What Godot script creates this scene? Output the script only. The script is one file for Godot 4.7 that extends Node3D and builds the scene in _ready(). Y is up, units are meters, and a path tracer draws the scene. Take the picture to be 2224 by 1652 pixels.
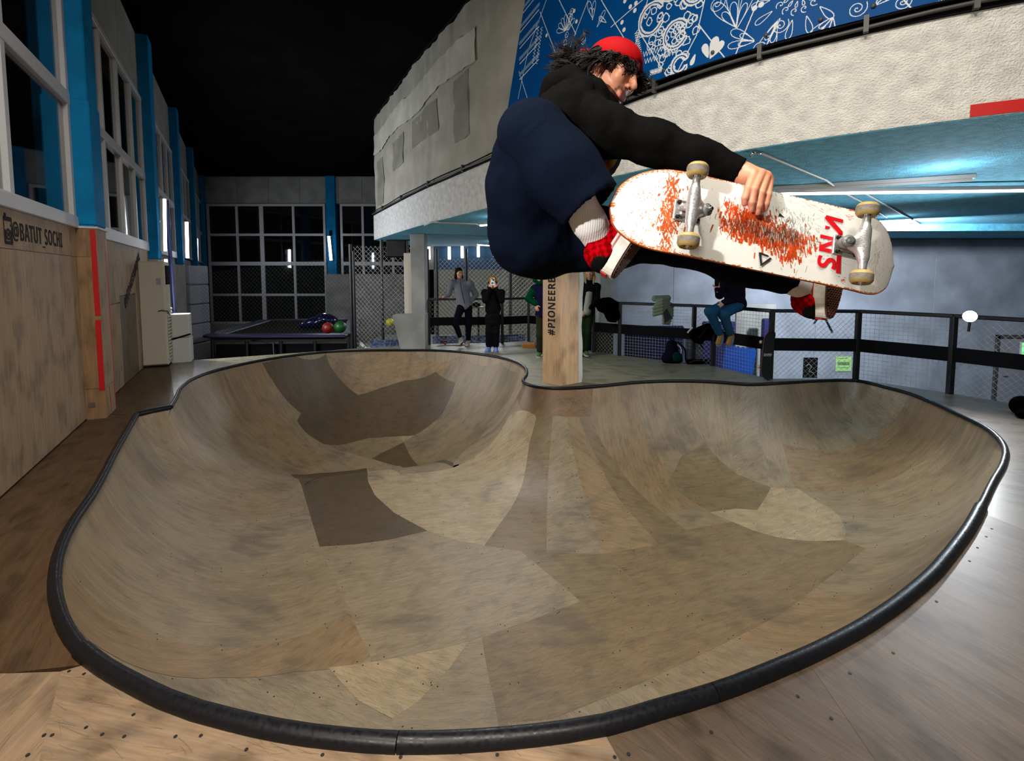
extends Node3D
# A wooden skate bowl in a sports hall at night, a skater in the air in front of it. y is up, metres; the bowl's deck is y = 0.
# Plan coordinates are (x, d), d being the distance ahead (d = -z).

var M := {}
var T := {}
var used := {}
var bowl_x: Node3D
var COP := PackedVector2Array()
var rng := RandomNumberGenerator.new()


func _ready() -> void:
	rng.seed = 7
	look_and_light()
	textures()
	materials()
	room()
	bowl()
	deck()
	gallery()
	wooden_column()
	fences()
	hall_things()
	deck_things()
	things_by_fence()
	people()
	skater()


func look_and_light() -> void:
	var cam := Camera3D.new()
	cam.name = "camera"
	add_child(cam)
	cam.position = Vector3(0, 1.65, 0)
	cam.rotation_degrees = Vector3(-4, 0, 0)
	cam.near = 0.1
	cam.far = 200.0
	cam.set_frustum(0.1 * 1652.0 / 1050.0, Vector2(0, -0.1 * (826.0 - 673.42) / 1050.0), 0.1, 200.0)
	cam.current = true
	var we := WorldEnvironment.new()
	we.name = "surroundings"
	var e := Environment.new()
	e.background_mode = Environment.BG_COLOR
	e.background_color = Color(0.012, 0.013, 0.016)
	e.tonemap_mode = Environment.TONE_MAPPER_LINEAR
	e.tonemap_exposure = 1.0
	e.sdfgi_enabled = true
	e.ssao_enabled = true
	e.ssil_enabled = true
	we.environment = e
	add_child(we)


# ---------------------------------------------------------------- nodes
func numbered(called: String) -> String:
	var n: int = used.get(called, 0)
	used[called] = n + 1
	return called if n == 0 else "%s_%03d" % [called, n]


func thing(called: String, label: String, category: String, at := Vector3.ZERO, group := "") -> Node3D:
	var o := Node3D.new()
	o.name = numbered(called)
	add_child(o)
	o.position = at
	o.set_meta("label", label)
	o.set_meta("category", category)
	if group:
		o.set_meta("group", group)
	return o


func struct_node(called: String, label: String) -> Node3D:
	var o := Node3D.new()
	o.name = called
	add_child(o)
	o.set_meta("kind", "structure")
	o.set_meta("label", label)
	return o


func part(called: String, mesh: Mesh, m: Material, parent: Node3D, label := "") -> MeshInstance3D:
	var o := MeshInstance3D.new()
	o.name = called
	o.mesh = mesh
	o.material_override = m
	parent.add_child(o, true)
	if label:
		o.set_meta("label", label)
	return o


func stuff(o: Node) -> void:
	o.set_meta("kind", "stuff")


# ---------------------------------------------------------------- shapes
func begin() -> SurfaceTool:
	var st := SurfaceTool.new()
	st.begin(Mesh.PRIMITIVE_TRIANGLES)
	return st


func done(st: SurfaceTool) -> ArrayMesh:
	st.generate_normals()
	return st.commit()


func tri(st: SurfaceTool, a: Vector3, b: Vector3, c: Vector3, group := -1) -> void:
	# seen from the side where a, b, c run clockwise
	st.set_smooth_group(group)
	st.add_vertex(a)
	st.add_vertex(b)
	st.add_vertex(c)


func quad(st: SurfaceTool, a: Vector3, b: Vector3, c: Vector3, d: Vector3, group := -1) -> void:
	tri(st, a, b, c, group)
	tri(st, a, c, d, group)


func quad_uv(st: SurfaceTool, p: Array, w: float, h: float, u0 := 0.0, v0 := 0.0) -> void:
	var uv := [Vector2(u0, v0 + h), Vector2(u0, v0), Vector2(u0 + w, v0), Vector2(u0 + w, v0 + h)]
	st.set_smooth_group(-1)
	for i in [0, 1, 2, 0, 2, 3]:
		st.set_uv(uv[i])
		st.add_vertex(p[i])


func box_to(st: SurfaceTool, lo: Vector3, hi: Vector3, bevel := 0.0, x := Transform3D.IDENTITY) -> void:
	# a box with chamfered edges (44 triangles), or plain when bevel is 0
	var c := (lo + hi) * 0.5
	var e := (hi - lo).abs() * 0.5
	var b := minf(bevel, minf(e.x, minf(e.y, e.z)) * 0.6)
	if b <= 0.0:
		var k := []
		for i in 8:
			k.append(x * (c + Vector3(e.x if i & 1 else -e.x, e.y if i & 2 else -e.y, e.z if i & 4 else -e.z)))
		for f in [[0, 2, 3, 1], [4, 5, 7, 6], [0, 4, 6, 2], [1, 3, 7, 5], [2, 6, 7, 3], [0, 1, 5, 4]]:
			quad(st, k[f[0]], k[f[3]], k[f[2]], k[f[1]])
		return
	var corner := func(sx: int, sy: int, sz: int, axis: int) -> Vector3:
		var v := Vector3(sx * (e.x - b), sy * (e.y - b), sz * (e.z - b))
		v[axis] += [sx, sy, sz][axis] * b
		return x * (c + v)
	for axis in 3:
		var a1 := (axis + 1) % 3
		var a2 := (axis + 2) % 3
		for s in [-1, 1]:
			var q := []
			for k in [[-1, -1], [1, -1], [1, 1], [-1, 1]]:
				var sg := [0, 0, 0]
				sg[axis] = s
				sg[a1] = k[0]
				sg[a2] = k[1]
				q.append(corner.call(sg[0], sg[1], sg[2], axis))
			if s > 0:
				quad(st, q[3], q[2], q[1], q[0])
			else:
				quad(st, q[0], q[1], q[2], q[3])
		for s1 in [-1, 1]:
			for s2 in [-1, 1]:
				var g := [0, 0, 0]
				g[a1] = s1
				g[a2] = s2
				g[axis] = -1
				var p0: Vector3 = corner.call(g[0], g[1], g[2], a1)
				var p1: Vector3 = corner.call(g[0], g[1], g[2], a2)
				g[axis] = 1
				var p2: Vector3 = corner.call(g[0], g[1], g[2], a2)
				var p3: Vector3 = corner.call(g[0], g[1], g[2], a1)
				if s1 * s2 > 0:
					quad(st, p3, p2, p1, p0)
				else:
					quad(st, p0, p1, p2, p3)
	for sx in [-1, 1]:
		for sy in [-1, 1]:
			for sz in [-1, 1]:
				var p0: Vector3 = corner.call(sx, sy, sz, 0)
				var p1: Vector3 = corner.call(sx, sy, sz, 1)
				var p2: Vector3 = corner.call(sx, sy, sz, 2)
				if sx * sy * sz > 0:
					tri(st, p0, p2, p1)
				else:
					tri(st, p0, p1, p2)


func box(size: Vector3, bevel := 0.004, at := Vector3.ZERO) -> ArrayMesh:
	var st := begin()
	box_to(st, at - size * 0.5, at + size * 0.5, bevel)
	return done(st)


func block(lo: Vector3, hi: Vector3, bevel := 0.004) -> ArrayMesh:
	var st := begin()
	box_to(st, lo, hi, bevel)
	return done(st)


func beam_to(st: SurfaceTool, a: Vector3, b: Vector3, w: float, h: float, bevel := 0.0, up := Vector3.UP) -> void:
	# a bar of width w and height h from a to b
	var z := (b - a).normalized()
	if absf(z.dot(up)) > 0.98:
		up = Vector3.RIGHT
	var xx := up.cross(z).normalized()
	var yy := z.cross(xx)
	box_to(st, Vector3(-w * 0.5, -h * 0.5, 0), Vector3(w * 0.5, h * 0.5, a.distance_to(b)), bevel, Transform3D(Basis(xx, yy, z), a))


func beam(a: Vector3, b: Vector3, w: float, h: float, bevel := 0.0, up := Vector3.UP) -> ArrayMesh:
	var st := begin()
	beam_to(st, a, b, w, h, bevel, up)
	return done(st)


func tube_to(st: SurfaceTool, path: PackedVector3Array, radii, sides := 8, closed := false, caps := true, group := 1) -> void:
	var n := path.size()
	var rings := []
	var nrm := Vector3.ZERO
	for i in n:
		var t: Vector3
		if closed:
			t = path[(i + 1) % n] - path[(i - 1 + n) % n]
		else:
			t = path[mini(i + 1, n - 1)] - path[maxi(i - 1, 0)]
		t = t.normalized()
		if nrm == Vector3.ZERO:
			nrm = t.cross(Vector3.UP if absf(t.y) < 0.9 else Vector3.RIGHT).normalized()
		nrm = (nrm - t * nrm.dot(t)).normalized()
		var bn := t.cross(nrm)
		var r: float = radii if radii is float else radii[i]
		var ring := PackedVector3Array()
		for k in sides:
			var a := TAU * k / sides
			ring.append(path[i] + (nrm * cos(a) + bn * sin(a)) * r)
		rings.append(ring)
	for i in (n if closed else n - 1):
		var a0: PackedVector3Array = rings[i]
		var a1: PackedVector3Array = rings[(i + 1) % n]
		for k in sides:
			var k1 := (k + 1) % sides
			quad(st, a0[k], a0[k1], a1[k1], a1[k], group)
	if caps and not closed:
		for k in sides:
			tri(st, path[0], rings[0][(k + 1) % sides], rings[0][k], -1)
			tri(st, path[n - 1], rings[n - 1][k], rings[n - 1][(k + 1) % sides], -1)


func tube(path, radii, sides := 10, closed := false) -> ArrayMesh:
	var st := begin()
	tube_to(st, PackedVector3Array(path), radii, sides, closed)
	return done(st)


func lathe_to(st: SurfaceTool, profile: Array, sides: int, x := Transform3D.IDENTITY, smooth := true) -> void:
	# profile: Vector2(radius, height) from bottom to top, turned about y; sharp where a point is repeated
	for i in profile.size() - 1:
		var p: Vector2 = profile[i]
		var q: Vector2 = profile[i + 1]
		if p.is_equal_approx(q):
			continue
		for k in sides:
			var a := TAU * k / sides
			var b := TAU * (k + 1) / sides
			var p0 := x * Vector3(p.x * cos(a), p.y, p.x * sin(a))
			var p1 := x * Vector3(p.x * cos(b), p.y, p.x * sin(b))
			var q0 := x * Vector3(q.x * cos(a), q.y, q.x * sin(a))
			var q1 := x * Vector3(q.x * cos(b), q.y, q.x * sin(b))
			var g := 1 if smooth else -1
			if p.x > 1e-5:
				tri(st, p0, q0, p1, g)
			if q.x > 1e-5:
				tri(st, p1, q0, q1, g)


func prism_to(st: SurfaceTool, poly: PackedVector2Array, depth: float, x := Transform3D.IDENTITY, both := true) -> void:
	# polygon in x, y with its front at z = depth, its back at 0
	if Geometry2D.is_polygon_clockwise(poly):
		poly = poly.duplicate()
		poly.reverse()
	var ix := Geometry2D.triangulate_polygon(poly)
	for i in range(0, ix.size(), 3):
		var a := poly[ix[i]]
		var b := poly[ix[i + 1]]
		var c := poly[ix[i + 2]]
		if (b - a).cross(c - a) < 0.0:
			var s := b
			b = c
			c = s
		tri(st, x * Vector3(a.x, a.y, depth), x * Vector3(c.x, c.y, depth), x * Vector3(b.x, b.y, depth))
		if both:
			tri(st, x * Vector3(a.x, a.y, 0), x * Vector3(b.x, b.y, 0), x * Vector3(c.x, c.y, 0))
	for i in poly.size():
		var a := poly[i]
		var b := poly[(i + 1) % poly.size()]
		quad(st, x * Vector3(a.x, a.y, 0), x * Vector3(a.x, a.y, depth), x * Vector3(b.x, b.y, depth), x * Vector3(b.x, b.y, 0))


func prism(poly, depth: float, x := Transform3D.IDENTITY) -> ArrayMesh:
	var st := begin()
	prism_to(st, PackedVector2Array(poly), depth, x)
	return done(st)


func flat_plate(poly: PackedVector2Array, y0: float, y1: float) -> ArrayMesh:
	# a plate over a plan polygon (x, d), its underside at y0 and its top at y1
	return prism(poly, y1 - y0, Transform3D(Basis(Vector3.RIGHT, Vector3.FORWARD, Vector3.UP), Vector3(0, y0, 0)))


func words(text: String, size: float, depth := 0.004, serif := false, mono := false) -> TextMesh:
	var t := TextMesh.new()
	var f := SystemFont.new()
	f.font_names = PackedStringArray(["Droid Serif" if serif else "Droid Sans Mono" if mono else "Droid Sans"])
	f.font_weight = 700
	t.font = f
	t.text = text
	t.font_size = 64
	t.pixel_size = size / 64.0
	t.depth = depth
	t.curve_step = 2.0
	return t


func net_to(st: SurfaceTool, p00: Vector3, p10: Vector3, p11: Vector3, p01: Vector3, step: float, w: float, diamond := true, sag := 0.0, nz: FastNoiseLite = null) -> void:
	# threads of a net over a four-cornered field: p00 p10 along the bottom, p01 p11 along the top
	var lu := p00.distance_to(p10)
	var lv := p00.distance_to(p01)
	var out := (p10 - p00).cross(p01 - p00).normalized()
	var at := func(u: float, v: float) -> Vector3:
		var q := p00.lerp(p10, u).lerp(p01.lerp(p11, u), v)
		if sag > 0.0:
			q += out * (sag * sin(PI * u) * sin(PI * v))
			if nz:
				q += (p10 - p00).normalized() * nz.get_noise_2d(q.x * 9.0 + q.z * 5.0, q.y * 9.0) * sag + Vector3.UP * nz.get_noise_2d(q.y * 9.0 + 50.0, q.x * 9.0 - q.z * 7.0) * sag
		return q
	var lines := []
	if diamond:
		var k := -lv
		while k < lu + lv:
			lines.append([Vector2(k, 0), Vector2(k + lv, lv)])
			lines.append([Vector2(k, 0), Vector2(k - lv, lv)])
			k += step * 1.414
	else:
		var k := step * 0.5
		while k < lu:
			lines.append([Vector2(k, 0), Vector2(k, lv)])
			k += step
		k = step * 0.5
		while k < lv:
			lines.append([Vector2(0, k), Vector2(lu, k)])
			k += step
	for l in lines:
		var a: Vector2 = l[0]
		var b: Vector2 = l[1]
		if diamond:
			# cut to the field
			var t0 := 0.0
			var t1 := 1.0
			var dx := b.x - a.x
			var ta := (0.0 - a.x) / dx
			var tb := (lu - a.x) / dx
			t0 = maxf(t0, minf(ta, tb))
			t1 = minf(t1, maxf(ta, tb))
			if t1 - t0 < 0.01:
				continue
			var a2 := a.lerp(b, t0)
			b = a.lerp(b, t1)
			a = a2
		var n := maxi(1, int(a.distance_to(b) / 0.12)) if sag > 0.0 else 1
		var pts := PackedVector3Array()
		for i in n + 1:
			var q := a.lerp(b, float(i) / n)
			pts.append(at.call(q.x / lu, q.y / lv))
		tube_to(st, pts, w, 3, false, false, 1)


# ---------------------------------------------------------------- soft bodies (surface nets)
# a field is an array of [a, b, ra, rb, k, colour]; [centre, radii, basis, k, colour] with 5 entries is an ellipsoid
class Field:
	var kind := PackedInt32Array()
	var a := PackedVector3Array()
	var b := PackedVector3Array()
	var ra := PackedFloat32Array()
	var rb := PackedFloat32Array()
	var k := PackedFloat32Array()
	var bs: Array[Basis] = []
	var col := PackedColorArray()
	var centre := PackedVector3Array()
	var reach := PackedFloat32Array()
	var cuts: Array = []       # [centre, radius] spheres and [point, normal] half spaces taken away (smoothly)
	var paints: Array = []     # [centre, radius, colour]
	var rough := 0.0
	var rough_freq := 6.0
	var nz: FastNoiseLite
	func cap(p: Vector3, q: Vector3, r0: float, r1: float, c: Color, kk := 0.02) -> void:
		kind.append(0)
		a.append(p)
		b.append(q)
		ra.append(r0)
		rb.append(r1)
		k.append(kk)
		bs.append(Basis.IDENTITY)
		col.append(c)
		centre.append((p + q) * 0.5)
		reach.append(p.distance_to(q) * 0.5 + maxf(r0, r1))
	func ball(p: Vector3, r: float, c: Color, kk := 0.02) -> void:
		cap(p, p + Vector3(0, 0.0001, 0), r, r, c, kk)
	func egg(p: Vector3, r: Vector3, basis: Basis, c: Color, kk := 0.02) -> void:
		kind.append(1)
		a.append(p)
		b.append(r)
		ra.append(minf(r.x, minf(r.y, r.z)))
		rb.append(0.0)
		k.append(kk)
		bs.append(basis)
		col.append(c)
		centre.append(p)
		reach.append(maxf(r.x, maxf(r.y, r.z)))
	func chain(pts: Array, rad: Array, c: Color, kk := 0.02) -> void:
		for i in pts.size() - 1:
			cap(pts[i], pts[i + 1], rad[i], rad[i + 1], c, kk)
	func one(i: int, p: Vector3) -> float:
		if kind[i] == 0:
			var pa := p - a[i]
			var ba := b[i] - a[i]
			var h := clampf(pa.dot(ba) / ba.length_squared(), 0.0, 1.0)
			return (pa - ba * h).length() - lerpf(ra[i], rb[i], h)
		var q := (p - a[i]) * bs[i]
		var r := b[i]
		var k0 := (q / r).length()
		var k1 := (q / (r * r)).length()
		return k0 * (k0 - 1.0) / maxf(k1, 1e-6)
	func at(p: Vector3, list: PackedInt32Array) -> float:
		var d := 1e3
		for i in list:
			var e := one(i, p)
			var kk := k[i]
			var g := absf(d - e)
			if g < kk:
				var h := kk - g
				d = minf(d, e) - h * h * 0.25 / kk
			elif e < d:
				d = e
		for c in cuts:
			var e: float
			if c[1] is Vector3:
				e = c[1].dot(p - c[0])
			else:
				e = c[1] - p.distance_to(c[0])
			d = maxf(d, e)
		if rough > 0.0:
			d += nz.get_noise_3d(p.x * rough_freq, p.y * rough_freq, p.z * rough_freq) * rough
		return d
	func tint(p: Vector3) -> Color:
		var best := 1e9
		var c := Color.WHITE
		for i in col.size():
			var e := one(i, p)
			if e < best:
				best = e
				c = col[i]
		for s in paints:
			var r: float = s[1]
			var d := p.distance_to(s[0])
			if d < r:
				c = c.lerp(s[2], clampf((r - d) / (r * 0.35), 0.0, 1.0) * s[2].a)
		c.a = 1.0
		return c


func soft_to(st: SurfaceTool, f: Field, cell: float, group := 1) -> void:
	var lo := Vector3(1e9, 1e9, 1e9)
	var hi := -lo
	for i in f.centre.size():
		var r := Vector3.ONE * (f.reach[i] + 0.01)
		lo = lo.min(f.centre[i] - r)
		hi = hi.max(f.centre[i] + r)
	lo -= Vector3.ONE * cell * 2.0
	hi += Vector3.ONE * cell * 2.0
	const BL := 6
	var nb := Vector3i(((hi - lo) / (cell * BL)).ceil())
	var n := nb * BL + Vector3i.ONE
	var sy := n.x
	var sz := n.x * n.y
	var val := PackedFloat32Array()
	val.resize(sz * n.z)
	val.fill(1e3)
	var half := cell * BL * 0.5
	var diag := half * 1.733
	var live: Array[Vector3i] = []
	for bz in nb.z:
		for by in nb.y:
			for bx in nb.x:
				var mid := lo + Vector3(bx, by, bz) * (cell * BL) + Vector3.ONE * half
				var list := PackedInt32Array()
				for i in f.centre.size():
					if mid.distance_to(f.centre[i]) - f.reach[i] < diag * 1.6 + f.k[i] + f.rough:
						list.append(i)
				if list.is_empty():
					continue
				var d := f.at(mid, list)
				if absf(d) > diag * 1.5 + f.rough:
					if d < 0.0:
						for z in BL + 1:
							for y in BL + 1:
								var row := (bz * BL + z) * sz + (by * BL + y) * sy + bx * BL
								for x in BL + 1:
									if val[row + x] > 900.0:
										val[row + x] = d
					continue
				live.append(Vector3i(bx, by, bz))
				for z in BL + 1:
					for y in BL + 1:
						var row := (bz * BL + z) * sz + (by * BL + y) * sy + bx * BL
						var p := lo + Vector3(bx * BL, by * BL + y, bz * BL + z) * cell
						for x in BL + 1:
							val[row + x] = f.at(p + Vector3(x * cell, 0, 0), list)
	var idx := PackedInt32Array()
	idx.resize(val.size())
	idx.fill(-1)
	var verts := PackedVector3Array()
	var cols := PackedColorArray()
	var off := [0, 1, sy, sy + 1, sz, sz + 1, sz + sy, sz + sy + 1]
	var edges := [[0, 1], [2, 3], [4, 5], [6, 7], [0, 2], [1, 3], [4, 6], [5, 7], [0, 4], [1, 5], [2, 6], [3, 7]]
	var cells := PackedInt32Array()
	for bl in live:
		for z in BL:
			for y in BL:
				var row := (bl.z * BL + z) * sz + (bl.y * BL + y) * sy + bl.x * BL
				for x in BL:
					var at := row + x
					var mask := 0
					for c in 8:
						if val[at + off[c]] < 0.0:
							mask |= 1 << c
					if mask == 0 or mask == 255:
						continue
					var sum := Vector3.ZERO
					var cnt := 0
					for e in edges:
						if ((mask >> e[0]) & 1) != ((mask >> e[1]) & 1):
							var v0 := val[at + off[e[0]]]
							var v1 := val[at + off[e[1]]]
							var t := v0 / (v0 - v1)
							var c0 := Vector3(e[0] & 1, (e[0] >> 1) & 1, e[0] >> 2)
							var c1 := Vector3(e[1] & 1, (e[1] >> 1) & 1, e[1] >> 2)
							sum += c0.lerp(c1, t)
							cnt += 1
					var p := lo + (Vector3(bl.x * BL + x, bl.y * BL + y, bl.z * BL + z) + sum / cnt) * cell
					idx[at] = verts.size()
					verts.append(p)
					cols.append(f.tint(p))
					cells.append(at)
	st.set_smooth_group(group)
	for at in cells:
		var a := val[at]
		for ax in 3:
			var step: int = [1, sy, sz][ax]
			var u: int = [sy, sz, 1][ax]
			var v: int = [sz, 1, sy][ax]
			var b := val[at + step]
			if (a < 0.0) == (b < 0.0):
				continue
			if at - u - v < 0:
				continue
			var q := [idx[at], idx[at - u], idx[at - u - v], idx[at - v]]
			if q[0] < 0 or q[1] < 0 or q[2] < 0 or q[3] < 0:
				continue
			var order := [0, 1, 2, 0, 2, 3] if a >= 0.0 else [0, 2, 1, 0, 3, 2]
			for o in order:
				var i: int = q[o]
				st.set_color(cols[i])
				st.add_vertex(verts[i])


func soft(f: Field, cell: float) -> ArrayMesh:
	var st := begin()
	soft_to(st, f, cell)
	return done(st)


func curve(pts: Array, n: int) -> PackedVector3Array:
	# a smooth line through the points, n steps between neighbours
	var out := PackedVector3Array()
	var m := pts.size()
	for i in m - 1:
		for k in n:
			out.append(pts[i].cubic_interpolate(pts[i + 1], pts[maxi(i - 1, 0)], pts[mini(i + 2, m - 1)], float(k) / n))
	out.append(pts[m - 1])
	return out


# ---------------------------------------------------------------- textures and materials
func noise_bytes(seed_: int, freq: float, w: int, h: int, sw := 1, sh := 1, octaves := 4, type := FastNoiseLite.TYPE_SIMPLEX) -> PackedByteArray:
	var n := FastNoiseLite.new()
	n.seed = seed_
	n.noise_type = type
	n.frequency = freq
	n.fractal_octaves = octaves
	var im := n.get_seamless_image(maxi(16, w / sw), maxi(16, h / sh), false, false, 0.15)
	im.convert(Image.FORMAT_L8)
	if sw > 1 or sh > 1:
		im.resize(w, h, Image.INTERPOLATE_CUBIC)
	return im.get_data()


func scratch(im: Image, r: RandomNumberGenerator, count: int, long: float, along: float, spread: float, tone: Color, alpha: float) -> void:
	var w := im.get_width()
	var h := im.get_height()
	for i in count:
		var p := Vector2(r.randf() * w, r.randf() * h)
		var ang := along + r.randfn(0.0, spread)
		var bend := r.randfn(0.0, 0.004)
		var n := int(r.randf_range(0.2, 1.0) * long)
		var a := alpha * r.randf_range(0.3, 1.0)
		for k in n:
			p += Vector2.from_angle(ang)
			ang += bend
			var x := posmod(int(p.x), w)
			var y := posmod(int(p.y), h)
			im.set_pixel(x, y, im.get_pixel(x, y).lerp(tone, a))


func ply_texture(seed_: int, size: int, streak: float, fine: float, smudge: float, dark: int, light: int) -> ImageTexture:
	# grain along u, clouds of grime, scratches: a tint near white that the panel's own colour is multiplied with
	var a := noise_bytes(seed_, 0.03, size, size, 10, 1)
	var b := noise_bytes(seed_ + 1, 0.12, size, size, 12, 1)
	var c := noise_bytes(seed_ + 2, 0.006, size, size, 1, 1, 5)
	var d := noise_bytes(seed_ + 3, 0.02, size, size, 2, 1, 5)
	var out := PackedByteArray()
	out.resize(size * size * 3)
	for i in size * size:
		var g := (a[i] - 128) * streak + (b[i] - 128) * fine
		var m := maxf(0.0, (c[i] - 118) * smudge) * (0.5 + d[i] / 255.0)
		var v := 226.0 + g - m
		var warm := (d[i] - 128) * 0.045
		out[i * 3] = clampi(int(v + warm), 0, 255)
		out[i * 3 + 1] = clampi(int(v), 0, 255)
		out[i * 3 + 2] = clampi(int(v - warm * 1.3), 0, 255)
	var im := Image.create_from_data(size, size, false, Image.FORMAT_RGB8, out)
	var r := RandomNumberGenerator.new()
	r.seed = seed_
	scratch(im, r, dark, size * 0.06, 0.0, 0.35, Color(0.42, 0.40, 0.38), 0.55)
	scratch(im, r, light, size * 0.16, 0.0, 0.6, Color(1, 0.99, 0.96), 0.5)
	return ImageTexture.create_from_image(im)


func smudge_texture() -> ImageTexture:
	# grime rubbed into the bowl: ragged streaky patches of dark grey, clear elsewhere
	var n := 512
	var a := noise_bytes(301, 0.010, n, n, 1, 1, 5)
	var b := noise_bytes(302, 0.10, n, n, 4, 1, 3)
	var out := PackedByteArray()
	out.resize(n * n * 4)
	for i in n * n:
		out[i * 4] = 62
		out[i * 4 + 1] = 56
		out[i * 4 + 2] = 48
		out[i * 4 + 3] = clampi(int((a[i] - 152) * 1.6 * (b[i] / 150.0)), 0, 105)
	return ImageTexture.create_from_image(Image.create_from_data(n, n, false, Image.FORMAT_RGBA8, out))


func grey_noise(seed_: int, freq: float, lo: float, hi: float, size := 512, type := FastNoiseLite.TYPE_SIMPLEX) -> NoiseTexture2D:
	var n := FastNoiseLite.new()
	n.seed = seed_
	n.frequency = freq
	n.noise_type = type
	n.fractal_octaves = 5
	var t := NoiseTexture2D.new()
	t.width = size
	t.height = size
	t.seamless = true
	t.noise = n
	var g := Gradient.new()
	g.set_color(0, Color(lo, lo, lo))
	g.set_color(1, Color(hi, hi, hi))
	t.color_ramp = g
	return t


func textures() -> void:
	T.ply = ply_texture(11, 1024, 0.10, 0.12, 0.2, 2600, 900)
	T.ply_deck = ply_texture(41, 1024, 0.12, 0.12, 0.42, 900, 200)
	T.smudge = smudge_texture()
	T.ply_wall = ply_texture(71, 512, 0.10, 0.10, 0.4, 120, 20)
	T.bump_ply = grey_noise(5, 0.02, 0.35, 0.65)
	T.plaster = grey_noise(9, 0.06, 0.0, 1.0, 512)
	T.plaster_tint = grey_noise(19, 0.008, 0.80, 1.0, 512)
	T.cloth = grey_noise(23, 0.2, 0.75, 1.0, 256)
	T.mottle = grey_noise(29, 0.012, 0.72, 1.0, 512)
	T.metal = grey_noise(31, 0.03, 0.2, 0.75, 512)
	T.rib = stripes(64, 8)


func stripes(size: int, count: int) -> ImageTexture:
	var im := Image.create(size, size, false, Image.FORMAT_L8)
	for x in size:
		var v := 0.5 + 0.5 * cos(TAU * x * count / size)
		for y in size:
			im.set_pixel(x, y, Color(v, v, v))
	return ImageTexture.create_from_image(im)


func mat(key: String, c: Color, rough := 0.8, metal := 0.0) -> StandardMaterial3D:
	var m := StandardMaterial3D.new()
	m.resource_name = key
	m.albedo_color = c
	m.roughness = rough
	m.metallic = metal
	M[key] = m
	return m


func tinted(key: String, c: Color, rough: float, tex: Texture2D, scale, bump: Texture2D = null, bump_cm := 0.0, world := true) -> StandardMaterial3D:
	var m := mat(key, c, rough)
	m.albedo_texture = tex
	m.uv1_triplanar = true
	m.uv1_world_triplanar = world
	m.uv1_scale = scale if scale is Vector3 else Vector3.ONE * scale
	if bump:
		m.heightmap_enabled = true
		m.heightmap_texture = bump
		m.heightmap_scale = bump_cm
	return m


func own_colours(key: String, rough: float, sheen := 0.0) -> StandardMaterial3D:
	var m := mat(key, Color.WHITE, rough)
	m.vertex_color_use_as_albedo = true
	if sheen > 0.0:
		m.rim_enabled = true
		m.rim = sheen
		m.rim_tint = 0.5
	return m


func glow(key: String, c: Color, energy: float) -> StandardMaterial3D:
	var m := mat(key, Color(0.9, 0.9, 0.9), 0.4)
	m.emission_enabled = true
	m.emission = c
	m.emission_energy_multiplier = energy
	return m


func lin(r: float, g: float, b: float) -> Color:
	return Color(r, g, b).srgb_to_linear()


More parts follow.
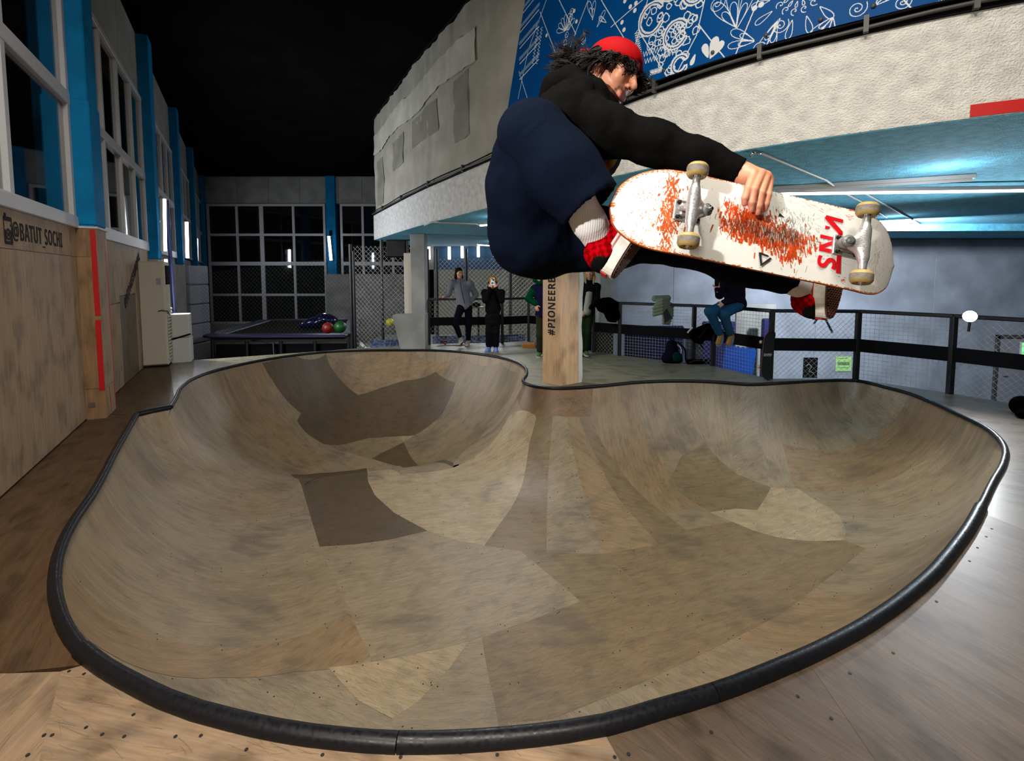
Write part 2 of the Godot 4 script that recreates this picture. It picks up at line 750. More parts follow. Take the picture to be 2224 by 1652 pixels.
func materials() -> void:
	mat("black_steel", Color(0.055, 0.055, 0.065), 0.45)
	mat("black_matt", Color(0.045, 0.045, 0.05), 0.8)
	mat("net_light", Color(0.74, 0.73, 0.68), 0.9)
	mat("net_dark", Color(0.16, 0.17, 0.15), 0.9)
	tinted("ceiling", Color(0.06, 0.06, 0.062), 0.9, T.mottle, 0.1)
	tinted("floor", Color(0.20, 0.19, 0.18), 0.6, T.mottle, 0.3)
	tinted("white_wall", Color(0.60, 0.60, 0.58), 0.8, T.plaster_tint, 0.25)
	tinted("grey_wall", Color(0.60, 0.63, 0.68), 0.75, T.plaster_tint, 0.2)
	tinted("beige_wall", Color(0.52, 0.50, 0.44), 0.8, T.plaster_tint, 0.2)
	tinted("blue_wall", Color(0.16, 0.30, 0.42), 0.8, T.plaster_tint, 0.2)
	tinted("blue_column", Color(0.0, 0.50, 0.74), 0.65, T.plaster_tint, 0.5)
	tinted("rough_white", Color(0.86, 0.855, 0.84), 0.9, T.plaster_tint, 1.6, T.plaster, 0.8)
	tinted("rough_blue", Color(0.38, 0.72, 0.84), 0.9, T.plaster_tint, 1.6, T.plaster, 0.7)
	mat("window_white", Color(0.70, 0.70, 0.72), 0.45)
	mat("white_paint", Color(0.74, 0.74, 0.73), 0.5)
	mat("cream_paint", Color(0.72, 0.69, 0.63), 0.45)
	mat("pale_grey", Color(0.55, 0.56, 0.60), 0.7)
	var g := mat("glass", Color(0.03, 0.035, 0.04, 0.25), 0.03)
	g.transparency = BaseMaterial3D.TRANSPARENCY_ALPHA
	glow("tube_light", Color(0.95, 0.97, 1.0), 9.0)
	glow("tube_far", Color(0.95, 0.97, 1.0), 4.0)
	var t := mat("red_tape", Color(0.72, 0.03, 0.05), 0.18)
	t.clearcoat_enabled = true
	t.clearcoat = 0.6
	mat("chrome", Color(0.75, 0.75, 0.77), 0.25, 1.0)
	mat("ink", Color(0.03, 0.025, 0.02), 0.9)
	tinted("hoodie_cloth", Color.WHITE, 0.9, T.cloth, 3.0, null, 0.0, false).vertex_color_use_as_albedo = true
	var cd := mat("corduroy", Color(0.035, 0.06, 0.115), 0.95)
	cd.rim_enabled = true
	cd.rim = 0.04
	cd.rim_tint = 0.9
	cd.metallic_specular = 0.12
	cd.uv1_triplanar = true
	cd.uv1_scale = Vector3(28, 28, 28)
	cd.heightmap_enabled = true
	cd.heightmap_texture = T.rib
	cd.heightmap_scale = 0.06
	var sk := mat("sock", Color(0.82, 0.82, 0.83), 0.95)
	sk.uv1_triplanar = true
	sk.uv1_scale = Vector3(20, 20, 20)
	sk.heightmap_enabled = true
	sk.heightmap_texture = T.rib
	sk.heightmap_scale = 0.06
	tinted("rubber_white", Color(0.84, 0.82, 0.79), 0.55, T.plaster_tint, 6.0, null, 0.0, false)
	mat("stripe_red", Color(0.62, 0.05, 0.07), 0.5)
	mat("gum", Color(0.20, 0.09, 0.06), 0.7)
	mat("gum_light", Color(0.38, 0.22, 0.16), 0.7)
	mat("hair_dark", Color(0.055, 0.030, 0.020), 0.5)
	M.hair_dark.metallic_specular = 0.3
	var sn := own_colours("skin", 0.5)
	sn.subsurf_scatter_enabled = true
	sn.subsurf_scatter_strength = 0.15
	own_colours("cloth_own", 0.9)
	for k in ["hoodie_cloth", "cloth_own"]:
		M[k].metallic_specular = 0.12
	M.black_matt.metallic_specular = 0.2
	M.ceiling.metallic_specular = 0.05
	M.blue_column.metallic_specular = 0.25
	var pb := tinted("pattern_blue", Color(0.45, 0.52, 0.68), 0.8, grey_noise(61, 0.08, 0.3, 1.2, 128, FastNoiseLite.TYPE_CELLULAR), 1.6)
	pb.metallic_specular = 0.2
	mat("bush", Color(0.40, 0.41, 0.41), 0.4)
	tinted("urethane", Color(0.66, 0.56, 0.33), 0.5, T.plaster_tint, 8.0, null, 0.0, false)
	tinted("urethane_worn", Color(0.47, 0.44, 0.40), 0.7, T.mottle, 12.0, null, 0.0, false)


func ply(key: String, c: Color, tex: String, rough: float, scale: Vector2, bump := 0.03) -> StandardMaterial3D:
	# plywood over a mesh's own uv (metres)
	var m := mat(key, c, rough)
	m.albedo_texture = T[tex]
	m.uv1_scale = Vector3(scale.x, scale.y, 1)
	m.heightmap_enabled = true
	m.heightmap_texture = T.bump_ply
	m.heightmap_scale = bump
	return m


# ---------------------------------------------------------------- the hall
const WALL_U := Vector2(-0.4847, 0.8747)


func ply_sheet(st: SurfaceTool, lo: Vector3, hi: Vector3, uv0: Vector2) -> void:
	# a sheet of plywood on a wall (local x, y, z): its face carries uv in metres, grain upright
	var p := [Vector3(lo.x, lo.y, hi.z), Vector3(lo.x, hi.y, hi.z), Vector3(hi.x, hi.y, hi.z), Vector3(hi.x, lo.y, hi.z)]
	st.set_smooth_group(-1)
	for i in [0, 1, 2, 0, 2, 3]:
		st.set_uv(Vector2(p[i].y, p[i].x) + uv0)
		st.add_vertex(p[i])
	for f in [[0, 1, Vector3.LEFT], [1, 2, Vector3.UP], [2, 3, Vector3.RIGHT], [3, 0, Vector3.DOWN]]:
		var a: Vector3 = p[f[0]]
		var b: Vector3 = p[f[1]]
		var back := Vector3(0, 0, hi.z - lo.z)
		for v in [a, a - back, b - back, a, b - back, b]:
			st.set_uv(Vector2(v.y, v.x + v.z) + uv0)
			st.add_vertex(v)


func sheet(parent: Node3D, lo: Vector3, hi: Vector3, m: Material, called := "plywood_panel") -> MeshInstance3D:
	var st := begin()
	ply_sheet(st, lo, hi, Vector2(rng.randf() * 2.0, rng.randf() * 2.0))
	return part(called, done(st), m, parent)


func window_grid(called: String, label: String, xf: Transform3D, xs: Array, ys: Array, bar: float, thick_y := -1, thick_x := -1) -> void:
	# frame bars and one pane in every field; local x along the wall, z into the room
	var w := struct_node(called, label)
	w.transform = xf
	for i in xs.size():
		var b := bar * (1.7 if i == thick_x else 1.0)
		part("mullion", block(Vector3(xs[i] - b * 0.5, ys[0], -0.06), Vector3(xs[i] + b * 0.5, ys[-1], 0.02), 0.006), M.window_white, w)
	for i in ys.size():
		var b := bar * (1.6 if i == thick_y else 1.0)
		part("transom", block(Vector3(xs[0] - bar * 0.5, ys[i] - b * 0.5, -0.055), Vector3(xs[-1] + bar * 0.5, ys[i] + b * 0.5, 0.026), 0.006), M.window_white, w)
	for i in xs.size() - 1:
		for j in ys.size() - 1:
			part("pane", block(Vector3(xs[i], ys[j], -0.026), Vector3(xs[i + 1], ys[j + 1], -0.02), 0.0), M.glass, w)


func room() -> void:
	var fl := struct_node("floor", "dark lower floor of the hall around the skate deck")
	part("slab", block(Vector3(-18, -2.2, -26), Vector3(18, -2.0, 5), 0.0), M.floor, fl)
	var ce := struct_node("ceiling", "black painted ceiling of the hall")
	part("slab", block(Vector3(-18, 6.3, -26), Vector3(18, 6.5, 5), 0.0), M.ceiling, ce)

	# left wall: windows between blue columns above a plywood lining
	var xl := Transform3D(Basis(Vector3(WALL_U.x, 0, -WALL_U.y), Vector3.UP, Vector3(WALL_U.y, 0, WALL_U.x)), Vector3(-3.79, 0, -3.47))
	var wl := struct_node("wall_left", "long side wall lined with plywood below high windows")
	wl.transform = xl
	part("lower_wall", block(Vector3(-8.5, -2.0, -0.3), Vector3(22.3, 2.2, -0.03), 0.0), M.white_wall, wl)
	part("upper_wall", block(Vector3(-8.5, 5.05, -0.3), Vector3(22.3, 6.3, -0.05), 0.0), M.white_wall, wl)
	var x0 := -8.0
	while x0 < 22.0:
		part("upper_panel", block(Vector3(x0 + 0.008, 5.07, -0.05), Vector3(x0 + 1.1, 6.28, -0.02), 0.005), M.white_wall, wl)
		x0 += 1.108
	ply("ply_wall", Color(0.64, 0.53, 0.40), "ply_wall", 0.6, Vector2(0.5, 0.9))
	ply("ply_wall_light", Color(0.62, 0.48, 0.34), "ply_wall", 0.55, Vector2(0.45, 0.8))
	ply("ply_wall_brown", Color(0.40, 0.32, 0.22), "ply_wall", 0.6, Vector2(0.5, 0.9))
	var s := -8.45
	while s < 2.2:
		var e := minf(s + 1.27, 2.3)
		sheet(wl, Vector3(s + 0.002, 0.02, -0.02), Vector3(e - 0.002, 1.868, 0.0), M.ply_wall)
		s += 1.27
	s = -8.45
	while s < 2.2:
		sheet(wl, Vector3(s, 1.872, -0.02), Vector3(minf(s + 2.44, 2.3) - 0.002, 2.2, 0.002), M.ply_wall)
		s += 2.44
	for q in [[2.75, 3.55, 0.0, 1.25], [2.75, 4.3, 1.254, 2.16], [3.554, 4.3, 0.0, 1.25], [4.304, 5.5, 0.0, 1.35], [4.304, 5.5, 1.354, 2.16], [5.504, 6.05, 0.0, 2.16], [6.054, 7.0, 0.0, 2.16]]:
		sheet(wl, Vector3(q[0] + 0.002, q[2] + 0.01, -0.02), Vector3(q[1], q[3], 0.0), M.ply_wall_brown if q[0] == 4.304 and q[2] == 0.0 else M.ply_wall)
	# sills and windows
	part("sill", block(Vector3(-8.4, 2.19, -0.06), Vector3(2.3, 2.31, 0.035), 0.008), M.window_white, wl)
	part("sill", block(Vector3(2.75, 2.15, -0.06), Vector3(7.0, 2.25, 0.03), 0.008), M.window_white, wl)
	part("sill", block(Vector3(7.45, 2.15, -0.06), Vector3(11.6, 2.25, 0.03), 0.008), M.window_white, wl)
	var ys := [2.28, 3.6, 5.05]
	window_grid("window_1", "tall dark window nearest the camera above the plywood lining", xl, [-8.4, -6.6, -4.8, -3.0, -1.2, 0.57, 2.24], ys, 0.09, 1)
	window_grid("window_2", "tall dark window of four lights between the two nearest blue columns", xl, [2.8, 3.85, 4.9, 5.95, 6.95], ys, 0.085, 1)
	window_grid("window_3", "tall dark window beyond the second blue column", xl, [7.5, 8.5, 9.5, 10.5, 11.55], ys, 0.085, 1)
	window_grid("window_4", "tall dark window beyond the third blue column", xl, [12.1, 13.1, 14.1, 15.1, 16.3], ys, 0.085, 1)
	window_grid("window_5", "narrow dark window in the far corner of the side wall", xl, [16.8, 18.1, 19.4, 20.7, 22.0], ys, 0.085, 1)
	# columns
	var cols := [[2.3, "nearest blue column of the window wall, its foot boxed in plywood"], [7.0, "second blue column of the window wall, behind the white cabinet"], [11.6, "third blue column of the window wall with a light tube"], [16.35, "small far blue column of the window wall"], [21.8, "blue corner column between the side windows and the end windows"]]
	for c in cols:
		var o := thing("blue_column", c[1], "column", Vector3.ZERO, "blue columns of the window wall")
		o.transform = xl * Transform3D(Basis.IDENTITY, Vector3(c[0], 0, 0))
		var foot := 2.2 if c[0] < 3.0 else 2.0
		part("shaft", block(Vector3(0, foot, -0.3), Vector3(0.45, 6.3, 0.17), 0.012), M.blue_column, o)
		if c[0] < 3.0:
			part("upper_casing", block(Vector3(-0.012, 2.23, -0.2), Vector3(0.462, 3.62, 0.182), 0.01), M.blue_column, o)
			sheet(o, Vector3(0.43, 0.0, 0.16), Vector3(0.45, 2.19, 0.18), M.ply_wall_light)
			var fr := sheet(o, Vector3(0.0, 0.36, 0.16), Vector3(0.428, 2.19, 0.18), M.ply_wall)
			var st := begin()
			ply_sheet(st, Vector3(0, 0.36, 0), Vector3(0.18, 1.87, 0.02), Vector2(0.3, 0.1))
			var side := part("plywood_panel", done(st), M.ply_wall_light, o)
			side.transform = Transform3D(Basis(Vector3(0, 0, 1), Vector3.UP, Vector3(-1, 0, 0)), Vector3.ZERO)
			for yy in [[0.0, 0.356], [1.874, 2.19]]:
				st = begin()
				ply_sheet(st, Vector3(0, yy[0], 0), Vector3(0.18, yy[1], 0.02), Vector2(0.7, 0.4))
				side = part("plywood_panel", done(st), M.ply_wall_light, o)
				side.transform = Transform3D(Basis(Vector3(0, 0, 1), Vector3.UP, Vector3(-1, 0, 0)), Vector3.ZERO)
			sheet(o, Vector3(0.0, 0.0, 0.16), Vector3(0.428, 0.356, 0.18), M.ply_wall)
			part("cap_board", block(Vector3(-0.03, 2.19, -0.02), Vector3(0.47, 2.215, 0.2), 0.003), M.white_paint, o)
			part("hinge", block(Vector3(-0.026, 0.14, 0.02), Vector3(-0.018, 0.2, 0.09), 0.002), M.chrome, o)
			fr.set_meta("label", "plywood face of the column foot")
		else:
			part("lower_casing", block(Vector3(0, -2.0, -0.3), Vector3(0.45, foot - 0.004, 0.16), 0.01), M.white_wall, o)
	# red tape down the column foot
	var tp := thing("red_tape_strip", "glossy red tape down the corner of the plywood column foot", "tape")
	tp.transform = xl * Transform3D(Basis.IDENTITY, Vector3(2.3, 0, 0.181))
	var on_side := Transform3D(Basis(Vector3(0, 0, 1), Vector3.UP, Vector3(-1, 0, 0)), Vector3(-0.0225, 0, -0.028))
	var t_up := part("upper_length", tape_mesh([Vector3(0.0, 2.18, 0), Vector3(0.002, 1.9, 0.001), Vector3(0.0, 1.5, 0), Vector3(0.004, 1.2, 0.001)], 0.05), M.red_tape, tp)
	t_up.transform = on_side
	var t_lo := part("lower_length", tape_mesh([Vector3(0.004, 1.15, 0), Vector3(0.0, 1.08, 0.002), Vector3(0.0, 0.8, 0), Vector3(0.0, 0.33, 0.001)], 0.052), M.red_tape, tp)
	t_lo.transform = on_side
	part("torn_edge", tape_mesh([Vector3(0.4, 2.1, 0), Vector3(0.405, 1.2, 0.001), Vector3(0.43, 0.5, 0), Vector3(0.44, 0.05, 0.001)], 0.012), M.red_tape, tp)
	part("torn_edge", tape_mesh([Vector3(0.16, 0.34, 0), Vector3(0.2, 0.15, 0.001), Vector3(0.21, 0.02, 0)], 0.016), M.red_tape, tp)
	# stencilled writing
	var wr := thing("wall_lettering", "black stencilled camera sign and handle @BATUT_SOCHI on the plywood band", "lettering")
	wr.transform = xl
	var tx := part("text", words("@BATUT_SOCHI", 0.205, 0.002), M.ink, wr)
	tx.transform = Transform3D(Basis(Vector3(0.82, 0, 0), Vector3(0, 1, 0), Vector3(0, 0, 1)), Vector3(1.18, 2.02, 0.004))
	var icon := begin()
	var ring := func(c: Vector2, r0: float, r1: float) -> void:
		for k in 24:
			var a := Vector2.from_angle(TAU * k / 24)
			var b := Vector2.from_angle(TAU * (k + 1) / 24)
			var q := [c + a * r0, c + a * r1, c + b * r1, c + b * r0]
			quad(icon, Vector3(q[0].x, q[0].y, 0.005), Vector3(q[1].x, q[1].y, 0.005), Vector3(q[2].x, q[2].y, 0.005), Vector3(q[3].x, q[3].y, 0.005))
	var plate := func(x: float, y: float, w: float, h: float) -> void:
		box_to(icon, Vector3(x, y, 0.002), Vector3(x + w, y + h, 0.005), 0.0008)
	plate.call(0.40, 1.92, 0.012, 0.2)
	plate.call(0.548, 1.92, 0.012, 0.2)
	plate.call(0.405, 1.905, 0.15, 0.025)
	plate.call(0.405, 2.09, 0.15, 0.035)
	plate.call(0.42, 2.125, 0.035, 0.025)
	plate.call(0.41, 1.93, 0.028, 0.09)
	plate.call(0.522, 1.93, 0.028, 0.09)
	ring.call(Vector2(0.48, 1.985), 0.03, 0.047)
	ring.call(Vector2(0.48, 1.985), 0.0, 0.018)
	plate.call(0.527, 2.05, 0.02, 0.02)
	part("camera_sign", done(icon), M.ink, wr)
	var w2 := thing("slanted_lettering", "faded slanted stencil writing on the plywood by the white cabinet", "lettering")
	w2.transform = xl
	var t2 := part("text", words("#PIONEERBOWL", 0.23, 0.002), M.ink, w2)
	t2.transform = Transform3D(Basis(Vector3(0, 0, 1), 0.52) * Basis(Vector3(0.95, 0, 0), Vector3(0, 1, 0), Vector3(0, 0, 1)), Vector3(5.35, 1.62, 0.004))

	# end wall with the big windows, parallel to the picture
	var wb := struct_node("wall_back", "white end wall around the big dark windows")
	var xb := Transform3D(Basis.IDENTITY, Vector3(0, 0, -22.9))
	wb.transform = xb
	part("upper_wall", block(Vector3(-14.6, 5.05, -0.3), Vector3(-2.9, 6.3, -0.05), 0.0), M.white_wall, wb)
	for i in 9:
		part("upper_panel", block(Vector3(-14.3 + i * 1.46, 5.08, -0.05), Vector3(-14.3 + i * 1.46 + 1.45, 6.26, -0.02), 0.006), M.white_wall, wb)
	part("lower_wall", block(Vector3(-14.6, -2.0, -0.3), Vector3(-2.9, -0.55, 0.0), 0.0), M.white_wall, wb)
	part("low_partition", block(Vector3(-8.2, -2.0, 1.4), Vector3(-3.0, 1.75, 1.6), 0.01), M.white_wall, wb)
	window_grid("window_6", "large dark end window of sixteen panes left of the blue pier", xb, [-14.25, -12.9, -11.75, -10.25, -8.8], [-0.55, 0.78, 2.25, 3.6, 4.98], 0.11, 2, 2)
	window_grid("window_7", "dark end window right of the blue pier", xb, [-8.0, -7.0, -5.6, -4.3, -3.0], [-0.55, 0.78, 2.25, 3.6, 4.98], 0.11, 2)
	var pier := thing("blue_pier", "blue pier between the two big end windows", "column", Vector3(-8.65, 0, -22.9))
	part("shaft", block(Vector3(-0.02, -2.0, -0.3), Vector3(0.42, 6.3, 0.12), 0.012), M.blue_column, pier)
	part("light_switch", block(Vector3(0.12, 3.55, 0.12), Vector3(0.26, 3.78, 0.15), 0.006), M.black_matt, pier)

	# grey wall on the right behind the fence, side walls, wall behind the camera
	var wr2 := struct_node("wall_right", "pale grey wall behind the black fence")
	part("lining", block(Vector3(2.6, -2.0, -13.1), Vector3(17.5, 3.2, -12.85), 0.0), M.grey_wall, wr2)
	var px := 2.62
	for w in [1.65, 1.8, 2.0, 3.1, 2.5, 3.0]:
		part("panel", block(Vector3(px + 0.006, -1.9, -12.85), Vector3(px + w, 2.63, -12.8), 0.004), M.grey_wall, wr2)
		px += w
	part("pilaster", block(Vector3(2.3, -2.0, -13.1), Vector3(2.68, 3.2, -12.6), 0.01), M.white_wall, wr2)
	part("upper_wall", block(Vector3(2.3, 3.2, -13.1), Vector3(17.5, 6.3, -12.9), 0.0), M.white_wall, wr2)
	var wh := struct_node("wall_hall", "beige wall with a blue band at the back of the trampoline hall")
	part("lower_wall", block(Vector3(-3.1, -2.0, -18.3), Vector3(2.6, 1.9, -18.0), 0.0), M.beige_wall, wh)
	part("blue_band", block(Vector3(-3.1, 1.9, -18.3), Vector3(2.6, 6.3, -18.02), 0.0), M.blue_wall, wh)
	part("return_wall", block(Vector3(-3.1, -2.0, -23.1), Vector3(-2.9, 6.3, -18.0), 0.0), M.beige_wall, wh)
	part("return_wall", block(Vector3(2.4, -2.0, -18.3), Vector3(2.6, 6.3, -13.0), 0.0), M.beige_wall, wh)
	var ws := struct_node("wall_side", "plain wall far to the right under the gallery")
	part("lining", block(Vector3(17.3, -2.0, -13.1), Vector3(17.5, 6.3, 4.0), 0.0), M.grey_wall, ws)
	var wf := struct_node("wall_front", "plain wall behind the camera")
	part("lining", block(Vector3(-3.0, -2.0, 3.6), Vector3(17.5, 6.3, 3.8), 0.0), M.white_wall, wf)


func tape_mesh(p: Array, w: float) -> ArrayMesh:
	var st := begin()
	for i in p.size() - 1:
		var a: Vector3 = p[i]
		var b: Vector3 = p[i + 1]
		var o := Vector3(w * 0.5, 0, 0)
		var z := Vector3(0, 0, 0.002)
		quad(st, b - o + z, a - o + z, a + o + z, b + o + z, 1)
		quad(st, b - o - z, b - o + z, a - o + z, a - o - z)
		quad(st, b + o + z, b + o - z, a + o - z, a + o + z)
	return done(st)


# ---------------------------------------------------------------- the bowl
var near_segments := {}


func sstep(t: float) -> float:
	t = clampf(t, 0.0, 1.0)
	return t * t * (3.0 - 2.0 * t)


func lip_distance(q: Vector2) -> float:
	var key := Vector2i((q * 2.0).floor())
	if not near_segments.has(key):
		var mid := (Vector2(key) + Vector2(0.5, 0.5)) * 0.5
		var ds := PackedFloat32Array()
		var best := 1e9
		for i in COP.size():
			var d := mid.distance_to(Geometry2D.get_closest_point_to_segment(mid, COP[i], COP[(i + 1) % COP.size()]))
			ds.append(d)
			best = minf(best, d)
		var list := PackedInt32Array()
		for i in ds.size():
			if ds[i] <= best + 0.72:
				list.append(i)
		near_segments[key] = list
	var m := 1e9
	for i in near_segments[key]:
		m = minf(m, q.distance_squared_to(Geometry2D.get_closest_point_to_segment(q, COP[i], COP[(i + 1) % COP.size()])))
	return sqrt(m)


func bowl_depth(q: Vector2) -> float:
	return 1.15 + 0.7 * sstep(((q.x + 2.0) * -0.3 + (q.y - 6.5) * 0.954) / 2.2)


func bowl_height(q: Vector2) -> float:
	# near the corners of the lip the curve is eased round
	for c in [Vector3(5.0, 7.1, 1.7), Vector3(-4.0, 6.0, 1.2)]:
		if q.distance_squared_to(Vector2(c.x, c.y)) < c.z * c.z:
			var d := lip_distance(q)
			var ease_ := sstep((c.z - q.distance_to(Vector2(c.x, c.y))) / 0.5)
			var r := minf(0.45, d * 0.85) * ease_
			if r < 0.02 or not Geometry2D.is_point_in_polygon(q, COP):
				return bowl_raw(q)
			var sum := bowl_raw(q)
			for k in 8:
				sum += bowl_raw(q + Vector2.from_angle(TAU * k / 8.0) * r)
			return sum / 9.0
	return bowl_raw(q)


func bowl_raw(q: Vector2) -> float:
	var d := lip_distance(q)
	var deep := bowl_depth(q)
	var r := deep / (1.0 - cos(deg_to_rad(75.0)))
	var w := r * sin(deg_to_rad(75.0))
	if d >= w:
		return -deep
	return -deep + r - sqrt(maxf(0.0, r * r - (w - d) * (w - d)))


func bowl_point(q: Vector2, lift: float) -> Array:
	# [point, normal]; the slope is taken over a few centimetres so that the curve shades smoothly
	var h := bowl_height(q)
	var e := 0.03
	var hx := bowl_height(q + Vector2(e, 0)) - bowl_height(q - Vector2(e, 0))
	var hd := bowl_height(q + Vector2(0, e)) - bowl_height(q - Vector2(0, e))
	if lip_distance(q) < 0.04:
		# one-sided next to the lip, where the field folds over
		var c := q
		var best := 1e9
		for i in near_segments[Vector2i((q * 2.0).floor())]:
			var p := Geometry2D.get_closest_point_to_segment(q, COP[i], COP[(i + 1) % COP.size()])
			if p.distance_squared_to(q) < best:
				best = p.distance_squared_to(q)
				var t := (COP[(i + 1) % COP.size()] - COP[i]).normalized()
				c = Vector2(t.y, -t.x) if not lip_turns else Vector2(-t.y, t.x)
		var q2 := q + c * 0.05
		hx = bowl_height(q2 + Vector2(e, 0)) - bowl_height(q2 - Vector2(e, 0))
		hd = bowl_height(q2 + Vector2(0, e)) - bowl_height(q2 - Vector2(0, e))
	var n := Vector3(-hx, 2.0 * e, hd).normalized()
	return [Vector3(q.x, h, -q.y) + n * lift, n]


var lip_turns := false
var panel_list: Array = []     # [polygon, bounds, SurfaceTool, uv turn, lift, count]


func put_piece(poly: PackedVector2Array, p: Array, cache: Dictionary) -> void:
	var st: SurfaceTool = p[2]
	var ix := Geometry2D.triangulate_polygon(poly)
	if ix.is_empty():
		return
	var turn: float = p[3]
	var pts := []
	for v in poly:
		var key := Vector2i((v * 2000.0).round())
		if not cache.has(key):
			cache[key] = bowl_point(v, 0.0)
		pts.append(cache[key])
	for i in range(0, ix.size(), 3):
		var t := [ix[i], ix[i + 1], ix[i + 2]]
		if (poly[t[1]] - poly[t[0]]).cross(poly[t[2]] - poly[t[0]]) > 0.0:
			t = [ix[i], ix[i + 2], ix[i + 1]]
		for k in t:
			st.set_normal(pts[k][1])
			st.set_uv(poly[k].rotated(turn) + p[6])
			st.set_uv2(poly[k] * 0.13)
			st.add_vertex(pts[k][0] + pts[k][1] * p[4])
	p[5] += 1


func divide(lo: Vector2, size: float, cache: Dictionary) -> void:
	var mid := lo + Vector2(size, size) * 0.5
	var d := lip_distance(mid)
	var inside := Geometry2D.is_point_in_polygon(mid, COP)
	if not inside and d > size * 0.75:
		return
	var w := bowl_depth(mid) * 1.303
	var want := 0.075 if d < 0.35 else 0.11 if d < w + 0.15 else 0.3
	if size > want:
		for k in 4:
			divide(lo + Vector2((k & 1) * size * 0.5, (k >> 1) * size * 0.5), size * 0.5, cache)
		return
	var cell := PackedVector2Array([lo, lo + Vector2(size, 0), lo + Vector2(size, size), lo + Vector2(0, size)])
	var rest: Array = [cell]
	if d < size:
		rest = Geometry2D.intersect_polygons(cell, COP)
	var box := Rect2(lo, Vector2(size, size))
	for p in panel_list:
		if rest.is_empty():
			return
		if not box.intersects(p[1]):
			continue
		var left := []
		for r in rest:
			for g in Geometry2D.intersect_polygons(r, p[0]):
				if absf(polygon_area(g)) > 1e-6:
					put_piece(g, p, cache)
			for g in Geometry2D.clip_polygons(r, p[0]):
				if absf(polygon_area(g)) > 1e-6:
					left.append(g)
		rest = left


func apart(arr: Array) -> Array:
	# one mesh for every connected piece
	var v: PackedVector3Array = arr[Mesh.ARRAY_VERTEX]
	var id := {}
	var of := PackedInt32Array()
	var up := PackedInt32Array()
	for p in v:
		var k := Vector3i((p * 500.0).round())
		if not id.has(k):
			id[k] = up.size()
			up.append(up.size())
		of.append(id[k])
	var root := func(i: int) -> int:
		while up[i] != i:
			i = up[i]
		return i
	for i in range(0, v.size(), 3):
		var a: int = root.call(of[i])
		for k in [1, 2]:
			var c: int = root.call(of[i + k])
			if c != a:
				up[c] = a
	var groups := {}
	for i in range(0, v.size(), 3):
		var g: int = root.call(of[i])
		if not groups.has(g):
			groups[g] = []
		groups[g].append(i)
	var out := []
	for g in groups:
		var st := begin()
		for i in groups[g]:
			for k in 3:
				st.set_normal(arr[Mesh.ARRAY_NORMAL][i + k])
				st.set_uv(arr[Mesh.ARRAY_TEX_UV][i + k])
				st.set_uv2(arr[Mesh.ARRAY_TEX_UV2][i + k])
				st.add_vertex(v[i + k])
		out.append(st.commit())
	return out


func polygon_area(p: PackedVector2Array) -> float:
	var a := 0.0
	for i in p.size():
		a += p[i].cross(p[(i + 1) % p.size()])
	return a * 0.5


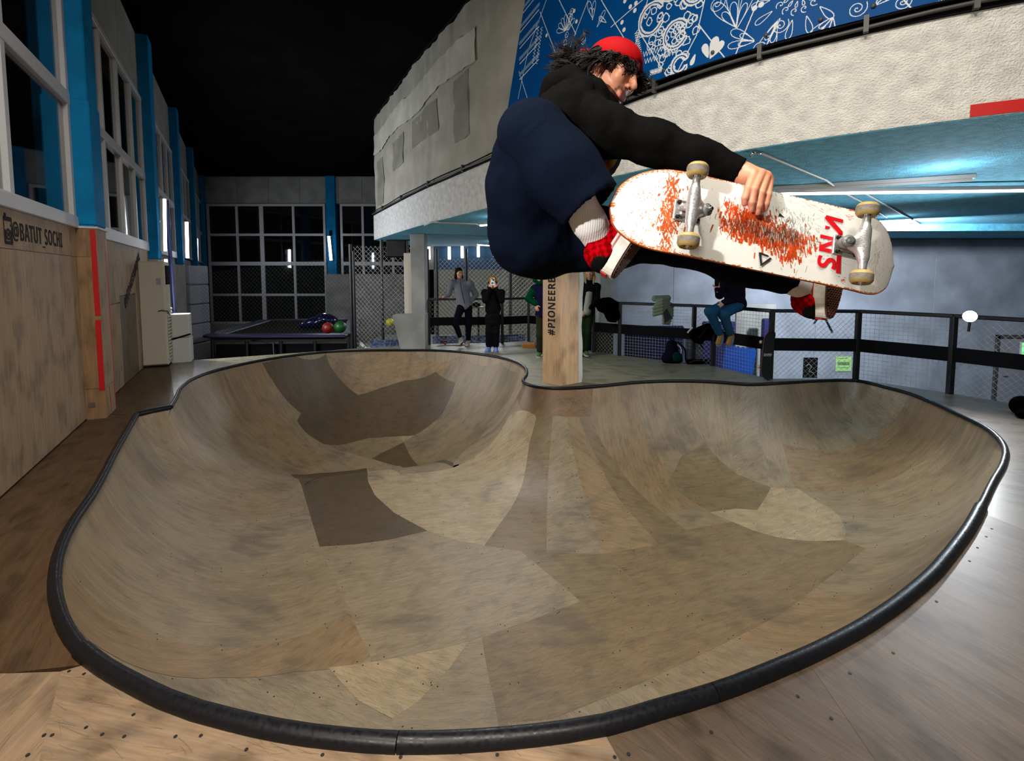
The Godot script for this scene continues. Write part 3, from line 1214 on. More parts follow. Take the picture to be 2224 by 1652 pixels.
func bowl() -> void:
	var raw := [-4.479, 5.669, -4.430, 5.590, -4.382, 5.511, -4.334, 5.432, -4.286, 5.353, -4.238, 5.274, -4.190, 5.195, -4.142, 5.116, -4.094, 5.037, -4.046, 4.958, -3.998, 4.879, -3.949, 4.800, -3.901, 4.722, -3.853, 4.643, -3.805, 4.564, -3.756, 4.485, -3.708, 4.407, -3.657, 4.325, -3.605, 4.243, -3.553, 4.161, -3.501, 4.080, -3.449, 3.998, -3.398, 3.917, -3.346, 3.835, -3.295, 3.753, -3.245, 3.670, -3.195, 3.588, -3.146, 3.504, -3.093, 3.408, -3.041, 3.312, -2.988, 3.215, -2.933, 3.121, -2.877, 3.031, -2.820, 2.942, -2.760, 2.856, -2.704, 2.779, -2.646, 2.704, -2.585, 2.631, -2.507, 2.542, -2.426, 2.456, -2.347, 2.378, -2.265, 2.303, -2.176, 2.225, -2.085, 2.152, -1.994, 2.085, -1.900, 2.023, -1.812, 1.974, -1.722, 1.928, -1.629, 1.885, -1.535, 1.845, -1.441, 1.806, -1.346, 1.769, -1.184, 1.717, -1.030, 1.679, -0.933, 1.657, -0.836, 1.638, -0.720, 1.620, -0.604, 1.607, -0.503, 1.598, -0.403, 1.593, -0.304, 1.593, -0.205, 1.596, -0.106, 1.602, -0.008, 1.610, 0.093, 1.621, 0.193, 1.634, 0.343, 1.661, 0.445, 1.689, 0.546, 1.721, 0.670, 1.757, 0.793, 1.796, 0.889, 1.829, 0.983, 1.865, 1.077, 1.902, 1.188, 1.947, 1.299, 1.993, 1.408, 2.042, 1.497, 2.084, 1.586, 2.127, 1.674, 2.172, 1.758, 2.218, 1.842, 2.264, 1.925, 2.312, 2.007, 2.361, 2.089, 2.411, 2.171, 2.462, 2.252, 2.514, 2.332, 2.567, 2.411, 2.622, 2.488, 2.678, 2.566, 2.734, 2.643, 2.791, 2.721, 2.849, 2.800, 2.908, 2.878, 2.967, 2.956, 3.027, 3.035, 3.090, 3.114, 3.153, 3.192, 3.217, 3.270, 3.282, 3.348, 3.346, 3.418, 3.404, 3.488, 3.462, 3.558, 3.520, 3.627, 3.579, 3.697, 3.637, 3.767, 3.695, 3.837, 3.753, 3.911, 3.813, 3.985, 3.872, 4.059, 3.931, 4.133, 3.990, 4.207, 4.050, 4.280, 4.111, 4.351, 4.173, 4.425, 4.239, 4.499, 4.305, 4.572, 4.373, 4.643, 4.443, 4.711, 4.515, 4.772, 4.584, 4.832, 4.655, 4.889, 4.728, 4.943, 4.803, 5.004, 4.892, 5.062, 4.985, 5.115, 5.080, 5.163, 5.176, 5.202, 5.268, 5.235, 5.362, 5.265, 5.458, 5.294, 5.554, 5.324, 5.649, 5.353, 5.740, 5.382, 5.830, 5.411, 5.920, 5.438, 6.011, 5.464, 6.102, 5.488, 6.193, 5.509, 6.285, 5.531, 6.386, 5.553, 6.487, 5.571, 6.589, 5.583, 6.691, 5.586, 6.793, 5.577, 6.893, 5.562, 6.993, 5.548, 7.094, 5.540, 7.226, 5.523, 7.357, 5.498, 7.456, 5.453, 7.537, 5.291, 7.588, 5.158, 7.589, 5.024, 7.571, 4.928, 7.557, 4.832, 7.540, 4.737, 7.520, 4.634, 7.497, 4.531, 7.472, 4.428, 7.445, 4.325, 7.421, 4.233, 7.399, 4.141, 7.374, 4.048, 7.348, 3.955, 7.324, 3.863, 7.304, 3.771, 7.290, 3.680, 7.286, 3.590, 7.293, 3.501, 7.315, 3.414, 7.349, 3.327, 7.388, 3.239, 7.425, 3.150, 7.454, 3.057, 7.475, 2.963, 7.492, 2.868, 7.505, 2.773, 7.515, 2.677, 7.520, 2.583, 7.520, 2.492, 7.517, 2.402, 7.509, 2.311, 7.498, 2.221, 7.483, 2.131, 7.465, 2.043, 7.444, 1.955, 7.421, 1.862, 7.393, 1.772, 7.358, 1.682, 7.320, 1.593, 7.280, 1.503, 7.241, 1.413, 7.203, 1.322, 7.169, 1.224, 7.135, 1.125, 7.102, 1.026, 7.072, 0.926, 7.049, 0.791, 7.025, 0.658, 7.020, 0.526, 7.050, 0.405, 7.109, 0.328, 7.168, 0.261, 7.242, 0.212, 7.325, 0.185, 7.420, 0.174, 7.520, 0.182, 7.637, 0.206, 7.754, 0.228, 7.871, 0.240, 7.985, 0.249, 8.100, 0.253, 8.215, 0.254, 8.316, 0.251, 8.419, 0.245, 8.520, 0.234, 8.622, 0.218, 8.722, 0.196, 8.830, 0.168, 8.937, 0.135, 9.042, 0.097, 9.145, 0.055, 9.243, 0.009, 9.338, -0.042, 9.432, -0.098, 9.523, -0.157, 9.611, -0.212, 9.682, -0.270, 9.752, -0.331, 9.819, -0.394, 9.884, -0.459, 9.948, -0.527, 10.012, -0.597, 10.074, -0.669, 10.134, -0.742, 10.192, -0.817, 10.248, -0.903, 10.308, -0.990, 10.367, -1.080, 10.424, -1.171, 10.476, -1.264, 10.524, -1.360, 10.565, -1.446, 10.597, -1.535, 10.625, -1.626, 10.649, -1.717, 10.669, -1.809, 10.686, -1.901, 10.698, -2.004, 10.706, -2.109, 10.707, -2.214, 10.704, -2.320, 10.700, -2.425, 10.698, -2.521, 10.699, -2.618, 10.701, -2.715, 10.703, -2.811, 10.702, -2.907, 10.698, -2.999, 10.691, -3.093, 10.683, -3.187, 10.673, -3.282, 10.662, -3.376, 10.648, -3.471, 10.631, -3.564, 10.612, -3.656, 10.590, -3.746, 10.564, -3.834, 10.534, -3.919, 10.501, -4.002, 10.463, -4.080, 10.420, -4.155, 10.372, -4.230, 10.316, -4.304, 10.254, -4.374, 10.187, -4.442, 10.115, -4.507, 10.040, -4.570, 9.962, -4.629, 9.882, -4.685, 9.802, -4.738, 9.721, -4.785, 9.642, -4.830, 9.560, -4.872, 9.477, -4.911, 9.392, -4.947, 9.305, -4.981, 9.217, -5.012, 9.128, -5.040, 9.038, -5.066, 8.948, -5.090, 8.859, -5.112, 8.766, -5.133, 8.671, -5.151, 8.576, -5.167, 8.480, -5.179, 8.384, -5.186, 8.288, -5.190, 8.192, -5.188, 8.097, -5.182, 8.000, -5.170, 7.903, -5.154, 7.806, -5.135, 7.710, -5.112, 7.614, -5.085, 7.520, -5.054, 7.424, -5.018, 7.329, -4.979, 7.235, -4.937, 7.141, -4.894, 7.049, -4.848, 6.958, -4.800, 6.869, -4.748, 6.781, -4.696, 6.693, -4.643, 6.606, -4.590, 6.518, -4.539, 6.430, -4.491, 6.343, -4.443, 6.255, -4.396, 6.168, -4.348, 6.081, -4.300, 5.993, -4.401, 5.847, -4.440, 5.758]
	for i in range(0, raw.size(), 2):
		COP.append(Vector2(raw[i], raw[i + 1]))
	lip_turns = Geometry2D.is_polygon_clockwise(COP) == false
	var b := thing("skate_bowl", "plywood skate bowl of two curved pockets, sunk in the deck", "skate bowl")
	var tones := {
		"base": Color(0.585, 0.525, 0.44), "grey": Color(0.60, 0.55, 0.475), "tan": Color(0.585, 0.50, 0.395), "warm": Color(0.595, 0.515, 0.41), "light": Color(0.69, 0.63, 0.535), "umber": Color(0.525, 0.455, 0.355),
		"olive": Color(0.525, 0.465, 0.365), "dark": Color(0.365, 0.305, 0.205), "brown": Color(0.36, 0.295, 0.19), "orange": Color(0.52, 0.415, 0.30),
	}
	for k in tones:
		ply("bowl_" + k, Color(tones[k].r, tones[k].g * 0.96, tones[k].b * 0.875), "ply", 0.5, Vector2(0.5, 0.5), 0.02)
		var bm: StandardMaterial3D = M["bowl_" + k]
		bm.detail_enabled = true
		bm.detail_albedo = T.smudge
		bm.detail_uv_layer = BaseMaterial3D.DETAIL_UV_2
	# sheets that can be told apart, uppermost first: tone, outline in plan
	var sheets := [
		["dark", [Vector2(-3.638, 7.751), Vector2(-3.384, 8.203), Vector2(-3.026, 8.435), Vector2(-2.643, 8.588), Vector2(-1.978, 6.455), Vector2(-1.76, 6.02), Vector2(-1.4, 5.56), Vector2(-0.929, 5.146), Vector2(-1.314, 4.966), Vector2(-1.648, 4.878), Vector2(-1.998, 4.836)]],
		["grey", [Vector2(-1.998, 4.836), Vector2(-1.648, 4.878), Vector2(-1.314, 4.966), Vector2(-0.929, 5.146), Vector2(-0.598, 4.966), Vector2(-0.288, 4.861), Vector2(0.089, 4.753), Vector2(0.378, 4.32), Vector2(0.592, 3.987), Vector2(0.143, 3.757), Vector2(-0.237, 3.583), Vector2(-0.528, 3.462), Vector2(-0.803, 3.384), Vector2(-1.013, 3.335), Vector2(-1.202, 3.614), Vector2(-1.431, 3.976), Vector2(-1.684, 4.35)]],
		["light", [Vector2(-1.319, 3.276), Vector2(-1.013, 3.335), Vector2(-0.803, 3.384), Vector2(-0.528, 3.462), Vector2(-0.333, 3.529), Vector2(-0.443, 3.285), Vector2(-0.626, 2.988), Vector2(-0.753, 2.853), Vector2(-1.007, 2.989)]],
		["grey", [Vector2(-0.333, 3.529), Vector2(-0.237, 3.583), Vector2(-0.178, 3.268), Vector2(-0.111, 2.976), Vector2(0.05, 2.0), Vector2(-0.5, 2.0), Vector2(-0.753, 2.853), Vector2(-0.626, 2.988), Vector2(-0.443, 3.285)]],
		["grey", [Vector2(-1.013, 3.335), Vector2(-1.319, 3.276), Vector2(-1.007, 2.989), Vector2(-0.753, 2.853), Vector2(-0.5, 2.0), Vector2(-0.9, 1.3), Vector2(-2.6, 1.6), Vector2(-2.237, 2.554), Vector2(-1.894, 2.972), Vector2(-1.523, 3.204)]],
		["light", [Vector2(-2.643, 8.588), Vector2(-1.579, 6.672), Vector2(-0.848, 6.831), Vector2(-0.29, 7.093), Vector2(-0.05, 7.347), Vector2(0.357, 6.943), Vector2(0.249, 6.729), Vector2(0.139, 6.159), Vector2(-0.039, 5.596), Vector2(-0.288, 4.861), Vector2(-0.598, 4.966), Vector2(-0.929, 5.146), Vector2(-1.4, 5.56), Vector2(-1.76, 6.02), Vector2(-1.978, 6.455)]],
		["umber", [Vector2(0.357, 6.943), Vector2(0.587, 6.874), Vector2(0.503, 6.445), Vector2(0.425, 5.696), Vector2(0.35, 4.718), Vector2(0.089, 4.753), Vector2(-0.288, 4.861), Vector2(-0.039, 5.596), Vector2(0.139, 6.159), Vector2(0.249, 6.729)]],
		["grey", [Vector2(0.587, 6.874), Vector2(0.799, 6.868), Vector2(0.867, 6.439), Vector2(0.94, 5.696), Vector2(0.932, 4.71), Vector2(0.35, 4.718), Vector2(0.425, 5.696), Vector2(0.503, 6.445)]],
		["warm", [Vector2(0.799, 6.868), Vector2(0.976, 6.895), Vector2(1.189, 6.48), Vector2(1.357, 5.807), Vector2(1.542, 4.877), Vector2(0.932, 4.71), Vector2(0.94, 5.696), Vector2(0.867, 6.439)]],
		["umber", [Vector2(0.976, 6.895), Vector2(1.15, 6.933), Vector2(1.44, 6.465), Vector2(1.675, 5.927), Vector2(1.928, 5.173), Vector2(1.542, 4.877), Vector2(1.357, 5.807), Vector2(1.189, 6.48)]],
		["orange", [Vector2(0.05, 7.6), Vector2(0.3, 7.3), Vector2(0.9, 7.4), Vector2(1.3, 7.4), Vector2(1.15, 6.933), Vector2(0.976, 6.895), Vector2(0.799, 6.868), Vector2(0.587, 6.874), Vector2(0.357, 6.943), Vector2(0.125, 7.152), Vector2(-0.058, 8.53)]],
		["olive", [Vector2(0.089, 4.753), Vector2(0.35, 4.718), Vector2(0.643, 4.71), Vector2(0.932, 4.71), Vector2(1.189, 4.149), Vector2(0.592, 3.987), Vector2(0.378, 4.32)]],
		["light", [Vector2(2.87, 5.429), Vector2(2.669, 5.156), Vector2(2.88, 5.004), Vector2(3.146, 4.938), Vector2(3.477, 4.877), Vector2(3.655, 5.106), Vector2(3.816, 5.455), Vector2(3.851, 5.704), Vector2(3.741, 6.118), Vector2(3.244, 5.711)]],
		["light", [Vector2(2.352, 5.574), Vector2(2.711, 5.664), Vector2(2.951, 5.631), Vector2(2.87, 5.429), Vector2(2.669, 5.156), Vector2(2.522, 5.346)]],
		["light", [Vector2(2.951, 5.631), Vector2(3.394, 6.163), Vector2(3.741, 6.118), Vector2(3.244, 5.711), Vector2(2.87, 5.429)]],
		["olive", [Vector2(2.089, 6.315), Vector2(2.442, 6.804), Vector2(2.845, 6.994), Vector2(3.077, 6.448), Vector2(3.394, 6.163), Vector2(2.951, 5.631), Vector2(2.711, 5.664), Vector2(2.352, 5.574)]],
		["grey", [Vector2(3.383, 7.327), Vector2(3.742, 7.269), Vector2(3.608, 6.896), Vector2(3.437, 6.317), Vector2(3.394, 6.163), Vector2(3.077, 6.448), Vector2(3.238, 6.964)]],
		["umber", [Vector2(-0.236, 3.57), Vector2(0.143, 3.757), Vector2(0.592, 3.987), Vector2(1.189, 4.149), Vector2(0.932, 4.71), Vector2(1.542, 4.877), Vector2(1.928, 5.173), Vector2(2.522, 5.346), Vector2(2.669, 5.156), Vector2(3.146, 4.938), Vector2(3.477, 4.877), Vector2(3.478, 4.58), Vector2(2.203, 3.753), Vector2(0.908, 3.126), Vector2(0.254, 2.841), Vector2(-0.034, 2.822), Vector2(0.05, 2.0), Vector2(-0.111, 2.976), Vector2(-0.178, 3.268)]],
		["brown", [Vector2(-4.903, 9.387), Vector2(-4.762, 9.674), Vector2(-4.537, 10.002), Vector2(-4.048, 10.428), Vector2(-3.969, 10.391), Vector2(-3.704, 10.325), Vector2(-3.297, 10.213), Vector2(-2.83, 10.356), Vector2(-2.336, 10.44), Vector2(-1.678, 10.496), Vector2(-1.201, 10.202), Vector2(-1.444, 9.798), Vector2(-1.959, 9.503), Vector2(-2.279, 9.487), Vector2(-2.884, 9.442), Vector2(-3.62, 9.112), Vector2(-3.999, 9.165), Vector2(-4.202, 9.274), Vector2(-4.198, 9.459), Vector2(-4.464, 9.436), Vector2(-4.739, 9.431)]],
		["tan", [Vector2(-4.048, 10.428), Vector2(-3.197, 10.669), Vector2(-2.179, 10.701), Vector2(-1.124, 10.442), Vector2(-1.678, 10.496), Vector2(-2.336, 10.44), Vector2(-2.83, 10.356), Vector2(-3.297, 10.213), Vector2(-3.704, 10.325), Vector2(-3.969, 10.391)]],
		["olive", [Vector2(-3.62, 9.112), Vector2(-2.884, 9.442), Vector2(-2.279, 9.487), Vector2(-2.138, 9.348), Vector2(-2.501, 9.064), Vector2(-2.645, 8.888), Vector2(-3.203, 9.078)]],
		["olive", [Vector2(-1.678, 10.496), Vector2(-1.124, 10.442), Vector2(-0.204, 9.646), Vector2(0.155, 8.917), Vector2(-0.017, 8.749), Vector2(-0.444, 8.798), Vector2(-0.867, 6.994), Vector2(-2.138, 9.348), Vector2(-1.959, 9.503), Vector2(-1.444, 9.798), Vector2(-1.201, 10.202)]],
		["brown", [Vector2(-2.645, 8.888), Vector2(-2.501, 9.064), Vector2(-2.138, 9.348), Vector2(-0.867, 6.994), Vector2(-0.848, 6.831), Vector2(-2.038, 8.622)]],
	]
	for s in sheets:
		var poly := PackedVector2Array(s[1])
		panel_list.append([poly, s[0]])
	# strips of sheet along the walls, laid down the curve; then the floor
	var walk := 0.0
	var starts := [0]
	for i in COP.size():
		walk += COP[i].distance_to(COP[(i + 1) % COP.size()])
		if walk > 1.05:
			starts.append(i + 1)
			walk = 0.0
	if COP.size() - starts[-1] < 6:
		starts.pop_back()
	var order := ["base", "grey", "base", "tan", "grey", "base", "grey", "base", "tan"]
	for k in starts.size():
		var i0: int = starts[k]
		var i1: int = starts[(k + 1) % starts.size()] if k + 1 < starts.size() else COP.size()
		var poly := PackedVector2Array()
		var inner := PackedVector2Array()
		var ang := 0.0
		for i in range(i0, i1 + 1):
			var a := COP[(i - 2 + COP.size()) % COP.size()]
			var c := COP[(i + 2) % COP.size()]
			var t := (c - a).normalized()
			var nn := Vector2(-t.y, t.x) if lip_turns else Vector2(t.y, -t.x)
			poly.append(COP[i % COP.size()] - nn * 0.1)
			inner.append(COP[i % COP.size()] + nn * 1.7)
			ang = nn.angle()
		inner.reverse()
		poly.append_array(inner)
		panel_list.append([poly, order[k % order.size()], ang])
	panel_list.append([PackedVector2Array([Vector2(-7, 0), Vector2(7, 0), Vector2(7, 12), Vector2(-7, 12)]), "base"])
	var built: Array = []
	for p in panel_list:
		var poly: PackedVector2Array = p[0]
		var r := Rect2(poly[0], Vector2.ZERO)
		for v in poly:
			r = r.expand(v)
		var turn: float = -p[2] if p.size() > 2 else rng.randf_range(-0.5, 0.5)
		built.append([poly, r, begin(), turn, rng.randf_range(0.0, 0.0022), 0, Vector2(rng.randf() * 3.0, rng.randf() * 3.0), p[1]])
	panel_list = built
	var cache := {}
	for gx in 6:
		for gy in 5:
			divide(Vector2(-6.4 + gx * 2.4, 0.6 + gy * 2.4), 2.4, cache)
	for p in panel_list:
		if p[5] > 0:
			for piece in apart(p[2].commit_to_arrays()):
				part("bowl_panel", piece, M["bowl_" + p[7]], b)
	# frame below the sheets
	var st := begin()
	for gx in 56:
		for gy in 46:
			var c := [Vector2(-5.6 + gx * 0.22, 1.2 + gy * 0.22)]
			c.append(c[0] + Vector2(0, 0.22))
			c.append(c[0] + Vector2(0.22, 0.22))
			c.append(c[0] + Vector2(0.22, 0))
			if not c.all(func(v): return Geometry2D.is_point_in_polygon(v, COP)):
				continue
			var q := c.map(func(v): return Vector3(v.x, bowl_height(v) - 0.16, -v.y))
			quad(st, q[0], q[1], q[2], q[3], 1)
	part("bowl_frame", done(st), M.floor, b)
	# coping: lengths of black pipe
	var lip := mat("coping", Color(0.06, 0.06, 0.068), 0.3)
	lip.roughness_texture = T.metal
	lip.uv1_triplanar = true
	lip.uv1_scale = Vector3(2, 2, 2)
	lip.roughness = 0.8
	lip.metallic = 0.0
	lip.metallic_specular = 0.35
	lip.albedo_color = Color(0.085, 0.085, 0.10)
	var n := COP.size()
	var joints := []
	for px in [Vector2(-4.479, 5.669), Vector2(-1.9, 2.023), Vector2(-0.403, 1.593), Vector2(0.793, 1.796), Vector2(3.324, 3.325), Vector2(4.943, 4.803), Vector2(5.486, 7.657), Vector2(0.926, 7.049), Vector2(-0.157, 9.611), Vector2(-4.738, 9.721), Vector2(-4.3, 5.993)]:
		var best := 0
		for i in n:
			if COP[i].distance_to(px) < COP[best].distance_to(px):
				best = i
		joints.append(best)
	for k in joints.size():
		var i0: int = joints[k]
		var i1: int = joints[(k + 1) % joints.size()]
		if i1 <= i0:
			i1 += n
		var path := PackedVector3Array()
		for i in range(i0, i1 + 1):
			path.append(Vector3(COP[i % n].x, 0.0, -COP[i % n].y))
		# thin gap between lengths
		path[0] = path[0].lerp(path[1], 0.03)
		var fat := 0.036 if k in [1, 2, 3] else 0.031 if k in [0, 10] else 0.026
		for i in path.size():
			path[i].y = fat * 0.25
		var cp := tube(path, fat, 14)
		part("coping", cp, lip, b, "black steel pipe round the lip" if k == 0 else "")
	# screw heads
	var mm := MultiMesh.new()
	mm.transform_format = MultiMesh.TRANSFORM_3D
	var cyl := CylinderMesh.new()
	cyl.top_radius = 0.0055
	cyl.bottom_radius = 0.0055
	cyl.height = 0.004
	cyl.radial_segments = 8
	cyl.rings = 1
	mm.mesh = cyl
	var spots: Array[Transform3D] = []
	var screw := func(q: Vector2) -> void:
		if Geometry2D.is_point_in_polygon(q, COP) and lip_distance(q) > 0.04:
			var pn := bowl_point(q, 0.001)
			var nn: Vector3 = pn[1]
			var xx := nn.cross(Vector3.RIGHT).normalized()
			spots.append(Transform3D(Basis(xx, nn, xx.cross(nn)), pn[0]))
	for p in panel_list:
		var poly: PackedVector2Array = p[0]
		if p[1].size.x > 5.0:
			continue
		for i in poly.size():
			var a := poly[i]
			var c := poly[(i + 1) % poly.size()]
			var m := int(a.distance_to(c) / 0.33)
			for j in m:
				var t := (c - a).normalized()
				screw.call(a.lerp(c, (j + 0.5) / m) + Vector2(-t.y, t.x) * (0.03 if j % 2 else -0.03))
	for i in 260:
		screw.call(Vector2(rng.randf_range(-5, 5.5), rng.randf_range(1.7, 10.5)))
	mm.instance_count = spots.size()
	for i in spots.size():
		mm.set_instance_transform(i, spots[i])
	var mi := MultiMeshInstance3D.new()
	mi.name = "screw_heads"
	mi.multimesh = mm
	mi.material_override = mat("screw", Color(0.12, 0.1, 0.08), 0.6)
	b.add_child(mi)
	stuff(mi)


# ---------------------------------------------------------------- the deck
func deck_plate(parent: Node3D, outline: PackedVector2Array, m: Material, top: float, turn: float, called := "deck_sheet") -> void:
	for piece in Geometry2D.clip_polygons(outline, COP):
		if polygon_area(piece) < 0.0:
			continue
		var st := begin()
		var ix := Geometry2D.triangulate_polygon(piece)
		if ix.is_empty():
			continue
		st.set_smooth_group(-1)
		for i in range(0, ix.size(), 3):
			var t := [ix[i], ix[i + 1], ix[i + 2]]
			if (piece[t[1]] - piece[t[0]]).cross(piece[t[2]] - piece[t[0]]) > 0.0:
				t = [ix[i], ix[i + 2], ix[i + 1]]
			for y in [top, top - 0.03]:
				var tt := t if y == top else [t[0], t[2], t[1]]
				for k in tt:
					st.set_uv(piece[k].rotated(turn))
					st.add_vertex(Vector3(piece[k].x, y, -piece[k].y))
		for i in piece.size():
			var a := piece[i]
			var c := piece[(i + 1) % piece.size()]
			for v in [Vector3(a.x, top, -a.y), Vector3(a.x, top - 0.03, -a.y), Vector3(c.x, top - 0.03, -c.y), Vector3(a.x, top, -a.y), Vector3(c.x, top - 0.03, -c.y), Vector3(c.x, top, -c.y)]:
				st.set_uv(Vector2(v.x, -v.z).rotated(turn))
				st.add_vertex(v)
		part(called, done(st), m, parent)


func deck() -> void:
	var d := struct_node("floor_deck", "plywood deck around the skate bowl")
	ply("deck_brown", Color(0.37, 0.285, 0.205), "ply_deck", 0.5, Vector2(0.35, 0.55))
	ply("deck_light", Color(0.62, 0.52, 0.42), "ply_deck", 0.5, Vector2(0.4, 0.6))
	ply("deck_grey", Color(0.50, 0.455, 0.41), "ply_deck", 0.34, Vector2(0.4, 0.6))
	ply("deck_tan", Color(0.41, 0.345, 0.285), "ply_deck", 0.42, Vector2(0.35, 0.55))
	ply("deck_olive", Color(0.48, 0.455, 0.36), "ply_deck", 0.5, Vector2(0.3, 0.5))
	M.deck_tan.metallic_specular = 0.35
	M.deck_brown.metallic_specular = 0.3
	var wl := func(s: float, out := 0.0) -> Vector2:
		return Vector2(-3.79, 3.47) + WALL_U * s + Vector2(WALL_U.y, -WALL_U.x) * out
	# left: brown strip along the wall, then the far corner
	deck_plate(d, PackedVector2Array([wl.call(-1.05, -0.02), wl.call(2.28, -0.02), Vector2(-4.907, 5.707), Vector2(-4.479, 5.669), Vector2(-2.5, 3.2), Vector2(-1.5, 2.2), Vector2(-1.804, 1.957), Vector2(-2.134, 1.904)]), M.deck_brown, -0.002, 1.06)
	deck_plate(d, PackedVector2Array([wl.call(2.8, 0.0), wl.call(6.2, 0.0), Vector2(-6.581, 9.195), Vector2(-4.669, 6.581), Vector2(-4.2, 6.1), Vector2(-4.2, 5.6), Vector2(-4.895, 5.727)]), M.deck_brown, 0.0, 1.06)
	deck_plate(d, PackedVector2Array([Vector2(-6.581, 9.195), wl.call(6.2, 0.0), wl.call(6.9, 0.0), Vector2(-6.616, 9.295), Vector2(-6.006, 9.611), Vector2(-5.204, 8.097), Vector2(-4.8, 7.6), Vector2(-4.669, 6.581)]), M.deck_grey, 0.0, 1.06)
	deck_plate(d, PackedVector2Array([Vector2(-6.006, 9.611), Vector2(-5.308, 10.007), Vector2(-3.329, 11.117), Vector2(-2.048, 11.728), Vector2(-1.868, 10.126), Vector2(-2, 10.2), Vector2(-4.6, 9.6), Vector2(-4.9, 8.2), Vector2(-5.204, 8.097)]), M.deck_olive, 0.0, 1.0)
	# far right under the gallery
	deck_plate(d, PackedVector2Array([Vector2(-2.048, 11.728), Vector2(-0.253, 11.975), Vector2(0.39, 12.32), Vector2(2.254, 10.066), Vector2(2.83, 9.557), Vector2(2.6, 7.3), Vector2(1.3, 6.9), Vector2(0.3, 6.8), Vector2(0, 7.4), Vector2(0.0, 8.8), Vector2(-2, 10.2), Vector2(-1.868, 10.126)]), M.deck_olive, 0.001, 0.4)
	deck_plate(d, PackedVector2Array([Vector2(2.83, 9.557), Vector2(3.711, 8.905), Vector2(4.157, 7.727), Vector2(5.536, 7.727), Vector2(5.3, 7.3), Vector2(3.6, 7.1), Vector2(2.6, 7.3)]), M.deck_olive, 0.0, -0.2)
	# right
	deck_plate(d, PackedVector2Array([Vector2(5.536, 7.727), Vector2(6.198, 6.766), Vector2(6.569, 6.102), Vector2(9.0, 5.2), Vector2(9.0, 4.4), Vector2(3.344, 3.05), Vector2(3.289, 3.285), Vector2(3.0, 3.3), Vector2(5.0, 5.5), Vector2(5.3, 7.3)]), M.deck_grey, 0.0, 0.5)
	deck_plate(d, PackedVector2Array([Vector2(3.289, 3.285), Vector2(3.344, 3.05), Vector2(9.0, 4.4), Vector2(9.0, 1.2), Vector2(1.2, 0.9), Vector2(1.3, 2.4), Vector2(3.0, 3.3)]), M.deck_tan, 0.001, 1.2)
	deck_plate(d, PackedVector2Array([Vector2(1.2, 0.9), Vector2(9.0, 1.2), Vector2(9, -3.4), Vector2(0.5, -3.4), Vector2(0.367, 1.543), Vector2(0.34, 1.62), Vector2(0.3, 2.0), Vector2(1.3, 2.4)]), M.deck_tan, 0.0, 0.9)
	# near
	deck_plate(d, PackedVector2Array([Vector2(0.34, 1.62), Vector2(0.367, 1.543), Vector2(0.5, -3.4), Vector2(0.2, -3.4), wl.call(-5.0, 0.0), Vector2(-1.615, 1.54), Vector2(-1.889, 1.914), Vector2(-1.804, 1.957), Vector2(-1.5, 2.2), Vector2(0.3, 2.0)]), M.deck_light, 0.001, 0.2)
	deck_plate(d, PackedVector2Array([Vector2(-2.134, 1.904), Vector2(-1.889, 1.914), Vector2(-1.615, 1.54), wl.call(-5.0, -0.02), wl.call(-1.05, -0.02)]), M.deck_light, 0.0, 1.4)
	# front of the deck towards the lower hall
	var edge := [wl.call(6.9, 0.0), Vector2(-5.308, 10.007), Vector2(-3.329, 11.117), Vector2(-2.048, 11.728), Vector2(-0.253, 11.975), Vector2(0.39, 12.32), Vector2(2.254, 10.066), Vector2(3.711, 8.905), Vector2(4.157, 7.727), Vector2(5.536, 7.727), Vector2(6.198, 6.766), Vector2(6.569, 6.102), Vector2(9, 5.2)]
	for i in edge.size() - 1:
		var st := begin()
		beam_to(st, Vector3(edge[i].x, -1.02, -edge[i].y), Vector3(edge[i + 1].x, -1.02, -edge[i + 1].y), 0.03, 1.95, 0.0)
		part("fascia", done(st), M.deck_olive, d)
	# drilled screw holes with their screws
	var mm := MultiMesh.new()
	mm.transform_format = MultiMesh.TRANSFORM_3D
	var cyl := CylinderMesh.new()
	cyl.top_radius = 0.0065
	cyl.bottom_radius = 0.0065
	cyl.height = 0.003
	cyl.radial_segments = 10
	cyl.rings = 1
	mm.mesh = cyl
	var spots := [Vector2(-1.393, 1.626), Vector2(-1.479, 1.634), Vector2(-1.561, 1.661), Vector2(-1.657, 1.631), Vector2(-1.686, 1.631), Vector2(-1.428, 1.713), Vector2(-1.209, 1.626), Vector2(-1.12, 1.629), Vector2(-0.928, 1.578), Vector2(-1.855, 1.914), Vector2(-1.78, 1.9), Vector2(0.403, 1.562), Vector2(0.353, 1.551), Vector2(0.723, 1.643), Vector2(1.126, 1.794), Vector2(1.408, 1.904), Vector2(1.194, 1.698), Vector2(1.674, 2.013), Vector2(2.16, 2.351), Vector2(2.66, 2.702), Vector2(2.839, 2.84), Vector2(3.015, 2.966), Vector2(3.145, 3.062), Vector2(2.856, 3.233), Vector2(-2.088, 2.146), Vector2(-1.673, 1.559), Vector2(-0.655, 1.559), Vector2(-0.383, 1.551), Vector2(-0.051, 1.559), Vector2(-0.179, 1.567)]
	mm.instance_count = spots.size()
	for i in spots.size():
		mm.set_instance_transform(i, Transform3D(Basis.IDENTITY, Vector3(spots[i].x, 0.0015, -spots[i].y)))
	var mi := MultiMeshInstance3D.new()
	mi.name = "screw_heads"
	mi.multimesh = mm
	mi.material_override = M.screw
	d.add_child(mi)
	stuff(mi)


# ---------------------------------------------------------------- the gallery
var GAL := PackedVector2Array()
var GAL_S := PackedFloat32Array()


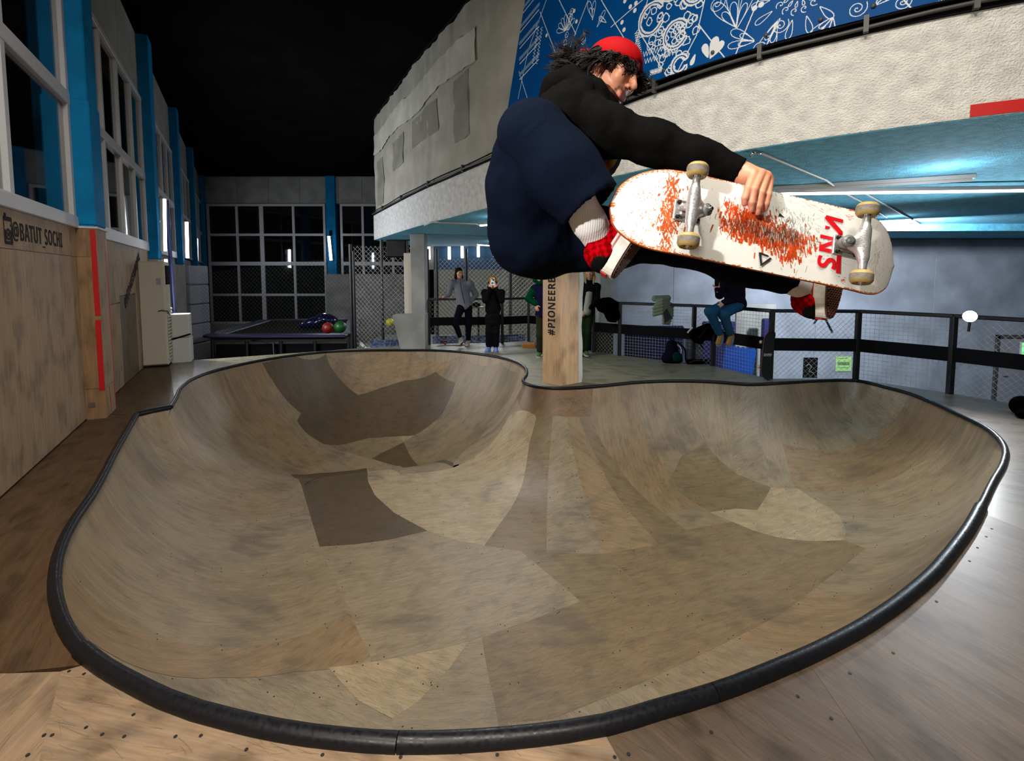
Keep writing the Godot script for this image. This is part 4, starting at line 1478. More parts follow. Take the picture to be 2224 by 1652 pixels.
func gal_at(s: float, out: float, y: float) -> Vector3:
	# a point over the gallery's front edge, s metres along it, pushed out towards the bowl
	var i := 0
	while i < GAL.size() - 2 and GAL_S[i + 1] < s:
		i += 1
	var t := (s - GAL_S[i]) / (GAL_S[i + 1] - GAL_S[i])
	var p := GAL[i].lerp(GAL[i + 1], t)
	var t0 := (GAL[mini(i + 1, GAL.size() - 1)] - GAL[maxi(i - 1, 0)]).normalized()
	var t1 := (GAL[mini(i + 2, GAL.size() - 1)] - GAL[i]).normalized()
	var d := t0.lerp(t1, t).normalized()
	p += Vector2(d.y, -d.x) * out
	return Vector3(p.x, y, -p.y)


func gal_bar(s0: float, s1: float, o0: float, o1: float, y0: float, y1: float, step := 0.16) -> ArrayMesh:
	# a bar that follows the front edge
	var st := begin()
	var n := maxi(1, int((s1 - s0) / step))
	for i in n:
		var a := lerpf(s0, s1, float(i) / n)
		var b := lerpf(s0, s1, float(i + 1) / n)
		var A := [gal_at(a, o1, y0), gal_at(a, o1, y1), gal_at(a, o0, y1), gal_at(a, o0, y0)]
		var B := [gal_at(b, o1, y0), gal_at(b, o1, y1), gal_at(b, o0, y1), gal_at(b, o0, y0)]
		for k in 4:
			var k1 := (k + 1) % 4
			quad(st, A[k], A[k1], B[k1], B[k], k + 1)
		if i == 0:
			quad(st, A[3], A[2], A[1], A[0])
		if i == n - 1:
			quad(st, B[0], B[1], B[2], B[3])
	return done(st)


func stroke(im: Image, pts: Array, w: float, c: Color) -> void:
	# a line on the banner through points in metres (along the gallery, height)
	const K := 379.0
	var b := maxi(2, int(w * K * 0.78))
	for i in pts.size() - 1:
		var p := Vector2((pts[i].x - 7.6) * K, (6.1 - pts[i].y) * K)
		var q := Vector2((pts[i + 1].x - 7.6) * K, (6.1 - pts[i + 1].y) * K)
		var n := int(p.distance_to(q) / maxf(1.0, b * 0.4)) + 1
		for k in n + 1:
			var v := p.lerp(q, float(k) / n)
			im.fill_rect(Rect2i(int(v.x) - b / 2, int(v.y) - b / 2, b, b), c)


func blob(im: Image, p: Vector2, r: float, c: Color) -> void:
	const K := 379.0
	var m := Vector2((p.x - 7.6) * K, (6.1 - p.y) * K)
	var n := int(r * K)
	for y in range(-n, n + 1):
		var w := int(sqrt(n * n - y * y))
		im.fill_rect(Rect2i(int(m.x) - w, int(m.y) + y, w * 2 + 1, 1), c)


func loop_petal(c: Vector2, ang: float, l: float, w: float) -> Array:
	var out := []
	for k in 17:
		var t := TAU * k / 16.0
		out.append(c + Vector2(l * (0.5 - 0.5 * cos(t)), w * sin(t) * (0.6 - 0.4 * cos(t))).rotated(ang))
	return out


func spiral(c: Vector2, r: float, turns: float, start: float, way := 1.0) -> Array:
	var out := []
	for k in 31:
		var t := k / 30.0
		out.append(c + Vector2.from_angle(start + way * t * turns * TAU) * r * t)
	return out


func banner_texture() -> ImageTexture:
	var im := Image.create(2048, 1024, false, Image.FORMAT_RGB8)
	im.fill(Color(0.0, 0.26, 0.50))
	var w := Color(0.80, 0.81, 0.83)
	var r := RandomNumberGenerator.new()
	r.seed = 3
	for l in [[Vector2(8.47, 4.767), Vector2(8.842, 4.057)], [Vector2(8.834, 4.74), Vector2(9.136, 4.244)], [Vector2(9.331, 4.51), Vector2(8.982, 4.076)], [Vector2(9.517, 4.425), Vector2(9.86, 3.889)], [Vector2(8.003, 4.249), Vector2(8.208, 3.838)], [Vector2(10.02, 3.91), Vector2(10.379, 3.332)], [Vector2(10.668, 3.921), Vector2(10.603, 3.659), Vector2(10.379, 3.332)], [Vector2(10.617, 3.743), Vector2(10.896, 3.322)], [Vector2(11.088, 3.757), Vector2(10.91, 3.347)], [Vector2(11.954, 3.469), Vector2(12.017, 3.367)], [Vector2(10.113, 4.157), Vector2(10.02, 3.91), Vector2(9.953, 3.749)], [Vector2(8.598, 4.849), Vector2(8.215, 4.428), Vector2(7.981, 3.918)], [Vector2(10.062, 4.179), Vector2(9.664, 4.096)]]:
		stroke(im, l, 0.012, w)
	# lace in a diamond
	var lace := PackedVector2Array([Vector2(10.113, 4.157), Vector2(10.668, 3.921), Vector2(10.603, 3.659), Vector2(10.379, 3.332), Vector2(10.02, 3.91)])
	var top := lace[0].lerp(lace[1], 0.5) + Vector2(0, 0.45)
	lace.append(top)
	lace = Geometry2D.convex_hull(lace)
	lace.remove_at(lace.size() - 1)
	var lo := lace[0]
	var hi := lace[0]
	for v in lace:
		lo = lo.min(v)
		hi = hi.max(v)
	for k in 150:
		var c := Vector2(r.randf_range(lo.x, hi.x), r.randf_range(lo.y, hi.y))
		if Geometry2D.is_point_in_polygon(c, lace):
			var rr := r.randf_range(0.018, 0.04)
			var o := []
			for i in 9:
				o.append(c + Vector2.from_angle(TAU * i / 8) * rr * r.randf_range(0.8, 1.2))
			stroke(im, o, 0.011, w)
	for arc in [[0.16, 0.55, 0.13], [0.5, 0.75, 0.15], [0.55, 0.35, 0.11], [0.62, 0.12, 0.07], [0.82, 0.6, 0.1]]:
		var c := Vector2(lerpf(lo.x, hi.x, arc[0] + 0.05), lerpf(lo.y, hi.y, arc[1]))
		var o := []
		for i in 14:
			o.append(c + Vector2.from_angle(TAU * i / 16 + 0.6) * arc[2])
		stroke(im, o, 0.05, w)
		stroke(im, o, 0.012, Color(0.02, 0.27, 0.50))
	# flower heads, scallops, leaves, spirals
	var f := Vector2(8.954, 4.382)
	for k in 7:
		stroke(im, loop_petal(f + Vector2(0, -0.03), 0.35 + k * 0.4, 0.17, 0.035), 0.009, w)
	f = Vector2(8.927, 4.599) + Vector2(0, 0.3)
	for k in 6:
		stroke(im, loop_petal(f, 0.2 + k * 0.55, 0.16, 0.04), 0.009, w)
	f = Vector2(11.368, 3.657) + Vector2(0, 0.06)
	for k in 14:
		stroke(im, spiral(f + Vector2.from_angle(TAU * k / 14) * 0.14, 0.03, 1.0, TAU * k / 14), 0.007, w)
		stroke(im, loop_petal(f + Vector2.from_angle(TAU * k / 14) * 0.075, TAU * k / 14, 0.04, 0.012), 0.006, w)
		stroke(im, loop_petal(f + Vector2.from_angle(TAU * k / 14) * 0.2, TAU * k / 14, 0.13, 0.03), 0.007, w)
	for l in [[Vector2(10.926, 3.609), 2.2, 0.3], [Vector2(10.926, 3.602), 1.7, 0.34], [Vector2(10.934, 3.593), 1.2, 0.3], [Vector2(11.068, 3.457), 2.5, 0.22], [Vector2(11.068, 3.45), 3.0, 0.2], [Vector2(11.225, 3.541), -2.2, 0.22], [Vector2(11.225, 3.541), -1.8, 0.24], [Vector2(11.574, 3.464), -2.6, 0.16], [Vector2(11.574, 3.464), -2.1, 0.18], [Vector2(11.574, 3.464), -1.6, 0.16], [Vector2(11.808, 3.47), 0.4, 0.14], [Vector2(11.808, 3.47), 0.9, 0.15], [Vector2(9.397, 4.298), 1.9, 0.2], [Vector2(9.397, 4.275), 1.4, 0.18], [Vector2(9.468, 4.177), 0.8, 0.16], [Vector2(9.599, 4.167), 2.4, 0.14]]:
		for g in [1.0, 0.6]:
			stroke(im, loop_petal(l[0], l[1], l[2] * g, l[2] * 0.2 * g), 0.008, w)
	for l in [[Vector2(11.245, 3.508), 0.06, 1.0], [Vector2(11.103, 3.385), 0.05, -1.0], [Vector2(11.711, 3.478), 0.06, 1.0], [Vector2(11.397, 3.341), 0.05, -1.0], [Vector2(10.773, 3.843), 0.07, 1.0], [Vector2(11.955, 3.446), 0.05, 1.0], [Vector2(11.551, 3.361), 0.05, 1.0], [Vector2(9.258, 4.124), 0.04, 1.0]]:
		stroke(im, spiral(l[0], l[1], 2.0, 0.5, l[2]), 0.009, w)
	# solid tulip and leaves
	for l in [[Vector2(10.729, 3.432), 1.3, 0.16], [Vector2(10.74, 3.439), 0.8, 0.13], [Vector2(10.709, 3.446), 1.9, 0.12], [Vector2(10.672, 3.369), -0.3, 0.1], [Vector2(10.664, 3.371), -1.1, 0.12], [Vector2(10.595, 3.505), -2.0, 0.08]]:
		for g in 6:
			stroke(im, loop_petal(l[0], l[1], l[2], l[2] * 0.06 * g), 0.012, w)
	# beads and dots
	for p in [Vector2(9.91, 4.18), Vector2(9.976, 4.184), Vector2(9.966, 4.122), Vector2(9.841, 4.261), Vector2(9.874, 4.279), Vector2(9.81, 4.079), Vector2(9.142, 4.37), Vector2(9.102, 4.497), Vector2(8.602, 4.446), Vector2(9.835, 4.001), Vector2(11.06, 3.699), Vector2(11.109, 3.708)]:
		blob(im, p, 0.022, w)
	for k in 6:
		var c: Vector2 = Vector2(8.924, 4.157) + Vector2(0.028, 0.07) * k
		stroke(im, spiral(c, 0.03, 1.0, 0.0) , 0.006, w)
		var o := []
		for i in 13:
			o.append(c + Vector2.from_angle(TAU * i / 12) * 0.03)
		stroke(im, o, 0.007, w)
	# striped ribbons on the left, zigzag stitching
	for k in 5:
		var a: Vector2 = Vector2(8.143, 4.233) + Vector2(0.0, 0.19) * k
		stroke(im, [a + Vector2(-0.12, -0.03), a + Vector2(0.3, 0.06)], 0.05, Color(0.42, 0.52, 0.62))
		stroke(im, [a + Vector2(-0.12, -0.09), a + Vector2(0.3, 0.0)], 0.015, w)
	for row in [[Vector2(10.073, 3.685), Vector2(10.411, 3.652)], [Vector2(10.09, 3.617), Vector2(10.435, 3.59)], [Vector2(10.154, 3.494), Vector2(10.278, 3.486)], [Vector2(10.068, 3.46), Vector2(10.103, 3.284)], [Vector2(10.13, 3.461), Vector2(10.17, 3.277)], [Vector2(9.987, 3.923), Vector2(10.036, 3.698)], [Vector2(12.029, 3.36), Vector2(12.166, 3.381)], [Vector2(8.433, 4.609), Vector2(8.318, 4.225)], [Vector2(8.509, 4.578), Vector2(8.397, 4.197)]]:
		var n := 22
		var z := []
		var side: Vector2 = (row[1] - row[0]).orthogonal().normalized() * 0.022
		for k in n + 1:
			z.append(row[0].lerp(row[1], float(k) / n) + (side if k % 2 else -side))
		stroke(im, z, 0.006, w)
	return ImageTexture.create_from_image(im)


func batten(called: String, label: String, a: Vector3, b: Vector3, lit: bool, far := false, w := 0.05) -> void:
	# a light tube in its housing under the soffit or on a column, with its light
	var o := thing(called, label, "light tube", a, "light tubes of the hall")
	var l := b - a
	var up := Vector3.UP if absf(l.normalized().y) < 0.9 else Vector3.BACK
	part("housing", beam(up * w * 0.5, l + up * w * 0.5, w * 1.1, w * 0.8, 0.004, up), M.white_paint, o)
	part("tube", tube([-up * w * 0.1 + l * 0.015, -up * w * 0.1 + l * 0.985], w * 0.32, 10), M.tube_far if far else M.tube_light if lit else M.white_paint, o)


func gallery() -> void:
	var raw := [-3.780, 13.350, -3.519, 12.847, -3.142, 12.120, -2.714, 11.296, -2.295, 10.497, -1.950, 9.850, -1.683, 9.368, -1.452, 8.969, -1.249, 8.631, -1.068, 8.332, -0.900, 8.050, -0.755, 7.803, -0.640, 7.605, -0.537, 7.431, -0.432, 7.254, -0.310, 7.050, -0.167, 6.812, -0.014, 6.556, 0.144, 6.293, 0.304, 6.031, 0.460, 5.780, 0.614, 5.534, 0.770, 5.288, 0.924, 5.049, 1.075, 4.824, 1.220, 4.620, 1.357, 4.440, 1.489, 4.278, 1.617, 4.132, 1.743, 3.997, 1.870, 3.870, 2.001, 3.751, 2.134, 3.643, 2.266, 3.546, 2.389, 3.458, 2.500, 3.380, 2.595, 3.315, 2.677, 3.264, 2.751, 3.220, 2.824, 3.181, 2.900, 3.140, 2.975, 3.100, 3.046, 3.064, 3.118, 3.029, 3.201, 2.992, 3.300, 2.950, 3.416, 2.901, 3.544, 2.848, 3.684, 2.793, 3.836, 2.736, 4.000, 2.680, 4.173, 2.624, 4.354, 2.567, 4.550, 2.510, 4.763, 2.454, 5.000, 2.400, 5.260, 2.346, 5.540, 2.293, 5.840, 2.241, 6.160, 2.193, 6.500, 2.150, 6.900, 2.111, 7.360, 2.076, 7.820, 2.044, 8.220, 2.019, 8.500, 2.000]
	var s := 0.0
	for i in range(0, raw.size(), 2):
		var p := Vector2(raw[i], raw[i + 1])
		if GAL.size():
			s += GAL[-1].distance_to(p)
		GAL.append(p)
		GAL_S.append(s)
	var full := s
	var g := thing("gallery", "overhanging gallery with rough white parapet and blue underside", "gallery")
	part("parapet", gal_bar(0.0, full, -0.22, 0.0, 2.648, 3.3), M.rough_white, g, "rough white plastered parapet face")
	# underside and slab
	var slab := PackedVector2Array()
	for i in 80:
		var e := gal_at(full * i / 79.0, -0.004, 0.0)
		slab.append(Vector2(e.x, -e.z))
	slab.append_array(PackedVector2Array([Vector2(17.28, 2.0), Vector2(17.28, 12.78), Vector2(2.28, 12.78), Vector2(2.28, 16.0), Vector2(-3.2, 16.0)]))
	part("soffit", flat_plate(slab, 2.642, 2.9), M.rough_blue, g, "blue painted plaster underside")
	part("beam", block(Vector3(4.2, 2.5, -9.4), Vector3(17.0, 2.641, -9.15), 0.01), M.rough_blue, g)
	part("gap_strip", gal_bar(0.02, full, -0.1, 0.015, 3.3, 3.36), M.black_matt, g, "dark strip above the parapet")
	var path := PackedVector3Array()
	for i in 110:
		path.append(gal_at(full * i / 109.0, 0.035, 3.335 + 0.006 * sin(i * 0.7)))
	part("cable", tube(path, 0.014, 6), mat("cable_grey", Color(0.25, 0.25, 0.25), 0.5), g)
	path = PackedVector3Array()
	for i in 110:
		path.append(gal_at(full * i / 109.0, 0.03, 3.385 + 0.008 * sin(i * 0.43)))
	part("cable", tube(path, 0.01, 6), M.black_matt, g)
	for q in [1.2, 3.0, 4.8, 6.3, 9.0, 10.2, 11.1, 11.75, 12.3]:
		part("clamp", gal_bar(q, q + 0.03, 0.0, 0.053, 3.3, 3.41, 0.1), M.cable_grey, g)
	# net curtain
	var net := thing("net_curtain", "grey fine-mesh curtain hung above the gallery parapet", "curtain")
	var nz := FastNoiseLite.new()
	nz.seed = 4
	nz.frequency = 0.9
	var st := begin()
	var at := func(ss: float, t: float) -> Vector3:
		var y := lerpf(3.38, 5.86, t)
		var wave := 0.018 * sin(ss * 17.0 + 2.0 * nz.get_noise_2d(ss, 0.0)) * (0.4 + nz.get_noise_2d(ss * 2.0, 7.0)) + 0.05 * nz.get_noise_2d(ss * 1.4, t * 3.0)
		return gal_at(ss, -0.06 + wave, y)
	var cols := 150
	for i in cols:
		for j in 10:
			var a := 9.0 * i / cols
			var b := 9.0 * (i + 1) / cols
			quad(st, at.call(a, j / 10.0), at.call(a, (j + 1) / 10.0), at.call(b, (j + 1) / 10.0), at.call(b, j / 10.0), 1)
	part("mesh_sheet", done(st), tinted("net_cloth", Color(0.67, 0.655, 0.60), 0.9, T.plaster_tint, 0.3), net)
	st = begin()
	for i in cols:
		for j in 4:
			var a := 9.0 * i / cols
			var b := 9.0 * (i + 1) / cols
			if b > 6.7:
				continue
			var up := func(ss: float, jj: int) -> Vector3:
				return at.call(ss, 0.62 + 0.2 * jj / 4.0 - 0.02 * sin(ss * 2.0)) + (gal_at(ss, 0.0, 0.0) - gal_at(ss, 0.03, 0.0)) * -1.0
			quad(st, up.call(a, j), up.call(a, j + 1), up.call(b, j + 1), up.call(b, j), 1)
	part("pale_band", done(st), tinted("net_cloth_pale", Color(0.77, 0.76, 0.70), 0.9, T.plaster_tint, 0.3), net, "paler doubled band of the mesh")
	tinted("net_cloth_dark", Color(0.54, 0.525, 0.48), 0.9, T.plaster_tint, 0.3)
	for q in [[0.3, 1.0, 0.05, 0.52], [2.0, 3.0, 0.3, 0.56], [3.6, 5.1, 0.36, 0.58], [5.8, 6.4, 0.2, 0.6]]:
		var n := 14
		st = begin()
		for i in n:
			var a := lerpf(q[0], q[1], float(i) / n)
			var b := lerpf(q[0], q[1], float(i + 1) / n)
			var lift := func(ss: float, t: float) -> Vector3:
				return at.call(ss, t) + (gal_at(ss, 0.012, 0.0) - gal_at(ss, 0.0, 0.0))
			for j in 5:
				quad(st, lift.call(a, lerpf(q[2], q[3], j / 5.0)), lift.call(a, lerpf(q[2], q[3], (j + 1) / 5.0)), lift.call(b, lerpf(q[2], q[3], (j + 1) / 5.0)), lift.call(b, lerpf(q[2], q[3], j / 5.0)), 1)
		part("patch", done(st), M.net_cloth_dark, net, "darker overlapping patch of mesh")
	part("hem_rod", tube(range(60).map(func(i): return gal_at(9.0 * i / 59.0, -0.04, 5.88)), 0.02, 6), M.black_matt, net)
	# printed banner
	var ban := thing("banner", "blue banner printed with white folk ornaments above the parapet", "banner")
	st = begin()
	for i in 90:
		for j in 4:
			var pts := []
			for k in [[0, 0], [0, 1], [1, 1], [1, 0]]:
				var t: float = (j + k[1]) / 4.0
				var ss: float = lerpf(7.55 + 0.95 * t, full - 0.1, (i + k[0]) / 90.0)
				var y := lerpf(3.40, 6.05, t)
				pts.append([gal_at(ss, 0.02, y), Vector2((ss - 7.6) / 5.404, (6.1 - y) / 2.702)])
			st.set_smooth_group(1)
			for k in [0, 1, 2, 0, 2, 3]:
				st.set_uv(pts[k][1])
				st.add_vertex(pts[k][0])
	var bm := mat("banner", Color.WHITE, 0.5)
	bm.metallic_specular = 0.2
	bm.albedo_texture = banner_texture()
	part("printed_sheet", done(st), bm, ban)
	for q in [8.0, 8.6, 9.2, 9.8, 10.3, 10.75, 11.15, 11.5, 11.8, 12.1, 12.4]:
		var ey := begin()
		lathe_to(ey, [Vector2(0.016, 0.0), Vector2(0.016, 0.006), Vector2(0.0, 0.008)], 8, Transform3D(Basis(Vector3.RIGHT, PI / 2), Vector3.ZERO))
		var e := part("eyelet", done(ey), M.cable_grey, ban)
		e.position = gal_at(q, 0.024, 3.47)
		e.look_at_from_position(e.position, e.position - (gal_at(q, 1.0, 3.47) - gal_at(q, 0.0, 3.47)), Vector3.UP)
	# red tape on the parapet
	var tp := thing("red_tape", "strip of glossy red tape on the lower edge of the parapet", "tape")
	part("strip", gal_bar(Vector2(12.325, 2.668).x, 13.4, 0.002, 0.006, 2.655, 2.73, 0.1), M.red_tape, tp)
	# lights and conduits on the underside
	batten("light_tube", "long unlit light batten under the gallery above the board", Vector3(2.918, 2.6, -5.456), Vector3(4.519, 2.6, -4.795), false)
	batten("light_tube", "long lit light batten at the right under the gallery", Vector3(2.929, 2.56, -5.398), Vector3(5.879, 2.56, -5.144), true)
	batten("light_tube", "short lit tube under the gallery right of the skateboard", Vector3(6.864, 2.6, -9.097), Vector3(7.395, 2.6, -9.097), true)
	batten("light_tube", "lit tube under the gallery left of the skater's legs", Vector3(-0.601, 2.6, -9.097), Vector3(0, 2.6, -8.708), true)
	batten("light_tube", "lower lit tube under the gallery behind the skater's legs", Vector3(-1.027, 2.58, -14.286), Vector3(-0.058, 2.58, -15.397), true)
	var cn := thing("conduit", "white conduit pipes clipped across the blue underside", "conduit")
	for p in [[Vector3(1.914, 2.63, -3.913), Vector3(1.998, 2.63, -3.941), Vector3(3.21, 2.63, -5.016), Vector3(3.602, 2.6, -5.398)], [Vector3(3.496, 2.63, -5.371), Vector3(4.568, 2.63, -6.412), Vector3(6.247, 2.63, -8.147)], [Vector3(3.718, 2.63, -5.371), Vector3(4.192, 2.63, -5.813), Vector3(7.72, 2.63, -9.219)]]:
		part("pipe", tube(p, 0.012, 8), M.white_paint, cn)
	part("clip", tube([Vector3(1.926, 2.62, -3.974), Vector3(1.855, 2.6, -3.793), Vector3(1.959, 2.62, -3.901)], 0.014, 8), M.chrome, cn)
	var cn2 := thing("conduit", "thin white conduit under the far end of the gallery", "conduit")
	part("pipe", tube([Vector3(-1.664, 2.62, -9.288), Vector3(-1.434, 2.62, -8.741), Vector3(-0.657, 2.62, -9.046), Vector3(-0.591, 2.6, -9.348)], 0.016, 8), M.white_paint, cn2)
	# key light for the gallery: the tubes' own light
	var cool := Color(0.93, 0.96, 1.0)
	lamp_area(Vector3(3.494, 2.5, -5.042), Vector3.DOWN, Vector2(1.2, 0.05), 2.5, cool)
	lamp_area(Vector3(4.618, 2.5, -4.881), Vector3.DOWN, Vector2(1.2, 0.05), 3.0, cool)
	lamp_area(Vector3(6.725, 2.53, -8.58), Vector3(0.75, -0.45, -1.0).normalized(), Vector2(0.6, 0.05), WALL_TUBE, cool)
	lamp_area(Vector3(-0.27, 2.53, -8.427), Vector3.DOWN, Vector2(0.6, 0.05), 8.0, cool)
	lamp_area(Vector3(-0.506, 2.5, -14.073), Vector3.DOWN, Vector2(0.6, 0.05), 8.0, cool)
	for l in [[Vector3(3.935, 2.42, -4.469), 0.3], [Vector3(6.343, 2.48, -8.093), 0.2], [Vector3(-0.261, 2.5, -8.139), 0.1], [Vector3(-0.494, 2.48, -13.742), 0.1]]:
		var t := OmniLight3D.new()
		t.name = numbered("tube_light_glow")
		t.light_color = cool
		t.light_energy = l[1]
		t.light_size = 0.08
		t.omni_range = 40.0
		t.shadow_enabled = true
		add_child(t)
		t.position = l[0]


const WALL_TUBE := 45.0


func lamp_area(at: Vector3, towards: Vector3, size: Vector2, energy: float, c: Color) -> AreaLight3D:
	var a := AreaLight3D.new()
	a.name = numbered("area_glow")  # serves the tubes and also the added fill panels over the deck
	a.area_size = size
	a.light_energy = energy
	a.light_color = c
	a.shadow_enabled = true
	a.set("area_range", 40.0)
	add_child(a)
	a.look_at_from_position(at, at + towards, Vector3.UP if absf(towards.y) < 0.9 else Vector3.BACK)
	return a


# ---------------------------------------------------------------- columns under the gallery
func wooden_column() -> void:
	var o := thing("wooden_column", "square plywood clad column on the tongue of the bowl, lettered #PIONEERB", "column")
	ply("ply_post", Color(0.88, 0.72, 0.55), "ply_wall", 0.5, Vector2(0.4, 0.7))
	var a := Vector2(0.477, 7.487)
	var b := Vector2(0.723, 7.2)
	var c := Vector2(1.031, 7.421)
	# left and right faces meet in the near corner b
	var lf := (b - a)
	var rf := (c - b)
	var top := 2.64
	var face := func(p: Vector2, q: Vector2, y0: float, y1: float) -> void:
		var l := p.distance_to(q)
		var x := Vector3(q.x - p.x, 0, -(q.y - p.y)) / l
		var st := begin()
		ply_sheet(st, Vector3(0.001, y0 + 0.001, -0.018), Vector3(l - 0.001, y1 - 0.001, 0), Vector2(rng.randf(), rng.randf()))
		var m := part("plywood_panel", done(st), M.ply_post, o)
		m.transform = Transform3D(Basis(x, Vector3.UP, x.cross(Vector3.UP)), Vector3(p.x, 0, -p.y))
	face.call(a, b, 0.0, 1.9)
	face.call(a, b, 1.9, top)
	face.call(b, c, 0.0, 1.9)
	face.call(b, c, 1.9, top)
	var d := a + rf
	face.call(c, c - lf, 0.0, top)
	face.call(c - lf, a, 0.0, top)
	var core := PackedVector2Array([a.lerp(c, 0.06), b.lerp(d, 0.06), c.lerp(a, 0.06), d.lerp(b, 0.06)])
	part("core", flat_plate(core, 0.0, top), M.white_paint, o)
	# lettering runs up the left face
	var l := lf.length()
	var x := Vector3(lf.x, 0, -lf.y) / l
	var out := x.cross(Vector3.UP)
	var t := part("lettering", words("#PIONEERBOWL", 0.27, 0.003), M.ink, o, "black upright lettering")
	var mid := Vector3(a.x, 0, -a.y) + x * l * 0.52 + Vector3.UP * 1.38 + out * 0.003
	t.transform = Transform3D(Basis(Vector3.UP * 0.6, -x * 0.78, out), mid)
	# loose white sheet on the right edge
	var sheet_l := [c, c + rf.normalized() * 0.075]
	var st := begin()
	for i in 24:
		var y0 := top * i / 24.0
		var y1 := top * (i + 1) / 24.0
		var w := func(y: float) -> float:
			return 0.012 * sin(y * 5.0) + 0.008 * sin(y * 13.0)
		var p0: Vector2 = sheet_l[0]
		var p1: Vector2 = sheet_l[1]
		var n := Vector2(-rf.normalized().y, rf.normalized().x)
		var q := func(p: Vector2, y: float, k: float) -> Vector3:
			var v: Vector2 = p - n * w.call(y) * k
			return Vector3(v.x, y, -v.y)
		quad(st, q.call(p0, y0, 0.2), q.call(p0, y1, 0.2), q.call(p1, y1, 1.0), q.call(p1, y0, 1.0), 1)
		quad(st, q.call(p1 + n * 0.01, y0, 1.0), q.call(p1 + n * 0.01, y1, 1.0), q.call(p0 + n * 0.01, y1, 0.2), q.call(p0 + n * 0.01, y0, 0.2), 2)
	part("white_lining", done(st), M.white_paint, o, "white lining board standing off the edge")
	# white column further back, with its flared box and the black cabinet
	var wc := thing("white_column", "white square column under the far end of the gallery", "column", Vector3(-2.253, 0, -11.338))
	part("shaft", block(Vector3(-0.12, -2.0, -0.35), Vector3(0.22, 2.64, 0.0), 0.01), M.white_wall, wc)
	part("side_strip", block(Vector3(-0.3, 0.0, -0.3), Vector3(-0.124, 2.2, -0.12), 0.01), M.cream_paint, wc)
	var pb := thing("planter_box", "white tapering box at the foot of the white column", "box", Vector3(-2.307, 0, -10.974))
	var tb := begin()
	var lo := [Vector3(-0.22, 0, 0.12), Vector3(0.34, 0, 0.12), Vector3(0.34, 0, -0.3), Vector3(-0.22, 0, -0.3)]
	var hi := [Vector3(-0.38, 0.78, 0.16), Vector3(0.34, 0.8, 0.12), Vector3(0.34, 0.8, -0.3), Vector3(-0.38, 0.78, -0.3)]
	for k in 4:
		var k1 := (k + 1) % 4
		quad(tb, lo[k], hi[k], hi[k1], lo[k1])
	quad(tb, hi[0], hi[3], hi[2], hi[1])
	part("casing", done(tb), M.white_wall, pb)
	var sp := thing("speaker", "black loudspeaker hung beside the white column", "speaker", Vector3(-2.804, 2.324, -11.9))
	part("cabinet", box(Vector3(0.48, 0.42, 0.3), 0.02), M.black_matt, sp)
	part("grille", box(Vector3(0.44, 0.38, 0.012), 0.004, Vector3(0, 0, 0.155)), M.black_steel, sp)
	part("bracket", beam(Vector3(0.1, 0.2, -0.1), Vector3(0.45, 0.24, -0.1), 0.03, 0.03), M.black_steel, sp)


# ---------------------------------------------------------------- fences
func fence(called: String, label: String, pts: Array, step: float, skip_net := []) -> void:
	var o := thing(called, label, "fence")
	var nz := FastNoiseLite.new()
	nz.seed = 12
	for i in pts.size():
		var p := Vector3(pts[i].x, 0, -pts[i].y)
		part("post", block(p + Vector3(-0.035, -0.6, -0.035), p + Vector3(0.035, 1.1, 0.035), 0.006), M.black_steel, o)
	for i in pts.size() - 1:
		var a := Vector3(pts[i].x, 0, -pts[i].y)
		var b := Vector3(pts[i + 1].x, 0, -pts[i + 1].y)
		part("top_rail", beam(a + Vector3.UP * 1.1, b + Vector3.UP * 1.1, 0.06, 0.055, 0.012), M.black_steel, o)
		part("board", beam(a + Vector3.UP * 0.56, b + Vector3.UP * 0.56, 0.03, 0.2, 0.004), M.black_matt, o)
		if not i in skip_net:
			var away := (b - a).cross(Vector3.UP).normalized() * 0.05
			if away.dot((a + b) * 0.5 - Vector3(0, 0, -5.5)) < 0.0:
				away = -away
			var st := begin()
			net_to(st, a + away + Vector3.UP * -0.05, b + away + Vector3.UP * -0.05, b + away + Vector3.UP * 1.08, a + away + Vector3.UP * 1.08, step, 0.0021, i % 2 == 0, 0.018, nz)
			var n := part("net", done(st), M.net_light, o)
			stuff(n)


func fences() -> void:
	fence("fence", "black fence with netting behind the people left of the wooden column", [Vector2(-2.012, 11.648), Vector2(-0.24, 11.891), Vector2(0.422, 12.232), Vector2(1.612, 10.974)], 0.075)
	fence("fence", "black fence with netting along the right side of the deck", [Vector2(1.764, 10.436), Vector2(2.241, 10.007), Vector2(3.439, 9.096), Vector2(3.717, 8.859), Vector2(4.172, 7.727), Vector2(5.484, 7.622), Vector2(6.162, 6.712), Vector2(6.54, 6.015), Vector2(8.6, 5.2)], 0.06)
	# tall safety net with posts behind the left fence
	var o := thing("safety_net", "tall pale safety net on dark posts behind the left fence", "net")
	var nz := FastNoiseLite.new()
	nz.seed = 5
	for p in [[-2.05, 2.4], [-1.25, 2.4], [-0.05, 2.5], [1.3, 2.4]]:
		part("post", tube([Vector3(p[0], -2.0, -13.2), Vector3(p[0], p[1], -13.2)], 0.045, 8), M.black_steel, o)
	var xs := [-2.05, -1.25, -0.05, 1.3]
	for i in 3:
		var st := begin()
		net_to(st, Vector3(xs[i], -1.2, -13.2), Vector3(xs[i + 1], -1.2, -13.2), Vector3(xs[i + 1], 2.12, -13.2), Vector3(xs[i], 2.12, -13.2), 0.085, 0.0042, true, 0.08, nz)
		stuff(part("net", done(st), M.net_light, o))


